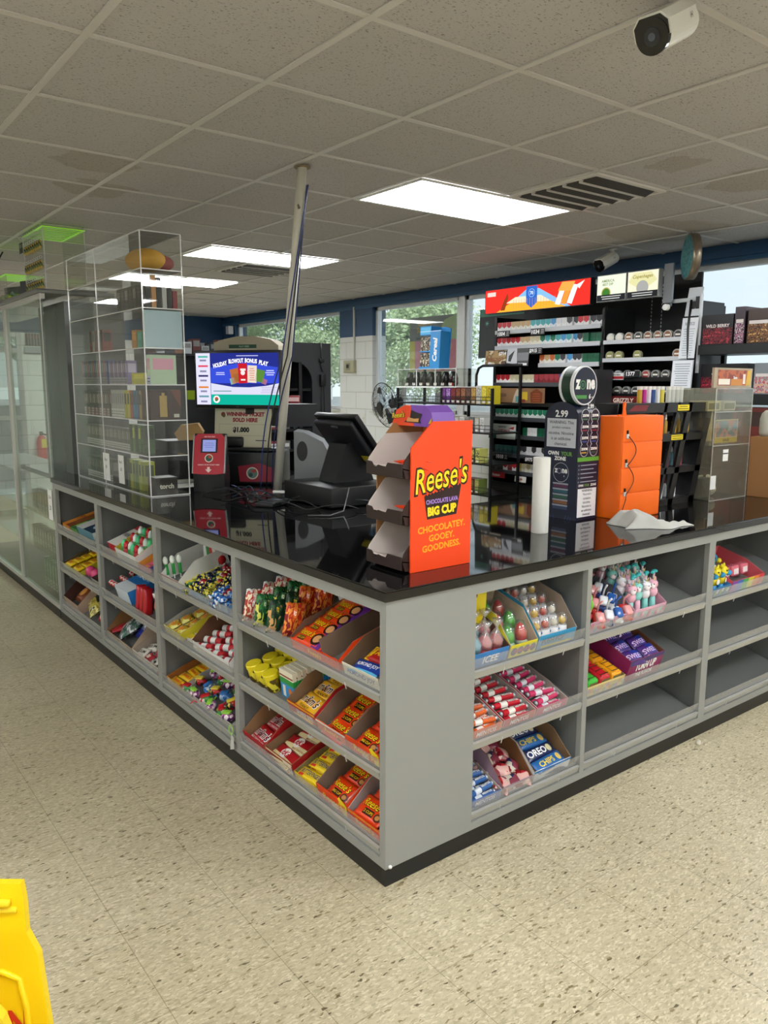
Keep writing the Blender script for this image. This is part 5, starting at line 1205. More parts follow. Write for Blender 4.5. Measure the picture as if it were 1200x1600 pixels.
s_.rect(X(.18), X(1), y0, Yv(.2), Ec('#12b39a'), I, .0018)
s_.disc(X(.245), Yv(.105), .022, Ec('#f4f2ee'), I, .0022); s_.disc(X(.245), Yv(.11), .012, Ec('#c84a3a'), I, .0024); s_.disc(X(.24), Yv(.09), .008, Ec('#2a8a5a'), I, .0026)
for k, (s2, xx, wq) in enumerate((('HOLIDAY', .30, .092), ('BLOWOUT', .495, .096), ('BONUS', .675, .078), ('PLAY', .825, .058))):
    s_.text(s2, X(xx), Yv(.855-.9*(xx-.585)**2), .026, Ec('#f4f2ff', 1.1), I, .003, wq, .04, 0, (.57-xx)*45)
s_.lines(X(.46), X(.8), Yv(.93), Yv(.96), 1, Ec('#c8c8f0'), I, .003, .5)
for (a, b_, c, d_, r_, col) in ((.43, .53, .42, .70, 12, '#b86a3a'), (.52, .63, .42, .80, 2, '#c8202c'), (.63, .74, .43, .76, -3, '#e8d8c8'), (.73, .83, .44, .68, -12, '#5a8a3a'), (.42, .48, .4, .52, 15, '#8ab0a8'), (.8, .86, .4, .5, -20, '#a86a8a'), (.46, .53, .45, .6, 12, '#2f5a2a')):
    M_ = T(X((a+b_)/2), Yv((c+d_)/2), .003+.0004*(r_ < 5)) @ RZ(r_); s_.rect(-ww*(b_-a)/2, ww*(b_-a)/2, -hh*(d_-c)/2, hh*(d_-c)/2, Ec(col), M_)
s_.disc(X(.575), Yv(.62), .014, Ec('#f0e8e4'), I, .004); s_.rect(X(.545), X(.61), Yv(.66), Yv(.70), Ec('#f0e8e4'), I, .004); s_.rect(X(.55), X(.605), Yv(.47), Yv(.5), Ec('#f0e8e4'), I, .004); s_.lines(X(.65), X(.72), Yv(.46), Yv(.72), 6, Ec('#d88a7a'), I, .004)
s_.lines(X(.24), X(.36), Yv(.57), Yv(.64), 2, Ec('#c8ccf8'), I, .003, .5); s_.lines(X(.84), X(.96), Yv(.56), Yv(.68), 3, Ec('#c8ccf8'), I, .003, .5)
s_.lines(X(.2), X(.44), Yv(.25), Yv(.28), 1, Ec('#6a9a9a'), I, .003, .6); s_.lines(X(.78), X(.98), Yv(.22), Yv(.36), 4, Ec('#a890c0'), I, .003, .2)
for k, (c_, yy) in enumerate((('#5ab8a8', .93), ('#8a8aa8', .86), ('#e0506a', .75), ('#8a8aa8', .65), ('#3a3a6a', .56), ('#8a8aa8', .47), ('#e0843a', .34), ('#8a8aa8', .26), ('#6a9aa8', .16), ('#8a8aa8', .06))): s_.rect(X(.03+.02*(k % 2)), X(.15-.02*(k % 2)), Yv(yy-.018), Yv(yy+.018), Ec(c_), I, .003)
s_.build('screen', t)
B().text('DELL', wM/2, .011, .006, mat('#7a7d84', .4), I, .0006).build('maker_mark', t)
B().box(wM*.55, wM*.65, -.225, .1, -.06, -.041, BK).build('stand', t)
o = B().box(0, .05, 0, .055, 0, .001, mat('#a8c82a', .6)).build('sticky_note', None, MF @ T(-.052, .05, .002)); tag(o, 'lime green sticky note at the edge of the lit screen', 'sticky note')
# ---- winning ticket card below it
TF = MF @ T(.105, -.235, -.02) @ RX(-6)
t = thing('ticket_sign', 'cream card sign about winning tickets hanging below the lit screen', 'sign', TF)
f = B(); f.box(0, .37, 0, .235, -.004, 0, mat('#d4d0b8', .6)); f.text('WINNING TICKET', .2, .202, .026, mat('#9a2434', .5), I, .0006, .25, .06); f.text('SOLD HERE', .2, .168, .026, mat('#9a2434', .5), I, .0006, .17, .06)
f.text('$1.000', .175, .108, .036, mat('#16181c', .5), I, .0006, .17, .06); f.disc(.055, .2, .014, mat('#8a3a2a', .5), I, .0006); f.disc(.06, .192, .01, mat('#5a5a3a', .5), I, .0008)
for (a, b_, c, d_) in ((.03, .34, .142, .1432), (.03, .34, .075, .0762), (.03, .0312, .075, .143), (.339, .34, .075, .143)): f.rect(a, b_, c, d_, mat('#8a8a74', .6), I)
f.rect(.27, .34, .045, .05, mat('#3a3a34', .5), I); f.build('card', t)
# ---- ticket dispenser behind the screen
t = thing('ticket_dispenser', 'beige arched top of the lottery dispenser behind the lit screen', 'dispenser', MF @ T(.08, hM-.1, -.16))
B().prism([(0, 0), (.42, 0), (.42, .13), (.37, .165), (.27, .185), (.15, .185), (.05, .165), (0, .15)], -.06, .06, mat('#a89f8a', .5)).build('housing', t)
B().rect(.1, .28, .115, .137, mat('#1f4a34', .5), I, .0605).rect(.1, .28, .100, .115, mat('#b9b49a', .5), I, .0605).text('PLAY HERE', .2, .126, .01, mat('#9ab8a0', .5), I, .0612, .12, .03).build('name_plate', t)
# ---- red lottery ticket checker
t = thing('ticket_checker', 'red faced black ticket checker with a small screen, on the counter below the monitor', 'ticket checker', CT(.525, 2.27, -38))
f = B(); f.prism([(-.03, 0), (.10, 0), (.12, .06), (.07, .31), (.035, .315), (-.035, .1)], -.085, .085, mat('#0f1012', .35), face((0, 0, 0), (0, 1, 0), (0, 0, 1))); f.build('body', t)
ang = math.degrees(math.atan2(.07, .215)); FM = face((0, -.037, .1), (1, 0, 0), (0, .07/.226, .215/.226)) 
f = B(); f.prism([(-.086, 0), (-.04, -.006), (.04, -.006), (.086, 0), (.082, .205), (.065, .222), (-.065, .222), (-.082, .205)], 0, .008, mat('#b82a3a', .35), FM)
f.box(-.09, -.084, 0, .215, -.01, .01, mat('#b8bcc0', .25, .6), FM); f.box(.084, .09, 0, .215, -.01, .01, mat('#b8bcc0', .25, .6), FM); f.build('face_plate', t)
f = B(); f.box(-.045, .045, .115, .195, .007, .011, mat('#1a1c22', .3), FM); f.rect(-.036, .036, .122, .188, lampmat('#9aa4e0', .75), FM, .0113); f.lines(-.03, .03, .14, .175, 3, lampmat('#7a86cc', .6), FM, .0116, .25); f.build('screen', t)
f = B(); f.disc(0, .085, .023, mat('#e9e0cc', .4), FM, .0086); f.disc(0, .085, .018, mat('#2f5a4a', .4), FM, .009); f.disc(.004, .092, .008, mat('#c8402a', .4), FM, .0094)
f.build('emblem', t); f = B(); f.text('CHECK YOUR TICKET HERE', 0, .048, .007, mat('#f0d8d8', .4), FM, .0088, .14, .02); f.text('ASK FOR HELP', 0, .206, .007, mat('#f0d8d8', .4), FM, .0088, .09, .02); f.build('lettering', t); f = B(); f.poly([(-.007, .036), (.007, .036), (.007, .022), (.018, .022), (0, .004), (-.018, .022), (-.007, .022)], mat('#e8c8c4', .4), FM, .0088); f.build('arrow_mark', t)
# ---- lottery terminal
t = thing('lottery_terminal', 'large black lottery terminal with a red badge, behind the red ticket checker', 'terminal', CT(.66, 2.52, -42, -.0))
f = B(); f.box(0, .40, 0, .3, 0, .19, mat('#0d0e10', .4), None, .012); f.box(.02, .38, .03, .26, .19, .215, mat('#0f1013', .3), None, .01); f.box(.0, .16, .08, .24, .215, .275, mat('#0b0c0e', .4), None, .012); f.box(.1, .39, -.01, .0, .183, .19, mat('#3a3d42', .2)); f.build('body', t)
f = B(); Ft = front(0, -.0008, 0); f.poly([(.16, .02), (.36, .02), (.36, .10), (.28, .13), (.15, .11)], mat('#9a1f38', .4), Ft); f.disc(.235, .07, .036, mat('#e4ddcc', .4), Ft, .001); f.disc(.235, .07, .029, mat('#6a8a84', .4), Ft, .0014); f.poly([(.225, .085), (.255, .095), (.26, .08), (.24, .072)], mat('#c23a2a', .4), Ft, .0018); f.disc(.225, .06, .012, mat('#2a4a4a', .4), Ft, .0018); f.build('badge', t)
# ---- point of sale
t = thing('cash_drawer', 'flat black cash drawer under the till screen', 'cash drawer', CT(.70, 1.33, 0))
B().box(0, .40, 0, .44, .004, .098, mat('#111214', .45), None, .005).build('body', t)
f = B(); f.box(.401, .407, .01, .43, .015, .09, mat('#15161a', .4)); f.build('drawer_front', t)
t = thing('till_screen', 'black touch till seen from behind, tilted on a wedge stand on the cash drawer', 'till', CT(.945, 1.56, 0, .099))
f = B(); f.prism([(-.12, 0), (.12, 0), (.06, .16), (.0, .2), (-.05, .19)], -.075, .075, mat('#17181a', .45), face((0, 0, 0), (1, 0, 0), (0, 0, 1))); f.build('stand', t)
SM = T(.02, 0, .215) @ RY(-38)
f = B(); f.box(-.008, .02, -.185, .185, -.15, .15, mat('#0d0e11', .3), SM, .006); f.box(-.045, -.008, -.165, .165, -.13, .135, mat('#1c1d20', .4), SM, .014); f.box(-.05, -.04, -.05, .0, .11, .12, mat('#5a5c60', .4), SM); f.build('screen_housing', t)
f = B(); f.rect(-.16, -.09, -.11, -.07, mat('#c9b52a', .5), SM @ face((-.0455, 0, 0), (0, -1, 0), (0, 0, 1)) @ SX(-1), -.0005); f.build('yellow_label', t)
# keypad, loose cables, small parts
o = B().box(-.05, .05, -.08, .08, 0, .022, mat('#1a1b1e', .4), None, .006).rect(-.03, .03, .02, .06, mat('#4a5a6e', .2), topf(0, 0, .0222)).rect(-.035, .035, -.06, .0, mat('#2a2b2e', .5), topf(0, 0, .0222)).build('card_reader', None, CT(.545, 1.62, -60)); tag(o, 'black card reader lying among the cables', 'card reader')
ends = [((.42, 2.1, .95), (.75, 1.5, .95)), ((.5, 2.15, .96), (.62, 1.25, .94)), ((.55, 2.1, .94), (.9, 1.28, .94)), ((.45, 1.95, .94), (.6, 1.45, .96)), ((.6, 2.1, .96), (.58, 1.7, .95)), ((.62, 2.15, .95), (.7, 1.85, .96)), ((.38, 1.8, .94), (.72, 1.2, .94))]
for k, (a, b_) in enumerate(ends):
    r = random.Random(k+3); p, q = Vector(a), Vector(b_); pts = []
    n = 22; ax, ay = r.uniform(.03, .07), r.uniform(.03, .07); f1 = r.uniform(1, 2.2)
    for j in range(n+1):
        s2 = j/n; v = p.lerp(q, s2); pts.append((v.x+ax*math.sin(PI*2*f1*s2), v.y+ay*math.sin(PI*1.4*f1*s2+1), ZT+.006+.028*abs(math.sin(PI*3*s2+k))))
    o = B().tube(pts, .0032, mat('#0e0f11' if k != 5 else '#3a4a6a', .35), None, 6).build('cable'); tag(o, 'loose cable tangled on the counter between the ticket checker and the cash drawer', 'cable', 'tangled counter cables')
o = B().box(-.03, .03, -.008, .008, 0, .012, mat('#d9dad6', .4), None, .002).build('cable_connector', None, CT(.64, 1.72, -40, .04)); tag(o, 'small white cable connector on the black cables', 'connector')
o = B().tube([(.78, 1.30, ZT+.1), (.74, 1.26, ZT+.06), (.68, 1.2, ZT+.012), (.58, 1.16, ZT+.006), (.5, 1.22, ZT+.006)], .003, mat('#5a5a5c', .4), None, 6).build('cable'); tag(o, 'grey coiled end of cable in front of the cash drawer', 'cable')

# ================================================================ CLEAR TOWER AND SHOWCASE
CA = clear('#fbfcfa', .045, .015); EDG = clear('#ffffff', .45, .08, .5)
x0, x1, y0, y1 = .165, .378, 2.215, 3.455
lv = [.931, 1.139, 1.324, 1.507, 1.692, 1.89, 2.08, 2.262]
t = thing('acrylic_tower', 'tall clear acrylic tower of shelves full of small boxes, on the far counter', 'display tower', Matrix.Identity(4))
f = B()
for a in ((x0, x0+.004, y0, y1, .931, 2.262), (x0, x1, y0, y0+.004, .931, 2.262)): f.box(*a, CA)
f.build('clear_wall', t)
for z in lv: B().box(x0+.004, x1, y0+.004, y1, z, z+.004, CA).build('clear_shelf', t)
e = B()
for (x, y) in ((x0, y0), (x1, y0), (x0, y1), (x0, 2.92)): e.box(x-.0025, x+.0025, y-.0025, y+.0025, .931, 2.264, EDG)
for z in lv:
    e.box(x0-.003, x0, y0, y1, z, z+.005, EDG); e.box(x0, x1, y0-.003, y0, z, z+.005, EDG)
e.build('bright_edge', t)
def vbox(w, d, h, c1, c2=None, c3=None):
    def f():
        b = B(); b.box(0, w, 0, d, 0, h, mat(c1, .4))
        # printed on the side that faces the aisle (towards -x) and on the near end
        F = leftf(0, d, 0)
        if c2: b.rect(d*.15, d*.85, h*.5, h*.88, mat(c2, .4), F); b.rect(w*.1, w*.9, h*.5, h*.88, mat(c2, .4), front(0, 0, 0))
        if c3: b.rect(0, d, 0, h*.3, mat(c3, .4), F); b.lines(d*.1, d*.9, h*.05, h*.25, 2, mat('#4a4a4a', .5), F, .0009)
        return b
    return f
rows = [
 (0, 2.95, 3.43, .034, .13, [('#55564f', '#8a8a80', '#d4d6cf'), ('#4a4b48', '#77776f', '#d4d6cf')], 'grey vape box with a white price foot on the lowest shelf of the clear tower'),
 (1, 2.62, 3.43, .034, .12, [('#5c5650', '#96857a', '#d0d2cc'), ('#6a6862', '#a8a89c', '#d0d2cc')], 'brownish vape box with a white price foot on the second shelf of the clear tower'),
 (2, 2.95, 3.43, .036, .14, [('#3a302c', '#8a6a5a', '#b8b8b2'), ('#2f2c2c', '#a8a49a', '#9a4a4a')], 'dark vape box on the third shelf of the clear tower'),
 (2, 2.66, 2.93, .036, .15, [('#b9bab4', '#8a8890', '#e9eae4')], 'pale vape box on the third shelf of the clear tower'),
 (3, 2.95, 3.43, .034, .14, [('#2f4a8a', '#8aa0c0', '#8a8a8a'), ('#8a4a52', '#c08a8a', '#8a8a8a'), ('#6a6a5a', '#a8a890', '#8a8a8a')], 'coloured vape box on the fourth shelf of the clear tower'),
 (3, 2.62, 2.93, .034, .13, [('#8a7ab0', '#c8c0d8', '#a8a8b0'), ('#5a4a5a', '#a88a9a', '#a8a8b0')], 'lilac and plum vape box on the fourth shelf of the clear tower'),
 (4, 3.0, 3.3, .05, .13, [('#7a2a22', '#2a2a2a', None), ('#9a9c9e', '#6a6a6e', None)], 'red or silver box on the fifth shelf of the clear tower'),
 (5, 2.25, 2.75, .06, .13, [('#2a2825', '#4a4844', None), ('#3c3a36', '#8a8a86', None)], 'dark upright box on the sixth shelf of the clear tower'),
]
for (L_, a, c, w_, h_, cols, lab) in rows:
    n = int((c-a)/w_)
    for k in range(n):
        q = cols[k % len(cols)]
        put('v%s%s%.3f' % (q[0], q[1], h_), vbox(.055, w_-.004, h_, *q), T(x0+.05, a+k*w_, lv[L_]+.005), 'vape_box', lab, 'vape box', lab.split(' on the')[0]+'es, shelf %d' % (L_+1) if 0 else 'vape boxes: '+lab.split(' of the')[0])
def one(name, lab, cat, x, y, z, w, d, h, c1, c2=None, c3=None, rz=0, txt=None, tc='#d8d4c8'):
    b = vbox(w, d, h, c1, c2, c3)()
    if txt: b.text(txt, w/2, h*.5, h*.3, mat(tc, .4), front(0, 0, 0), .0012, w*.8, .04)
    return tag(b.build(name, None, T(x, y, z) @ RZ(rz)), lab, cat)
for k, c in enumerate(('#9aa02a', '#b8bc3a', '#5a7a2a', '#8a9a2a', '#c8c84a', '#5a6a24')):
    one('lighter_box', ('olive', 'lime', 'dark green', 'moss', 'pale lime', 'bottle green')[k]+' lighter carton low in the near end of the clear tower', 'lighter carton', .21, 2.42+.045*k, lv[0]+.005, .06, .038, .16, c, '#3a4a1a')
for k, c in enumerate(('#2f4a24', '#3f6a2a', '#28401f', '#5a7a30', '#30501f')):
    one('lighter_box', ('deep green', 'leaf green', 'blackish green', 'fern green', 'pine green')[k]+' lighter carton on the second shelf of the clear tower', 'lighter carton', .21, 2.40+.045*k, lv[1]+.005, .06, .038, .15, c, '#c8cc3a' if k % 2 else '#1a2414')
for k, c in enumerate(('#c9c22a', '#d8cf3a', '#b84a3a', '#2f8ab8', '#3a6a9a', '#b8925a')):
    one('vape_box', ('yellow', 'bright yellow', 'red', 'aqua', 'steel blue', 'tan')[k]+' vape box on the third shelf at the near end of the clear tower', 'vape box', .20, 2.63-.045*k-.02, lv[2]+.005, .05, .036, .15, c, '#2a2a1a' if k < 2 else '#4a4a4a')
one('torch_box', 'dark torch lighter box at the near foot of the clear tower', 'torch box', .20, 2.235, lv[0]+.005, .12, .11, .09, '#2a2520', None, None, 0, 'torch')
t_ = one('gift_box', 'dark brown box with a gold flask picture, near end of the clear tower', 'gift box', .19, 2.235, lv[2]+.005, .165, .12, .155, '#3a201a', None, None)
o = B().rect(.05, .09, .015, .125, mat('#b0924a', .3), front(0, 0, 0), .001).rect(.062, .078, .125, .14, mat('#b0924a', .3), front(0, 0, 0), .001).poly([(.11, .155), (.165, .155), (.165, .06)], mat('#6a3424', .4), front(0, 0, 0), .001).rect(.125, .155, .012, .03, mat('#b8b4a8', .4), front(0, 0, 0), .001).build('flask_print', t_)
one('snack_box', 'pink and mint sheet-like box on the fourth shelf of the clear tower', 'box', .2, 2.24, lv[3]+.005, .14, .05, .15, '#b9d0b4', '#e0a0b8', '#b8c4dc')
one('yellow_bag_box', 'yellow and black box on the fourth shelf of the clear tower', 'box', .21, 2.34, lv[3]+.005, .06, .2, .06, '#c8c22a', '#e8e04a')
one('plum_box', 'black and pink box on the fourth shelf of the clear tower', 'box', .21, 2.30, lv[3]+.066, .05, .03, .07, '#2a1a22', '#c04a7a')
one('orange_box', 'orange box on the fifth shelf of the clear tower', 'box', .21, 2.44, lv[4]+.005, .07, .07, .1, '#c8862a', '#e0a84a')
one('teal_box', 'teal box on the fifth shelf of the clear tower', 'box', .21, 2.36, lv[4]+.005, .07, .07, .09, '#4aa08a', '#6ac0a8')
one('green_box', 'bright green box on the fifth shelf of the clear tower', 'box', .21, 2.26, lv[4]+.005, .09, .08, .1, '#5fae2a', '#8ad04a')
one('pale_panel', 'pale blue plastic panel across the near end of the fifth shelf', 'panel', .172, 2.222, lv[4]+.006, .2, .003, .185, '#b4ccd8', None)
for k, c in enumerate(('#2a2a28', '#c8925a', '#1a1a1c', '#b8bab8', '#222224', '#8a2a34')):
    one('tall_box', ('charcoal', 'tan', 'black', 'silver', 'jet black', 'maroon')[k]+' upright box on the sixth shelf end of the clear tower', 'box', .19+.028*k, 2.225, lv[5]+.005, .024, .02, (.12, .16, .15, .13, .14, .09)[k], c)
def plush():
    b = B(); m = mat('#cf9a2a', .7); b.ball(.1, m, SX(1.0, 1.3, .62), 20, 12); b.ball(.05, mat('#8a3a3a', .7), T(.07, -.05, -.01) @ SX(1.3, .7, .8), 14, 9); return b
put('plush', plush, T(.27, 2.42, lv[6]+.07), 'plush_toy', 'mustard yellow and dull red soft bag on the top shelf of the clear tower', 'soft bag')
for k, (dy, dz_, w_, h_) in enumerate(((2.84, .985, .11, .16), (2.60, .99, .09, .16))):
    o = B().box(-.0008, 0, 0, w_, 0, h_, mat('#e9e9e4', .6)).text(('Buy 1', 'Buy 2')[k], w_/2, h_*.75, .02, mat('#1c2030', .5), leftf(-.001, w_, 0), .0006, .07, .01).text('10', w_/2, h_*.5, .02, mat('#1c2030', .5), leftf(-.001, w_, 0), .0006, .07, .01).build('handwritten_note', None, T(x0-.001, dy, dz_-.03)); tag(o, ('white handwritten note taped low on the clear tower', 'second white note taped behind the tower corner, closer to the lighters')[k], 'note')
for k in range(3):
    o = B().box(0, .21, 0, .15, 0, .003+.006*k, mat('#dcdcd6', .6)).build('paper_stack', None, CT(.42+.03*k, 2.5+.18*k, 10*k, 0)); tag(o, ('thin white papers on the counter next to the clear tower', 'white papers between the tower and the terminal', 'thicker white paper stack farthest back on the counter')[k], 'papers')
# grey laminate side, then the glass showcase
t = thing('laminate_panel', 'glossy grey laminate upright panel between the clear tower and the glass showcase', 'cabinet side', T(.165, 3.56, ZT))
B().box(0, .02, 0, .62, 0, 1.10, mat('#585a58', .22)).build('panel_board', t)
B().box(.02, .38, .0, .02, 0, 1.10, mat('#585a58', .22)).build('end_board', t)
o = B()
for k in range(8): o.box(.021, .023, .0, .6, .1+.13*k, .11+.13*k, mat('#4a4b4a', .4))
o.build('slot_rail', t)
GLs = clear('#eef6ee', .06, .01); AL = mat('#c9c9c2', .35, .4)
t = thing('glass_showcase', 'tall glass showcase with aluminium posts at the far end of the counter run', 'showcase', T(0, 3.47, 0))
B().box(0, .45, 0, 2.6, 0, .06, KICK).build('kick_board', t)
for a in ((0, .03, 0, 2.6, .06, .085), (0, .03, 0, 2.6, 2.03, 2.06)): B().box(*a, AL).build('rail', t)
for y in (.965, 2.0): B().box(-.002, .032, y, y+.045, .086, 2.03, AL).build('post', t)
for (a, c) in ((.0, .962), (1.013, 1.998), (2.047, 2.6)): B().box(.012, .018, a, c, .086, 2.029, GLs).build('glass_panel', t)
B().box(0, .003, -.001, .003, .086, 2.03, EDG).build('glass_edge', t)
for z in (.36, .62): B().box(.03, .42, .02, 2.55, z, z+.006, GLs).build('glass_shelf', t)
B().box(.03, .44, .985, 2.58, .865, .88, mat('#8a8a86', .3)).build('deck', t)
B().box(-.02, .46, .0, 2.6, 2.061, 2.09, mat('#6f716f', .2), None, .008).build('top_board', t)
sh_ = B(); sh_.rect(0, .1, 0, .2, W_, leftf(-.001, .1, 0)); sh_.text('2 for', .05, .15, .022, mat('#20242c', .5), leftf(-.001, .1, 0), .0008, .07, .01); sh_.text('20', .05, .08, .03, mat('#20242c', .5), leftf(-.001, .1, 0), .0008, .06, .01)
o = sh_.build('handwritten_note', None, T(.008, 3.52, .64)); tag(o, 'white handwritten price note taped inside the showcase glass by the first cabinet', 'note')
for (z, n, c1, c2, h_, lab) in ((.368, 13, '#8f8f86', '#b8b8ac', .12, 'grey carded pack on the lower glass shelf of the showcase'), (.628, 12, '#a89c84', '#c8a88a', .13, 'tan carded pack on the upper glass shelf of the showcase'), (.088, 9, '#8aa09a', '#b0c0b8', .2, 'pale green box on the floor of the showcase')):
    for k in range(n): put('sc'+c1, vbox(.06, .045, h_, c1, c2, '#d4d4cc'), T(.08, 3.53+k*.07, z), 'carded_pack', lab, 'carded pack', lab.split(' on ')[0]+'s')
put('ybot', lambda: B().lathe([(.03, 0), (.032, .15), (.012, .2), (.012, .23)], mat('#b8a83a', .3), None, 16), T(.06, 3.50, .088), 'yellow_bottle', 'yellow bottle on the showcase floor next to the first cabinet', 'bottle')
# on top of the showcase
t = thing('keychain_spinner', 'clear square keychain stand with a lime green top, on the showcase', 'keychain stand', T(.14, 3.84, 2.091))
f = B()
for a in ((0, .004, 0, .5, 0, .5), (.26, .264, 0, .5, 0, .5), (0, .264, 0, .004, 0, .5)): f.box(*a, CA)
f.build('clear_panel', t)
e = B()
for (x, y) in ((0, 0), (.262, 0), (0, .5)): e.box(x-.002, x+.003, y-.002, y+.003, 0, .43, EDG)
e.build('bright_edge', t); 
LM = mat('#8fd42a', .3, 0, .5, .3); b = B(); b.box(-.005, .27, -.005, .012, .43, .436, LM); b.box(-.005, .27, .488, .505, .43, .436, LM); b.box(-.005, .012, .012, .488, .43, .436, LM); b.box(.253, .27, .012, .488, .43, .436, LM)
for k in range(7): b.box(.012, .253, .06+.06*k, .072+.06*k, .431, .435, LM)
b.build('top_grid', t)
for k in range(8):
    y = .04+k*.055; q = B(); q.tube([(-.0, y, .405), (-.04, y, .40), (-.05, y, .41)], .003, ALU, None, 6); q.build('peg', t)
for r_ in range(3):
    for k in range(8):
        def kc():
            b = B(); b.tube([(.008*math.cos(a*PI/5), 0, .008*math.sin(a*PI/5)) for a in range(10)], .0015, ALU, None, 5, True); b.ball(.018, patt(['#5a5248', '#7a8a3a', '#c8a84a', '#2a2a28', '#8a6a5a'], 60, .3), T(0, 0, -.045) @ SX(.6, 1, 1.7), 8, 6); return b
        put('kc', kc, T(.128, 3.88+k*.055, 2.091+.12+.125*r_), 'keychain', 'small keychain hanging on the lime topped clear stand', 'keychain', 'keychains on the clear stand')
one('price_plate', 'black price plate on the post of the lime topped stand', 'price plate', .13, 4.35, 2.42, .004, .08, .07, '#2a2a28', '#8a8a86')
for k in range(2):
    b = B()
    b.box(-.1, .1, -.01, .01, 0, .16, mat('#2c2f2c', .5)); b.disc(0, .1, .028, mat('#8a9a90', .5), front(0, -.0102, 0)); b.rect(-.05, .05, .03, .05, mat('#8a9a90', .5), front(0, -.0102, 0))
    o = b.build('small_sign', None, T(.2, 4.5+.5*k, 2.091) @ RZ(-70)); tag(o, ('dark sign with a round emblem on the showcase top beside the keychain stand', 'second dark sign farther along the showcase top')[k], 'sign')
t = thing('plant_box', 'clear box of green trinkets with a lime lid, far end of the showcase top', 'display box', T(.1, 4.75, 2.091))
f = B()
for a in ((0, .004, 0, .4, 0, .22), (.26, .264, 0, .4, 0, .22), (0, .264, 0, .004, 0, .22)): f.box(*a, CA)
f.build('clear_panel', t); B().box(-.005, .27, -.005, .405, .22, .226, mat('#8fd42a', .3, 0, .5, .35)).build('lid', t)
for k in range(12): 
    put('trk', lambda: B().ball(.03, patt(['#4a7a2a', '#c8b03a', '#20301a', '#8ab04a'], 50, .4), None, 10, 7), T(.14+.05*(k % 3), 4.82+.08*(k//3), 2.122+.04*(k % 2)), 'trinket', 'round green and yellow trinket in the lime lidded clear box', 'trinket', 'trinkets in the lime lidded box')

o = B().tube([(.1, 5.3, 2.092), (.1, 5.3, 2.40), (.1, 5.02, 2.40), (.1, 5.02, 2.33), (.1, 5.3, 2.33)], .005, BK, None, 6).tube([(.1, 5.3, 2.3), (.06, 4.95, 2.37), (.06, 4.62, 2.45)], .006, BK, None, 6).build('wire_hook_stand'); tag(o, 'thin black wire hook stand at the far left of the showcase top', 'wire stand')
# ================================================================ BEHIND THE COUNTER
# frame whose x runs towards -Y (right in the picture), y away, z up: for everything facing the shop from the window wall
def BK_(x, y, z=0, r=0): return T(x, y, z) @ RZ(-90+r)
RK = mat('#090a0c', .4); RKD = mat('#0c0d10', .55)
XR = 3.75
t = thing('tobacco_rack', 'black back wall rack of cigarette and tobacco shelves in front of the window', 'shelving', BK_(XR, 3.32))
f = B(); f.box(0, 1.74, .40, .42, 0, 2.34, RKD); f.box(1.74, 1.93, .40, .42, 0, 2.08, RKD); f.build('back_panel', t)
for x in (0, 1.155, 1.90): B().box(x, x+.03, .02, .40, 0, 2.1, RK).build('upright', t)
B().box(.03, 1.155, .0, .40, 0, .60, RKD).build('base_unit', t); B().box(1.185, 1.9, .0, .40, 0, .60, RKD).build('base_unit', t)
B().box(.03, 1.155, -.01, .0, .60, .66, RK).build('base_edge', t)
s1 = [1.962, 1.83, 1.672, 1.513, 1.215, 1.06, .895, .745]
LPW = mat('#c9ccd0', .3); LPD = mat('#4a4d52', .4)
def rshelf(x0, x1, z, m, h=.034):
    b = B(); b.box(x0, x1, .012, .38, z-.006, z, RK); b.box(x0, x1, .0, .010, z-.012, z+h-.012, m); b.build('shelf', t)
for k, z in enumerate(s1): rshelf(.03 if k != 2 else .54, 1.155, z, LPW if k < 3 else LPD, .034)
rshelf(.03, 1.155, 1.345, RK)
for k, z in enumerate((1.835, 1.70, 1.555, 1.435, 1.31, 1.15)): rshelf(1.19, 1.895, z, LPW if k < 2 else RK, .03)
for x in (1.33, 1.42): 
    b = B()
    for k in range(14): b.rect(x-.003, x+.003, 1.9+.028*k, 1.916+.028*k, mat('#b8babd', .4), front(0, .3998, 0))
    b.build('slotted_strip', t)
b = B(); b.tube([(1.19, .02, 2.11), (1.19, .0, 1.98), (1.2, -.02, 1.86)], .008, RK, None, 6); b.build('side_wire', t); b = B(); b.tube([(1.9, .02, 2.1), (1.9, -.0, 1.9), (1.93, -.02, 1.6), (1.935, -.03, 1.45)], .009, RK, None, 6); b.build('side_wire', t)
b = B(); b.box(1.72, 1.745, .0, .03, 2.07, 2.36, mat('#7a7d82', .35, .5)); b.box(1.7, 1.77, -.02, .0, 2.09, 2.36, mat('#85888c', .35, .4)); b.cyl(.022, 0, .03, W_, T(1.735, -.01, 2.06) @ RX(90), 16); b.build('sign_bracket', t)
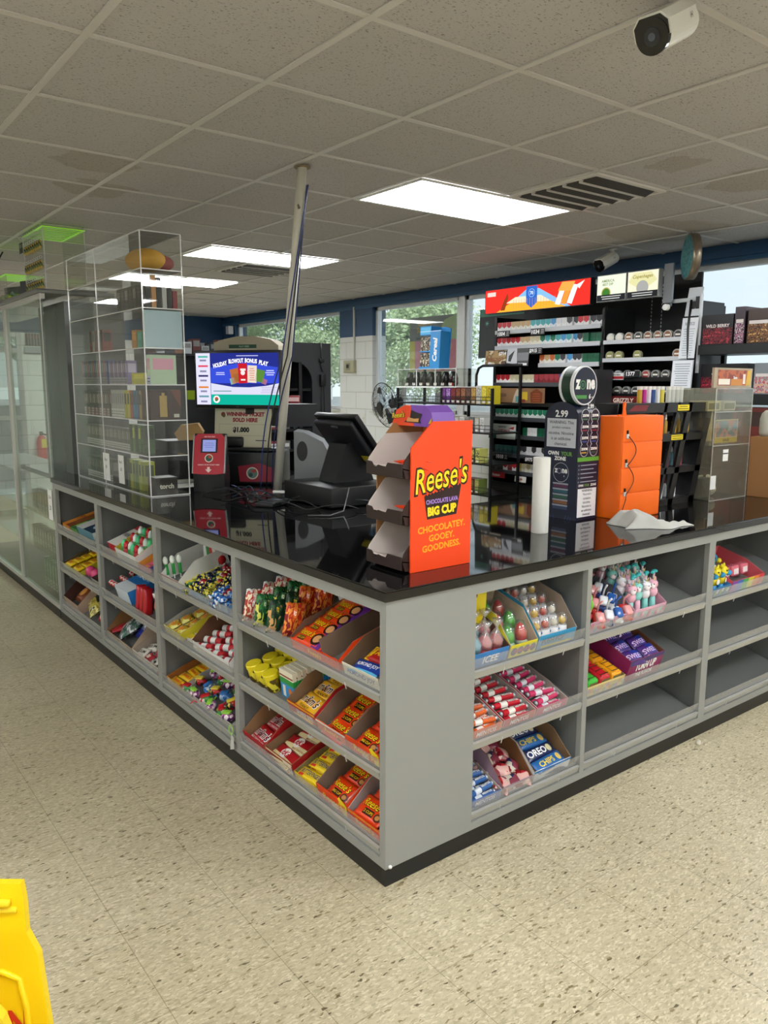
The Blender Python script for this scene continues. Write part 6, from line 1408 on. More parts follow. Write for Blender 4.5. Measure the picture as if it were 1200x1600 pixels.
# packs
def pack(c1, c2, hh=.088, w=.052):
    def f():
        b = B(); b.box(-w/2, w/2, 0, .022, 0, hh, mat(c1, .35)); F = front(0, -.0003, 0)
        b.rect(-w/2, w/2, hh*.62, hh, mat(c2, .35), F); b.poly([(-w/2, hh*.62), (0, hh*.42), (w/2, hh*.62)], mat(c2, .35), F); b.rect(-w*.3, w*.3, hh*.1, hh*.22, mat('#9a9c9e', .4), F)
        b.rect(-w/2, w/2, 0, .022, mat(c2, .35), topf(0, 0, hh)); return b
    return f
CN = {'r': ('#f0eeec', '#c4202a', 'red topped'), 't': ('#efece2', '#c9a878', 'tan topped'), 'c': ('#f2eedd', '#d9cfa8', 'cream'), 'q': ('#eef2f2', '#4ab0b8', 'teal topped'), 'g': ('#e9f0ec', '#1f7a5a', 'green topped'),
      'b': ('#e6eef4', '#4a9ad0', 'blue topped'), 'w': ('#f2f2f2', '#e2e2e4', 'white'), 'k': ('#e9e9ea', '#3a3a40', 'dark topped'), 'G': ('#1d6a4c', '#1a5a40', 'solid green'), 'm': ('#8a2a34', '#a83a44', 'maroon'),
      'n': ('#26468a', '#3a62b0', 'royal blue'), 'o': ('#e9e2da', '#d8703a', 'orange topped'), 'T': ('#2a4a50', '#3a6a6a', 'dark teal'), 'K': ('#1d1d20', '#3a2a2a', 'black'), 'y': ('#c9b87a', '#b89a4a', 'gold')}
ORD = ['top', 'second', 'third', 'fourth', 'fifth', 'sixth', 'seventh', 'lowest']
lines_ = ['rrrttttqqqqbwwkkrrkk', 'rrrrrttccgqgqbqbkGGG', '         otogkbkkGGG', 'rrrcccccmmmmmnnnqqww', 'gggggggggggggggggggg', '      GwwGGGggggGGgg', 'TTTTTkkwkwkwTTkwkwTT', 'KKrmryccwKKrrkkwwKKm']
for r_, ln in enumerate(lines_):
    for k, ch in enumerate(ln):
        if ch == ' ': continue
        c1, c2, nm = CN[ch]; tall = (r_ < 2 and k in (15, 18, 19)) or (r_ == 2 and k in (14, 15))
        put('pk'+ch, pack(c1, c2), BK_(XR, 3.32-.065-k*.0552, s1[r_]+.002) @ T(0, .022+(.02 if tall else 0), .0), 'cigarette_pack', '%s cigarette pack on the %s shelf of the tobacco rack' % (nm, ORD[r_]), 'cigarette pack', '%s packs on the %s rack shelf' % (nm, ORD[r_]))
# chew tins
def tin(c, rim):
    def f(): 
        b = B(); b.cyl(.034, 0, .026, mat(rim, .3, .3), RX(90), 24); b.disc(0, 0, .031, mat(c, .35), front(0, -.0262, 0), .0004, 24); b.ring(0, 0, .026, .034, mat(rim, .25, .4), front(0, -.0264, 0), .0008, 24); b.rect(-.02, .02, -.006, .006, mat('#e9e4d8', .4), front(0, -.0264, 0), .001); return b
    return f
tn = {'w': ('#e2e0d8', '#e9e9e6', 'pale'), 'b': ('#8a5a3a', '#d9d4cc', 'brown'), 'k': ('#3a3a3c', '#c9c9c6', 'dark'), 'o': ('#8a8a4a', '#c8c49a', 'olive'), 'g': ('#3a7a4a', '#d9e0d8', 'green'), 'r': ('#a83a3a', '#e0d0cc', 'red'), 's': ('#7a7c80', '#d4d6d8', 'silver')}
for r_, (ln, z, nm) in enumerate((('wwbkbbbk', 1.837, 'top'), ('oo o   b', 1.702, 'second'), ('sssgrkkg', 1.557, 'third'), ('kkkksksk', 1.437, 'fourth'), ('sssskkss', 1.312, 'fifth'))):
    for k, ch in enumerate(ln):
        if ch == ' ': continue
        c, rim, cn = tn[ch]
        put('tin'+ch, tin(c, rim), BK_(XR, 2.085-k*.082, z+.0345) @ T(0, .05, 0), 'tobacco_tin', '%s round tobacco tin on the %s tin shelf' % (cn, nm), 'tobacco tin', '%s tins on the %s tin shelf' % (cn, nm))
# lit signs on top
def rackbox(name, label, cat, y, z, w, h, M=None): return thing(name, label, cat, BK_(XR-.03, y, z))
t = thing('lit_sign', 'long lit red and orange cigarette sign across the top of the tobacco rack', 'lit sign', BK_(XR-.06, 3.36, 2.125))
B().box(0, 1.14, 0, .05, 0, .205, BK).build('sign_box', t)
b = B(); F = front(0, -.0006, 0); E_ = lambda c, k=1.15: lampmat(c, k)
b.rect(.006, 1.134, .006, .199, E_('#dc3028', 1.25), F)
b.poly([(.2, .006), (.95, .006), (.62, .17), (.5, .185)], E_('#7fb4e8'), F, .001); b.poly([(.14, .006), (.9, .006), (.75, .06), (.3, .075)], E_('#f0a832'), F, .0014); b.poly([(.25, .075), (.75, .06), (.64, .115), (.36, .12)], E_('#e8d6b8'), F, .0012)
b.rect(.48, .60, .06, .195, E_('#2f62b8'), F, .002); b.poly([(.48, .06), (.60, .06), (.54, .02)], E_('#2f62b8'), F, .002); b.ring(.54, .14, .03, .034, E_('#9ac0f0'), F, .0026); b.text('70', .54, .14, .03, E_('#c8dcf8'), F, .0026, .05, .03)
for (x, c) in ((.8, 0), (.86, 1), (.92, 0)): b.poly([(x-.01, .03), (x+.04, .02), (x+.1, .16), (x+.05, .17)], E_('#f0923a' if c else '#f4ece4'), F, .003+.0003*c)
b.poly([(.82, .13), (.95, .12), (.99, .19), (.86, .196)], E_('#f4a04a'), F, .004); b.poly([(1.0, .16), (1.08, .19), (1.03, .13)], E_('#f4ece4'), F, .003); b.rect(.03, .13, .145, .18, E_('#f4c8c0'), F, .002)
b.poly([(.19, .02), (.24, .02), (.28, .12), (.27, .16), (.23, .1)], E_('#8a3a1c'), F, .003)
for k in range(18): b.rect(.34+.03*k, .343+.03*k, .02, .1, E_('#d88a4a'), F, .0024)
b.build('lit_face', t)
for k, (y, c, w) in enumerate(((2.165, '#e6eed8', .262), (1.895, '#efe8cc', .262))):
    t = thing('lit_sign', ('lit white sign with a round green tin picture', 'lit cream sign with a round grey tin picture')[k]+' above the tobacco tins', 'lit sign', BK_(XR-.06, y, 2.135))
    B().box(0, w, 0, .05, 0, .195, mat('#8a8c8e', .4)).build('sign_box', t)
    b = B(); b.rect(.005, w-.005, .005, .19, E_(c, 1.0), F); b.rect(.005, w-.005, .005, .05, E_('#3a3d40', .5), F, .001); b.lines(.04, w-.04, .012, .044, 2, E_('#e8e8e4', .7), F, .0016, .4)
    if k == 0: b.disc(.085, .062, .042, E_('#c8b860', .8), F, .0008); b.disc(.085, .062, .034, E_('#4a8a3a', .8), F, .0012); b.rect(.03, .14, .005, .05, E_('#3a3d40', .5), F, .0014); b.text('AMERICA', .1, .15, .02, E_('#8a9a5a', .8), F, .001, .16, .02); b.text("BEST DIP", .1, .125, .018, E_('#8a9a5a', .8), F, .001, .12, .02)
    else: b.poly([(.05, .18), (.2, .18), (.25, .12), (.13, .05), (.01, .12)], E_('#e4e0a8', .95), F, .0008); b.disc(.13, .075, .05, E_('#b8b8b4', .8), F, .001); b.text('Copenhagen', .13, .15, .032, E_('#a89a4a', .8), F, .0016, .2, .02, .2); b.rect(.005, w-.005, .005, .05, E_('#3a3d40', .5), F, .002); b.lines(.04, w-.04, .012, .044, 2, E_('#e8e8e4', .7), F, .0024, .4)
    b.build('lit_face', t)
def card(name, label, cat, y, z, w, h, cols, prints=(), tilt=-8, x=XR-.03, th=.004):
    b = B(); b.box(0, w, 0, th, 0, h, cols if not isinstance(cols, str) else mat(cols, .45)); F = front(0, -.0003, 0)
    for k, p in enumerate(prints):
        e = .0006+.0004*k
        if p[0] == 'r': b.rect(p[1]*w, p[2]*w, p[3]*h, p[4]*h, mat(p[5], .45), F, e)
        elif p[0] == 't': b.text(p[1], p[2]*w, p[3]*h, p[4]*h, mat(p[5], .45), F, e, p[6]*w, .03)
        elif p[0] == 'd': b.disc(p[1]*w, p[2]*h, p[3]*h, mat(p[4], .45), F, e)
        elif p[0] == 'l': b.lines(p[1]*w, p[2]*w, p[3]*h, p[4]*h, p[5], mat(p[6], .5), F, e)
        elif p[0] == 'p': b.poly([(a*w, c*h) for a, c in p[1]], mat(p[2], .45), F, e)
    return tag(b.build(name, None, BK_(x, y, z) @ RX(tilt)), label, cat)
for (s_, y, z, lab) in (('1004', 3.22, 1.925, 'left of the top pack shelf'), ('1034', 2.83, 1.925, 'middle of the top pack shelf'), ('$714', 3.2, 1.755, 'above the tan picture board'), ('$915', 2.85, 1.77, 'above the black and white board'), ('1010', 3.2, .865, 'below the dark teal packs'), ('$975', 2.86, .86, 'below the white packs near the paper roll')):
    card('price_tag', 'black price tag reading %s, %s' % (s_, lab), 'price tag', y, z, .15, .05, '#0c0c0e', [('t', s_, .36, .5, .72, '#ffffff', .62), ('l', .74, .96, .1, .9, 3, '#b8b8b8')], -4, XR-.05)
card('picture_board', 'tan cigarette picture board on the left of the third pack shelf', 'picture board', 3.35, 1.672, .25, .14, patt(['#b0905a', '#8a6a3a', '#d8c8a0', '#5a3a20'], 9, .4, (1, 1, 1), 'noise', 3), [('t', 'PINECREST', .5, .45, .22, '#8a4a1a', .8), ('p', [(.12, .06), (.28, .0), (.36, .25), (.18, .3)], '#e9e6e0'), ('r', .6, .92, .03, .14, '#e9e9e4')], -6, XR-.06)
card('picture_board', 'black and white picture board beside the tan one on the third pack shelf', 'picture board', 3.09, 1.672, .25, .15, '#3a3a3a', [('p', [(0, .2), (.5, .1), (.45, 1), (0, 1)], '#c9cbd0'), ('p', [(.1, .6), (.35, .9), (.2, .25), (.08, .3)], '#1a1a1c'), ('r', .5, 1, .3, .75, '#7a7c80'), ('r', .55, .95, .04, .16, '#e4e4e4')], -6, XR-.06)
card('shelf_sign', 'brown shelf sign reading TRUE TOBACCO TASTE', 'sign', 3.3, 1.362, .62, .125, '#8f6a48', [('t', 'TRUE', .115, .82, .2, '#2a1a10', .2), ('t', 'TOBACCO', .17, .52, .2, '#2a1a10', .3), ('t', 'TASTE', .13, .22, .2, '#2a1a10', .22), ('p', [(.42, .0), (.52, .0), (.56, .9), (.5, .95), (.45, .5)], '#c8b8a0'), ('r', .48, .57, .05, .45, '#5a9a9a'), ('r', .60, .70, .2, .75, '#d8b82a'), ('r', .58, .66, .05, .25, '#8a2a1a'), ('p', [(.76, .05), (.96, .05), (.97, .7), (.86, .97), (.75, .7)], '#7a3a1a'), ('l', .78, .94, .1, .7, 4, '#a8582a')], 0, XR-.02)
card('shelf_sign', 'white and green shelf sign reading SOFT PACK', 'sign', 3.3, 1.045, .32, .13, '#dfe6e0', [('p', [(0, 0), (.3, 0), (.3, .5), (0, .75)], '#2a6a5a'), ('t', 'NEWPORT', .5, .8, .12, '#2a5a4a', .34), ('t', 'SOFT PACK', .58, .55, .2, '#b82a2a', .46), ('p', [(.72, .72), (.95, .85), (.93, .65)], '#b82a2a')], -4, XR-.04)
card('shelf_label', 'red shelf label at the left of the lowest pack shelf', 'label', 3.3, .695, .2, .052, '#b8202a', [('t', 'Winston', .4, .5, .5, '#f0e0dc', .6)], -4, XR-.03)
card('shelf_label', 'white and red shelf label below the gold packs', 'label', 2.98, .68, .13, .05, '#e9e6de', [('t', 'Eagle', .5, .5, .5, '#b8202a', .7)], -4, XR-.03)
card('shelf_label', 'dark red shelf label reading GRIZZLY among the tins', 'label', 2.05, 1.37, .30, .062, '#6a1418', [('t', 'GRIZZLY', .5, .5, .55, '#e9ddcc', .85)], 0, XR-.03)
card('shelf_label', 'white, red and black shelf label left of the third tin shelf', 'label', 2.08, 1.555, .17, .05, '#e9e9e9', [('r', 0, 1, .1, .5, '#b81a22'), ('t', 'LONGHORN', .5, .72, .3, '#1a1a1a', .8)], 0, XR-.03)
card('price_tag', 'black price tag reading 1377 beside the red and white label', 'price tag', 1.90, 1.575, .13, .045, '#0c0c0e', [('t', '1377', .4, .5, .7, '#ffffff', .6)], 0, XR-.03)
one('dark_binder_box', 'dark grey ridged box behind the navy dispenser sign', 'box', 3.50, 1.99, .0, .2, .17, 1.63, '#2c2d30')
# papers at the rack end
card('paper_sheet', 'framed white printed sheet at the end of the tobacco rack', 'paper', 1.50, 1.485, .16, .205, '#e6e9ee', [('r', 0, 1, .98, 1, '#8a94a4'), ('r', 0, .02, 0, 1, '#8a94a4'), ('r', .98, 1, 0, 1, '#8a94a4'), ('l', .12, .88, .1, .9, 10, '#9aa4b4')], -4, XR-.05)
card('paper_sheet', 'long white notice hanging above the framed sheet', 'paper', 1.47, 1.70, .12, .28, '#dfe3e8', [('t', 'NOTICE', .5, .85, .08, '#8a90a0', .6), ('l', .12, .88, .05, .75, 12, '#a8b0bc')], -6, XR-.02)
card('paper_sheet', 'blank white paper curling at the top of the rack end', 'paper', 1.46, 1.99, .11, .2, '#cfd3d8', [], -12, XR+.01)
t = thing('side_frame', 'narrow black and white metal frame at the window end of the tobacco rack', 'frame', BK_(XR+.02, 1.388, 0))
B().box(0, .03, .0, .03, 0, 2.12, RK).build('post', t); B().box(.03, .04, .0, .03, 1.6, 2.14, mat('#c9cdd0', .4)).build('white_post', t); B().box(-.18, .0, .0, .03, 2.09, 2.115, mat('#b9bdc0', .35, .3)).build('top_bar', t)
# warning poster
o = card('warning_poster', 'black and green health warning poster behind the cigarette shelves', 'poster', 4.10, 1.78, .60, .48, '#16201e', [('r', 0, 1, .84, 1, '#4a8a78'), ('r', 0, .01, 0, 1, '#16201e'), ('t', 'SURGEON GENERAL WARNING', .5, .92, .05, '#1a2a26', .85), ('t', 'Smoking', .52, .70, .06, '#b8c4c0', .3), ('t', 'reduced fe', .56, .55, .055, '#b8c4c0', .4), ('t', 'birth weight', .56, .41, .055, '#b8c4c0', .44), ('t', 'newborns, a', .56, .27, .05, '#b8c4c0', .4), ('t', 'cancer of th', .55, .13, .05, '#b8c4c0', .4)] + [('p', [(.18+.06*math.cos(a), .70+.07*math.sin(a)), (.18+.006*math.cos(a+1.6), .70+.007*math.sin(a+1.6)), (.18-.06*math.cos(a), .70-.07*math.sin(a)), (.18-.006*math.cos(a+1.6), .70-.007*math.sin(a+1.6))], '#7ac0b0') for a in (0, PI/4, PI/2, 3*PI/4)], -2, 4.34)
# window posters, outside face of the pane
card('window_poster', 'brown poster with yellow lettering in the left window', 'poster', 5.36, 2.0, .78, .26, '#8a8478', [('p', [(.6, 0), (1, 0), (1, 1), (.75, .8)], '#b8c07a'), ('t', 'Gutter', .35, .76, .28, '#d8a83a', .5), ('t', 'Surgeon', .33, .42, .3, '#d8a83a', .56), ('r', .15, .5, .06, .14, '#5a5a58')], 0, 4.475)
card('window_poster', 'pink and red poster with a white 40 under the brown one', 'poster', 5.36, 1.66, .78, .34, '#e0586a', [('r', 0, .12, 0, 1, '#e8d23a'), ('r', .12, .5, 0, 1, '#e88a94'), ('d', .85, .78, .17, '#e8883a'), ('t', '40', .72, .35, .3, '#f4f0f0', .24), ('l', .6, .9, .05, .2, 1, '#f4e8e8')], 0, 4.475)
# ---- black wire snack rack
t = thing('wire_rack', 'black wire snack rack by the window, left of the tobacco rack', 'wire rack', BK_(3.3, 4.12))
for x in (0, .62, 1.24): B().box(x, x+.02, .0, .02, 0, 1.485, RK).build('post', t); B().box(x, x+.02, .33, .35, 0, 1.66, RK).build('post', t)
for z in (1.355, 1.12, .86, .60, .3):
    b = B(); b.box(0, 1.26, -.01, .35, z-.012, z, RK)
    for zz in (z+.03, z+.06): b.tube([(0, -.015, zz), (1.26, -.015, zz)], .003, RK, None, 5)
    for k in range(22): b.tube([(.06*k, -.015, z), (.06*k, -.015, z+.06)], .002, RK, None, 4)
    b.build('wire_shelf', t)
b = B(); b.tube([(.72, .34, 1.36), (.72, .34, 1.6), (.75, .34, 1.66), (.8, .34, 1.68), (1.26, .34, 1.68)], .012, RK, None, 8); b.build('top_hoop', t)
def sbox(w, h, c1, c2, c3='#e4e0d8'):
    def f():
        b = B(); b.box(0, w, 0, .1, 0, h, mat(c1, .35)); b.rect(w*.1, w*.9, h*.35, h*.9, patt([c1, c2, c1], 50, .35, (1, 1, 1), 'noise'), front(0, -.0003, 0)); b.rect(w*.2, w*.8, h*.04, h*.2, mat(c3, .4), front(0, -.0003, 0), .0006); return b
    return f
x = .62
for k, (c1, c2, nm) in enumerate((('#5a2a6a', '#8a5a9a', 'purple'), ('#5a2a7a', '#c8a0d8', 'violet'), ('#5a1f24', '#8a3a3a', 'maroon'), ('#4a1f1c', '#9a5a3a', 'dark maroon'), ('#6a3a2a', '#a87a5a', 'brown'), ('#3a2a2a', '#7a5a4a', 'espresso'), ('#8a6a3a', '#c8a85a', 'bronze'), ('#c9c8c0', '#8a8a80', 'pale grey'), ('#b8a82a', '#e0d05a', 'mustard'), ('#c8b82a', '#8a7a1a', 'yellow'))):
    put('sb%d' % k, sbox(.058, .135 if k < 7 else .15, c1, c2), BK_(3.3, 4.12-x-.002, 1.357) @ T(0, .01, 0), 'wrap_box', nm+' cigar wrap box on the upper shelf of the wire rack', 'box'); x += .063
for (z, cols, nm, n, x0) in ((1.122, ('#8a8a86', '#5a5a58', '#a09a8a', '#c9c9c6'), 'second', 12, .42), (.862, ('#3a4a30', '#c8c86a', '#20243a', '#8a8a8a'), 'third', 10, .5), (.602, ('#6a7a3a', '#b8a86a', '#1c1c20', '#5a2a2a'), 'fourth', 9, .56)):
    for k in range(n):
        c = cols[k % 4]; put('sl'+c, sbox(.05, .12, c, cols[(k+1) % 4], '#e9e9e4'), BK_(3.3, 4.12-x0-.062*k, z) @ T(0, .02, 0), 'snack_pack', {0: 'first', 1: 'second', 2: 'third', 3: 'fourth'}[k % 4]+' coloured snack pack on the %s shelf of the wire rack' % nm, 'snack pack', 'snack packs on the %s wire shelf, colour %d' % (nm, k % 4+1))
t = thing('clear_candy_case', 'clear case of dark round jars on top of the wire rack', 'display case', BK_(3.32, 4.12, 1.50))
f = B()
for a in ((0, .8, 0, .004, 0, .15), (0, .8, .26, .264, 0, .15), (0, .004, .004, .26, 0, .15), (.796, .8, .004, .26, 0, .15), (0, .8, 0, .264, .15, .154)): f.box(*a, CA)
f.build('case', t); B().box(-.01, .81, -.01, .27, -.012, -.001, mat('#e9e9e6', .3)).build('white_shelf', t)
e = B()
for x in (0, .27, .53, .798): e.box(x-.003, x+.003, -.003, .003, 0, .154, EDG)
e.box(0, .8, -.003, .003, .15, .156, EDG); e.build('bright_edge', t)
for k in range(7):
    c = ('#3a3030', '#2a2422', '#4a2a2a', '#30281f', '#2a1f2a', '#3a2a24', '#a83a34')[k]
    put('jar'+c, (lambda c=c: B().lathe([(.03, 0), (.042, .02), (.042, .07), (.03, .11), (.02, .13)], patt([c, '#1a1a1a', '#6a4a3a'], 30, .2), None, 16).rect(-.02, .02, .008, .03, mat('#e4dcd8', .4), front(0, -.041, 0))), BK_(3.32, 4.06-.1*k, 1.501) @ T(0, .1, 0), 'jar', ('charcoal', 'black brown', 'dark maroon', 'umber', 'plum', 'cocoa', 'red')[k]+' round jar inside the clear case on the wire rack', 'jar')
# blue tall display
t = thing('card_display', 'tall blue card display with dark windowed packs on top of the clear case', 'display stand', BK_(3.36, 3.92, 1.656) @ RX(-3))
b = B(); BL = mat('#1f86c8', .4)
b.prism([(.05, 0), (.33, 0), (.34, .36), (.26, .38), (.07, .36)], -.12, -.11, BL, face((0, 0, 0), (1, 0, 0), (0, 0, 1)))
b.box(.05, .2, 0, .12, 0, .02, BL); b.box(.05, .2, .0, .12, .15, .16, BL); b.box(.05, .2, 0, .12, .3, .38, mat('#2a90d0', .4)); b.box(.195, .33, 0, .12, 0, .33, BL)
b.rect(.06, .19, .31, .37, mat('#4ab0e0', .4), front(0, -.0005, 0)); b.text('Cereal', .262, .17, .06, W_, front(0, -.0005, 0), .0006, .28, .04, .2, 90); b.rect(.05, .34, .33, .335, mat('#c8e0f0', .4), front(0, -.0006, 0)); b.build('stand', t)
for z in (.02, .16):
    for k in range(4): B().box(.055+.035*k, .085+.035*k, .01, .1, z, z+.12, patt(['#20242a', '#c9c2a8', '#3a3a3a', '#8a6a4a'], 70, .3)).build('windowed_pack', t)
# ---- fan
t = thing('fan', 'black wire cage fan on a stand in front of the window', 'fan', T(4.0, 5.19, 0) @ RZ(-60-35))
b = B(); hub = T(0, 0, 1.29) @ RX(12)
for k in range(28):
    a = 2*PI*k/28; b.tube([(.05*math.cos(a), -.075, .05*math.sin(a)), (.16*math.cos(a+.1), -.07, .16*math.sin(a+.1)), (.245*math.cos(a+.15), -.01, .245*math.sin(a+.15)), (.2*math.cos(a+.1), .05, .2*math.sin(a+.1)), (.06*math.cos(a), .07, .06*math.sin(a))], .0016, BK, hub, 4)
for r_, y in ((.25, -.005), (.2, -.055), (.12, -.073), (.055, -.076), (.2, .05)): b.tube([(r_*math.cos(2*PI*k/32), y, r_*math.sin(2*PI*k/32)) for k in range(32)], .0045 if r_ == .25 else .002, BK, hub, 6, True)
b.build('cage', t)
b = B(); b.cyl(.05, -.0, .012, BK, hub @ T(0, -.076, 0) @ RX(90), 20); b.cyl(.055, 0, .13, BK, hub @ T(0, .2, 0) @ RX(90), 20); b.build('motor', t)
for q in range(4):
    a = q*PI/2; vs = []; 
    for j in range(6):
        for i in range(5):
            r_ = .04+.17*j/5; th = a+(.15+.75*j/5*.9)*i/4+.1*j/5; vs.append((r_*math.cos(th), -.02+.035*i/4, r_*math.sin(th)))
    n = len(vs); vs += [(x, y+.002, z) for x, y, z in vs]; fs = []
    for j in range(5):
        for i in range(4): k = j*5+i; fs += [(k, k+1, k+6, k+5), (n+k, n+k+5, n+k+6, n+k+1)]
    B().add(vs, fs, mat('#23262a', .3), hub, True).build('blade', t)
b = B(); b.cyl(.014, .03, 1.24, BK, T(0, .13, 0), 14); b.cyl(.19, 0, .03, BK, T(0, .13, 0), 28); b.build('stand', t)
# ---- hot display case
t = thing('display_case', 'tall dark grey case with an arched opening and a charger, behind the till', 'display case', T(1.72, 4.0, 0))
DG = mat('#33363a', .4)
b = B(); b.box(.57, .76, 0, .45, 0, 1.86, DG); b.box(0, .03, 0, .45, 0, 1.86, DG); b.box(.03, .57, .43, .45, 0, 1.86, DG); b.box(.03, .57, 0, .43, 0, .75, DG); b.box(.03, .57, .0, .43, 1.80, 1.86, DG)
ar = [(.03, 1.80), (.03, 1.70), (.40, 1.70)]+[(.40+.17*math.sin(a*PI/16), 1.53+.17*math.cos(a*PI/16)) for a in range(9)]+[(.57, 1.8)]
b.prism(ar, -.03, 0, DG, face((0, 0, 0), (1, 0, 0), (0, 0, 1))); b.build('housing', t)
for z in (.95, 1.12, 1.29, 1.46): B().box(.03, .57, .02, .42, z, z+.02, BK).build('shelf', t)
B().box(.44, .47, .0, .03, .75, 1.7, BK).build('divider', t)
b = B(); b.tube([(.66, -.012, 1.86), (.66, -.012, 1.74), (.65, -.012, 1.68), (.67, -.012, 1.62)], .004, BK, None, 6); b.box(.64, .69, -.035, -.001, 1.50, 1.60, BK, None, .004); b.box(.635, .68, -.03, -.001, 1.70, 1.73, BK, None, .004)
b.tube([(.655, -.02, 1.50), (.652, -.014, 1.35), (.66, -.014, 1.1), (.65, -.014, .9)], .003, BK, None, 6); b.tube([(.675, -.02, 1.50), (.685, -.014, 1.3), (.70, -.014, 1.1), (.70, -.014, .9)], .003, BK, None, 6); b.build('charger', t)
for k in range(12):
    c = ('#a9b0b4', '#8a3a3a', '#6a6a68', '#3a4a4a')[k % 4]
    put('dc'+c, (lambda c=c: B().box(0, .09, 0, .06, 0, .07, mat(c, .3)).rect(.01, .08, .02, .05, mat('#d4d6d4', .4), front(0, 0, 0))), T(1.76+.125*(k % 4), 4.06, (.97, 1.14, 1.31)[k//4]+.001), 'packet', {'#a9b0b4': 'silver', '#8a3a3a': 'dark red', '#6a6a68': 'grey', '#3a4a4a': 'slate'}[c]+' packet inside the dark arched case', 'packet', {'#a9b0b4': 'silver', '#8a3a3a': 'dark red', '#6a6a68': 'grey', '#3a4a4a': 'slate'}[c]+' packets in the arched case')
# grey coin machine and paper bags near the pole
t = thing('coin_machine', 'rounded silver grey machine with a black oval, between the pole and the till', 'machine', CT(.90, 2.0, -38))
B().prism([(0, 0), (.26, 0), (.24, .12), (.16, .27), (.06, .32), (0, .33)], -.11, .11, mat('#7d8084', .35, .3), face((0, .12, 0), (1, 0, 0), (0, 0, 1)), smooth=False).build('housing', t)
B().disc(.045, .22, .03, BK, front(0, .0095, 0), .001, 24, .055).build('oval_slot', t)
o = B().prism([(0, 0), (.13, 0), (.15, .05), (.12, .10), (.02, .09), (-.02, .04)], -.1, 0, mat('#b8935e', .8), face((0, 0, 0), (1, 0, 0), (0, 0, 1))).build('paper_bag', None, T(.56, 2.78, 1.18) @ RZ(-30)); tag(o, 'folded brown paper bag left of the cream ticket sign', 'paper bag')
one('shelf_box', 'black shelf box holding the paper bag behind the ticket checker', 'box', .50, 2.80, ZT+.0005, .25, .2, .245, '#1a1b1d')
o = B().box(0, .08, 0, .02, 0, .045, mat('#8e1f30', .3), None, .004).box(.002, .078, -.001, .0, .012, .035, mat('#e9c8c8', .3)).build('red_packet', None, T(1.0, 2.25, 1.405) @ RZ(-38)); tag(o, 'glossy red packet right of the pole above the grey machine', 'packet')
one('machine_shelf', 'black slab under the glossy red packet', 'shelf', .98, 2.22, 1.27, .22, .2, .13, '#15161a')
# wall fittings on the pier
t = thing('thermostat', 'beige thermostat box on the white block pier', 'thermostat', BK_(WX-.045, 6.50, 1.66))
B().box(0, .22, 0, .045, 0, .15, mat('#a8a488', .45), None, .006).build('cover', t); B().box(.06, .15, -.004, 0, .03, .12, mat('#8e8a70', .4)).build('dial_plate', t); B().box(.075, .12, -.008, -.004, .055, .10, mat('#1c1c1c', .3)).build('display', t)
o = B().box(0, .02, 0, .02, 0, .68, mat('#c9c8bf', .5)).build('conduit', None, BK_(WX-.0205, 6.32, 1.811)); tag(o, 'painted conduit running up from the beige thermostat', 'conduit')
t = thing('wall_outlet', 'white double outlet with two black plugs on the block pier', 'outlet', BK_(WX-.012, 6.34, 1.05)); B().box(0, .13, 0, .012, 0, .11, mat('#d9d8d0', .4), None, .003).build('cover_plate', t)
for z in (.03, .07): B().box(.02, .06, -.03, 0, z, z+.02, BK).build('plug', t)
t = thing('wall_switch', 'narrow white switch plate beside the double outlet', 'switch', BK_(WX-.008, 6.15, 1.05)); B().box(0, .06, 0, .008, 0, .11, mat('#d4d3ca', .4), None, .003).build('cover_plate', t); B().box(.025, .035, -.006, 0, .045, .065, mat('#b8b7ac', .4)).build('lever', t)
# dark goods shelf under the far blue wall
t = thing('wall_shelf', 'dark shelf of goods against the far back wall', 'shelf', T(2.9, 9.4, 0))
B().box(0, 1.35, 0, .45, 1.93, 1.96, BK).build('board', t); B().box(0, 1.35, .42, .45, .0, 1.93, RKD).build('back_board', t); B().box(0, .03, 0, .42, 0, 1.93, RKD).build('side', t); B().box(1.32, 1.35, 0, .42, 0, 1.93, RKD).build('side', t)
for k in range(9):
    c = ('#6a3a34', '#b8c0c4', '#3a3f48', '#8a5a4a', '#c8ccd0')[k % 5]; one('stock_box', ('rust', 'pale blue', 'slate', 'brown', 'white')[k % 5]+' stock box on the far wall shelf, %s along it' % ('start', 'just past the start', 'a third', 'nearly half', 'half', 'past half', 'two thirds', 'near the end', 'end')[k], 'box', 2.95+.14*k, 9.45, 1.961, .12, .2, .12+.05*(k % 3), c, '#8a8a88')
card_ = card('wall_speaker', 'small white box high on the blue far corner', 'speaker', 9.62, 2.28, .09, .12, '#c9cbd0', (), 0, 4.28, .08)
# back wall things seen through the showcase
t = thing('fire_extinguisher', 'red fire extinguisher with a yellow tag hung on the far white wall', 'fire extinguisher', T(1.52, 9.80, .36))
B().lathe([(.06, 0), (.07, .02), (.07, .36), (.05, .42), (.02, .45)], RED, None, 20).build('cylinder', t); B().tube([(.02, 0, .47), (.09, 0, .44), (.11, 0, .25), (.09, -.0, .12)], .012, BK, None, 8).build('hose', t)
B().box(-.02, .02, -.02, .02, .44, .50, BK).build('handle', t); B().rect(-.02, .05, .28, .40, mat('#e0cf3a', .5), front(0, -.072, 0)).build('inspection_tag', t)
for k in range(6): put('pen', lambda: B().box(0, .028, 0, .01, 0, .16, mat('#26222c', .4)).rect(.004, .024, .1, .14, mat('#8a2a3a', .4), front(0, 0, 0)), T(1.42+.038*k, 9.88, 2.03), 'hanging_pack', 'narrow dark hanging pack high on the far white wall', 'hanging pack', 'hanging packs on the far wall')
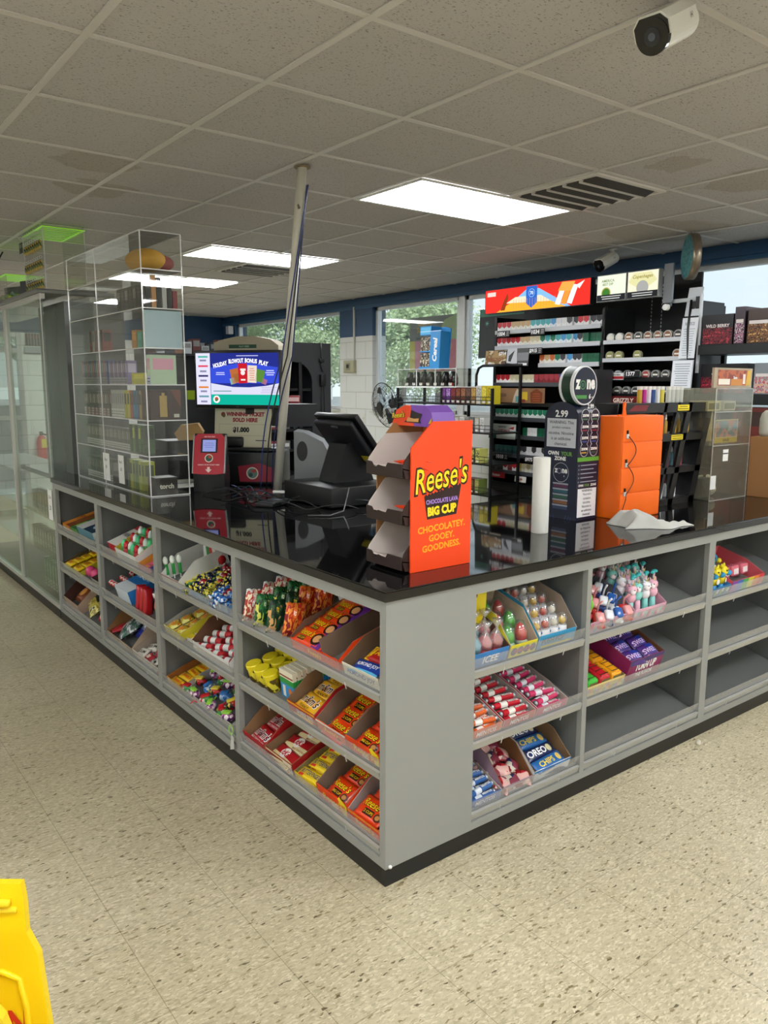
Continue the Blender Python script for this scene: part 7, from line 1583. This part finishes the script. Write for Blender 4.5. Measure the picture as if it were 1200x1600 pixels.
o = B().box(0, .26, 0, .02, 0, .09, mat('#8f9498', .4)).rect(0, .26, .0, .012, BK, front(0, 0, 0)).build('peg_strip', None, T(1.40, 9.878, 1.92)); tag(o, 'grey peg strip below the hanging packs', 'peg strip')
# hanging round sign and cameras
HP = Vector((3.727, 1.417, 2.384))
t = thing('round_hanging_sign', 'thick round teal faced sign hung from the ceiling by the window', 'hanging sign', T(*HP) @ RZ(-132.4))
b = B(); b.lathe([(.142, -.028), (.153, -.026), (.153, .026), (.142, .028)], mat('#8f8270', .3, .7), RX(90), 40); b.build('rim', t)
B().cyl(.006, .152, .165, ALU, None, 10).build('hook', t)
b = B(); b.disc(0, 0, .142, patt(['#3f7a84', '#4f8a90', '#5a9a9a', '#3a6a78'], 26, .5, (1, 1, 1), 'noise'), front(0, -.0285, 0), 0, 40); b.disc(0, 0, .142, mat('#8a8a84', .4), face((0, .0285, 0), (-1, 0, 0), (0, 0, 1)), 0, 40); b.build('face_panel', t)
def bullet_cam(M, k, lab):
    t = thing('security_camera', lab, 'security camera', M)      # looks along local -y, hangs from above
    S_ = mat('#dcdad0', .4); s = SX(k, k, k)
    b = B(); pr = [(.046*math.cos(a*PI/14), .046*math.sin(a*PI/14)*.95) for a in range(28)]
    b.prism(pr, -.02, .15, S_, s @ RX(90) @ SX(1, 1, -1)); 
    b.prism([(-.05, -.005), (.05, -.005), (.05, .03), (.03, .052), (-.03, .052), (-.05, .03)], -.031, .13, S_, s @ RX(90) @ SX(1, 1, -1)); b.build('body', t)
    b = B(); b.prism([(-.046, -.004), (.046, -.004), (.046, .028), (.028, .047), (-.028, .047), (-.046, .028)], .0312, .034, mat('#08090b', .15), s @ RX(90) @ SX(1, 1, 1) @ SX(1, 1, 1)); b.cyl(.0445, .0205, .036, mat('#08090b', .15), s @ RX(90), 30); b.cyl(.022, .036, .038, mat('#1c2028', .1), s @ RX(90), 20); b.cyl(.010, .038, .039, mat('#4a525e', .1), s @ RX(90), 14); b.build('lens', t)
    b = B(); b.text('H', .048*0, 0, .014, mat('#2a2a2a', .4), s @ face((.0515, .095, .012), (0, 1, 0), (0, 0, 1)), .0004); b.build('maker_mark', t)
    b = B(); b.tube([(0, .12, .02), (0, .15, .04), (0, .15, .06)], .015, S_, s, 12); b.cyl(.032, .055, .066, S_, s @ T(0, .15, 0) @ RX(-14), 24); b.build('mount', t)
    return t
bullet_cam(T(.60, -.385, HC-.125) @ RZ(-83) @ RX(28), 1.0, 'white bullet camera with a black face, close overhead at the ceiling edge')
bullet_cam(T(3.78, 2.2, HC-.125) @ RZ(-95) @ RX(26), 1.0, 'small distant white camera on the ceiling above the lit signs')
# ---- snack shelves against the right window
t = thing('window_shelf', 'black two tier shelf in front of the window at the far right', 'shelving', BK_(3.77, 1.345, -.012))
for x in (0, .7): B().box(x, x+.03, .3, .33, 0, 1.80, RK).build('post', t)
b = B(); b.box(0, .75, 0, .33, 1.735, 1.80, mat('#17181c', .35)); b.build('shelf', t); b = B(); b.box(0, 1.1, 0, .33, 1.40, 1.47, mat('#17181c', .35)); b.build('shelf', t)
B().box(.75, 1.1, 0, .33, 1.84, 1.93, mat('#14151a', .35)).build('shelf', t); B().box(1.07, 1.1, .3, .33, 0, 1.93, RK).build('post', t)
def wrapbox(c, art, word, h=.17, w=.11):
    def f():
        b = B(); b.box(0, w, 0, .2, 0, h, mat(c, .35)); F = front(0, -.0003, 0); b.rect(.004, w-.004, .005, h*.55, patt(art, 45, .3, (1, 1, 1), 'noise'), F); b.rect(.01, w-.01, h*.56, h*.66, mat('#d8d0cc', .4), F, .0008) if not word else b.text(word, w/2, h*.62, h*.11, mat('#e4dcd8', .4), F, .0008, w*.85, .03); return b
    return f
BER = ['#1a1214', '#8a2030', '#2a1620', '#b83a4a']; BRN = ['#3a2218', '#8a5a34', '#2a1a12', '#c89a5a']
rowsW = [(0.01, 1.802, BER, 'WILD BERRY', '#17131a', .22, .20, 'dark berry picture box on the top of the window shelf'), (.24, 1.802, ['#5a2a4a', '#c8b0b8', '#3a1a2a', '#b87a9a'], '', '#3a2a34', .07, .24, 'slim plum printed carton beside the berry box'), (.33, 1.802, BRN, '', '#3a2418', .16, .22, 'brown chocolate picture box on the top of the window shelf'), (.50, 1.802, ['#e4d0c0', '#c87a4a', '#8a4a2a', '#f0e6da'], '', '#c8a08a', .07, .30, 'slim cream and orange carton with a red top'), (.59, 1.802, BRN, '', '#2a1a14', .14, .25, 'second brown chocolate picture box nearer the frame edge'),
         (.02, 1.472, BER, 'WILD BERRY', '#141218', .33, .20, 'black berry pouch box on the lower tier of the window shelf'), (.40, 1.472, ['#8a8f94', '#c04a4a', '#b9bcc0', '#d8a070'], '', '#7f868c', .32, .20, 'grey carton with red fruit pictures on the lower tier'), (.76, 1.472, ['#c9b8b0', '#7a2a30', '#d9d0c8'], '', '#b8a89c', .09, .25, 'pale and maroon carton at the end of the lower tier')]
for (x, z, art, word, c, w, h, lab) in rowsW:
    o = wrapbox(c, art, word, h, w)().build('snack_carton', None, BK_(3.77, 1.345-x, z-.012) @ T(0, .02, 0)); tag(o, lab, 'carton')
for k, (x, z, w, h) in enumerate(((.05, 1.802, .25, .17), (.31, 1.802, .20, .21), (.53, 1.802, .2, .30), (.78, 1.932, .3, .27), (.84, 1.932, .2, .2))):
    o = wrapbox('#101114', ['#101114', '#22242a', '#3a3034'], '', h, w)().build('snack_carton', None, BK_(4.0 if k < 3 else (3.9 if k == 3 else 3.77), 1.345-x, z-.012) @ T(0, -.0 if k < 3 else 0, 0) @ SX(1, .5, 1)); tag(o, ('low black carton in the back row', 'middle black carton in the back row', 'tall black carton in the back row', 'black carton on the raised shelf, half hidden', 'front black carton on the raised shelf')[k]+' by the right window', 'carton')
for k, (x, z, c, w, h) in enumerate(((.98, 1.0, '#2a8ab8', .1, .38), (.85, 1.0, '#b9c4c8', .09, .3), (.70, 1.0, '#4aa0c8', .08, .22), (.13, 1.12, '#8a3a24', .16, .25), (.30, 1.12, '#6a2a20', .25, .25), (.03, 1.12, '#c8b88a', .09, .26))):
    one('stock_box', ('tall blue', 'pale grey', 'small sky blue', 'rust', 'dark rust', 'straw coloured')[k]+' box behind the clear display box, low by the right window', 'box', 3.80, 1.34-x-w, z+.001, .1, w, h, c, '#c9ccd0' if k < 3 else '#3a2a24')
t = thing('low_window_shelf', 'low black shelf under the stock boxes by the right window', 'shelf', BK_(3.77, 1.34)); B().box(0, 1.2, 0, .28, .95, .999, RK).build('board', t); B().box(0, 1.2, .0, .28, 0, .94, RKD).build('base', t)
B().box(.0, .58, .0, .28, 1.0, 1.118, RKD).build('riser', t)
# ---- floor: caution sign, crumb
Yw = mat('#f2cf12', .4)
t = thing('caution_sign', 'bright yellow folding wet floor sign at the lower left edge', 'caution sign', T(-1.10, -.344, 0) @ RZ(-37.5))
half = [(.107, .632), (.112, .60), (.115, .54), (.135, .50), (.152, .36), (.182, 0)]
poly = [(x-.1, z) for x, z in half[::-1]]+[(-x-.1, z) for x, z in half]
b = B(); b.prism(poly, -.008, .008, Yw, face((0, .0, 0), (1, 0, 0), (0, 0, 1)) @ RX(-5)); PFm = face((0, -.009, 0), (1, 0, 0), (0, 0, 1)) @ RX(-5)
ins = [(.03, .03), (.012, .40), (.0, .455), (-.03, .468), (-.17, .468), (-.2, .455), (-.212, .40), (-.23, .03)]
bd = [(x*1.0, y) for x, y in ins]; b.tube([(x, y, .0) for x, y in bd], .006, Yw, PFm, 8, True); b.tube([(-.2, .585, 0), (0, .585, 0)], .006, Yw, PFm, 8); b.tube([(-.19, .60, .004), (-.01, .60, .004)], .008, Yw, PFm, 8)
b.text('CAUTION', -.1, .372, .05, mat('#c8301c', .5), PFm, .002, .23, .04); b.poly([(-.2, .1), (0, .1), (-.1, .3)], mat('#c8301c', .5), PFm, .001); b.text('!', -.1, .17, .1, Yw, PFm, .002); b.build('front_board', t)
B().prism(poly, -.008, .008, Yw, face((0, .012, 0), (1, 0, 0), (0, 0, 1)) @ RX(12)).build('rear_board', t)
o = B().ball(.011, mat('#d8d4c4', .5), T(0, 0, .009), 10, 7).ball(.007, mat('#d8d4c4', .5), T(.018, .006, .0065), 8, 6).build('crumb', None, T(1.648, -.05, 0)); tag(o, 'small pale crumb on the floor near the black kick board', 'crumb')
o = B().tube([(0, 0, .002), (.02, .012, .003), (.045, .018, .002), (.06, .014, .002)], .0015, mat('#e4e2d8', .5), None, 5).build('thread', None, T(.66, -.93, 0)); tag(o, 'short white thread lying on the floor at the lower right', 'thread')

# ================================================================ OUTSIDE
struct(B().box(WX+.2, 90, -40, 90, -.3, -.15, mat('#8f8f8c', .9)).build('ground_side'))
struct(B().box(-30, WX+.2, BY+.2, 90, -.3, -.15, mat('#a3a29c', .9)).build('ground_back'))
def tree_mesh(seed, col, col2):
    r = random.Random(seed); b = B(); bl = [(r.uniform(-1.6, 1.6), r.uniform(-1.6, 1.6), r.uniform(2.2, 5.2), r.uniform(.8, 1.5)) for _ in range(14)]
    m1, m2 = mat(col, .8), mat(col2, .8)
    for k in range(5200):
        x, y, z, s = bl[k % 14]; d = Vector((r.gauss(0, 1), r.gauss(0, 1), r.gauss(0, 1))).normalized()*s*(r.random()**.35)
        c = Vector((x, y, z))+d; u = Vector((r.gauss(0, 1), r.gauss(0, 1), r.gauss(0, 1))).normalized(); v = u.orthogonal().normalized(); q = r.uniform(.07, .15)
        b.add([tuple(c-u*q), tuple(c+v*q*.6), tuple(c+u*q), tuple(c-v*q*.6)], [(0, 1, 2, 3)], m1 if k % 3 else m2)
    return b
trunk_m = mat('#5a5248', .9)
for k, (x, y, s, a) in enumerate(((24, 27, 1.05, 0), (27, 33.5, 1.0, 1), (20, 32, .75, 0), (27, 42, 1.1, 1), (20, 41, 1.0, 0), (16, 50, 1.1, 1), (30, 25, 1.25, 0), (34, 38, 1.3, 1), (4, 34, 1.0, 0), (8, 37, 1.2, 1), (1, 40, 1.1, 0), (33, 60, 1.5, 1), (17, 21, .55, 0))):
    M = T(x, y, -.15) @ RZ(k*50) @ SX(s, s, s)
    if k < 2:
        t = thing('tree', '', 'tree', M, 'trees outside the windows'); tree_mesh(k, '#a3b585' if k == 0 else '#86a077', '#b9c79a').build('crown', t); B().tube([(0, 0, 0), (.05, 0, 1.5), (0, .1, 3.2)], .16, trunk_m, None, 8).build('trunk', t)
        if k == 0: tr0 = t
        else: tr1 = t
    else: t = dup(tr0 if a == 0 else tr1, M)
    t['label'] = ('pale green tree' if a == 0 else 'darker green tree')+' outside, seen through the '+('back door glass' if x < 10 else ('left window panes' if y > 40 else 'window beside the pier'))
    t['group'] = 'trees outside the windows'
for k, (x, y, z, dx) in enumerate(((11, 0, 4.4, 0), (11.3, 0, 4.0, .02), (12, 0, 5.2, -.03))):
    o = B().tube([(x+dx*j, -20+7*j, z+.12*math.cos((j-5)*.4)+.0*j) for j in range(12)], .012, mat('#4a4e52', .6), None, 5).build('power_line'); tag(o, ('lower', 'lowest', 'highest')[k]+' power line crossing the sky outside the windows', 'power line')
t = thing('roadside_building', 'low white building outside beyond the left windows', 'building', T(34, 72, -.15)); B().box(0, 14, 0, 8, 0, 3.6, mat('#d8dad8', .7)).build('wall', t); B().box(-.3, 14.3, -.3, 8.3, 3.6, 4.0, mat('#b8bcc0', .6)).build('roof', t); B().rect(2, 5, .9, 2.4, mat('#5a6a78', .2), front(0, -.01, 0), .01).build('window', t)
t = thing('ice_chest', 'white and red merchandise box standing outside the back door', 'merchandise box', T(.75, 12.2, -.15)); B().box(0, 1.4, 0, .8, 0, 1.3, mat('#2a2e34', .5)).build('body', t); B().prism([(-.2, 1.6), (1.6, 1.6), (.7, 2.3)], -.9, 0, mat('#e4e4e2', .6), face((0, 0, 0), (1, 0, 0), (0, 0, 1))).build('canopy', t); B().box(.65, .75, .4, .5, 1.3, 1.6, RED).build('post', t)
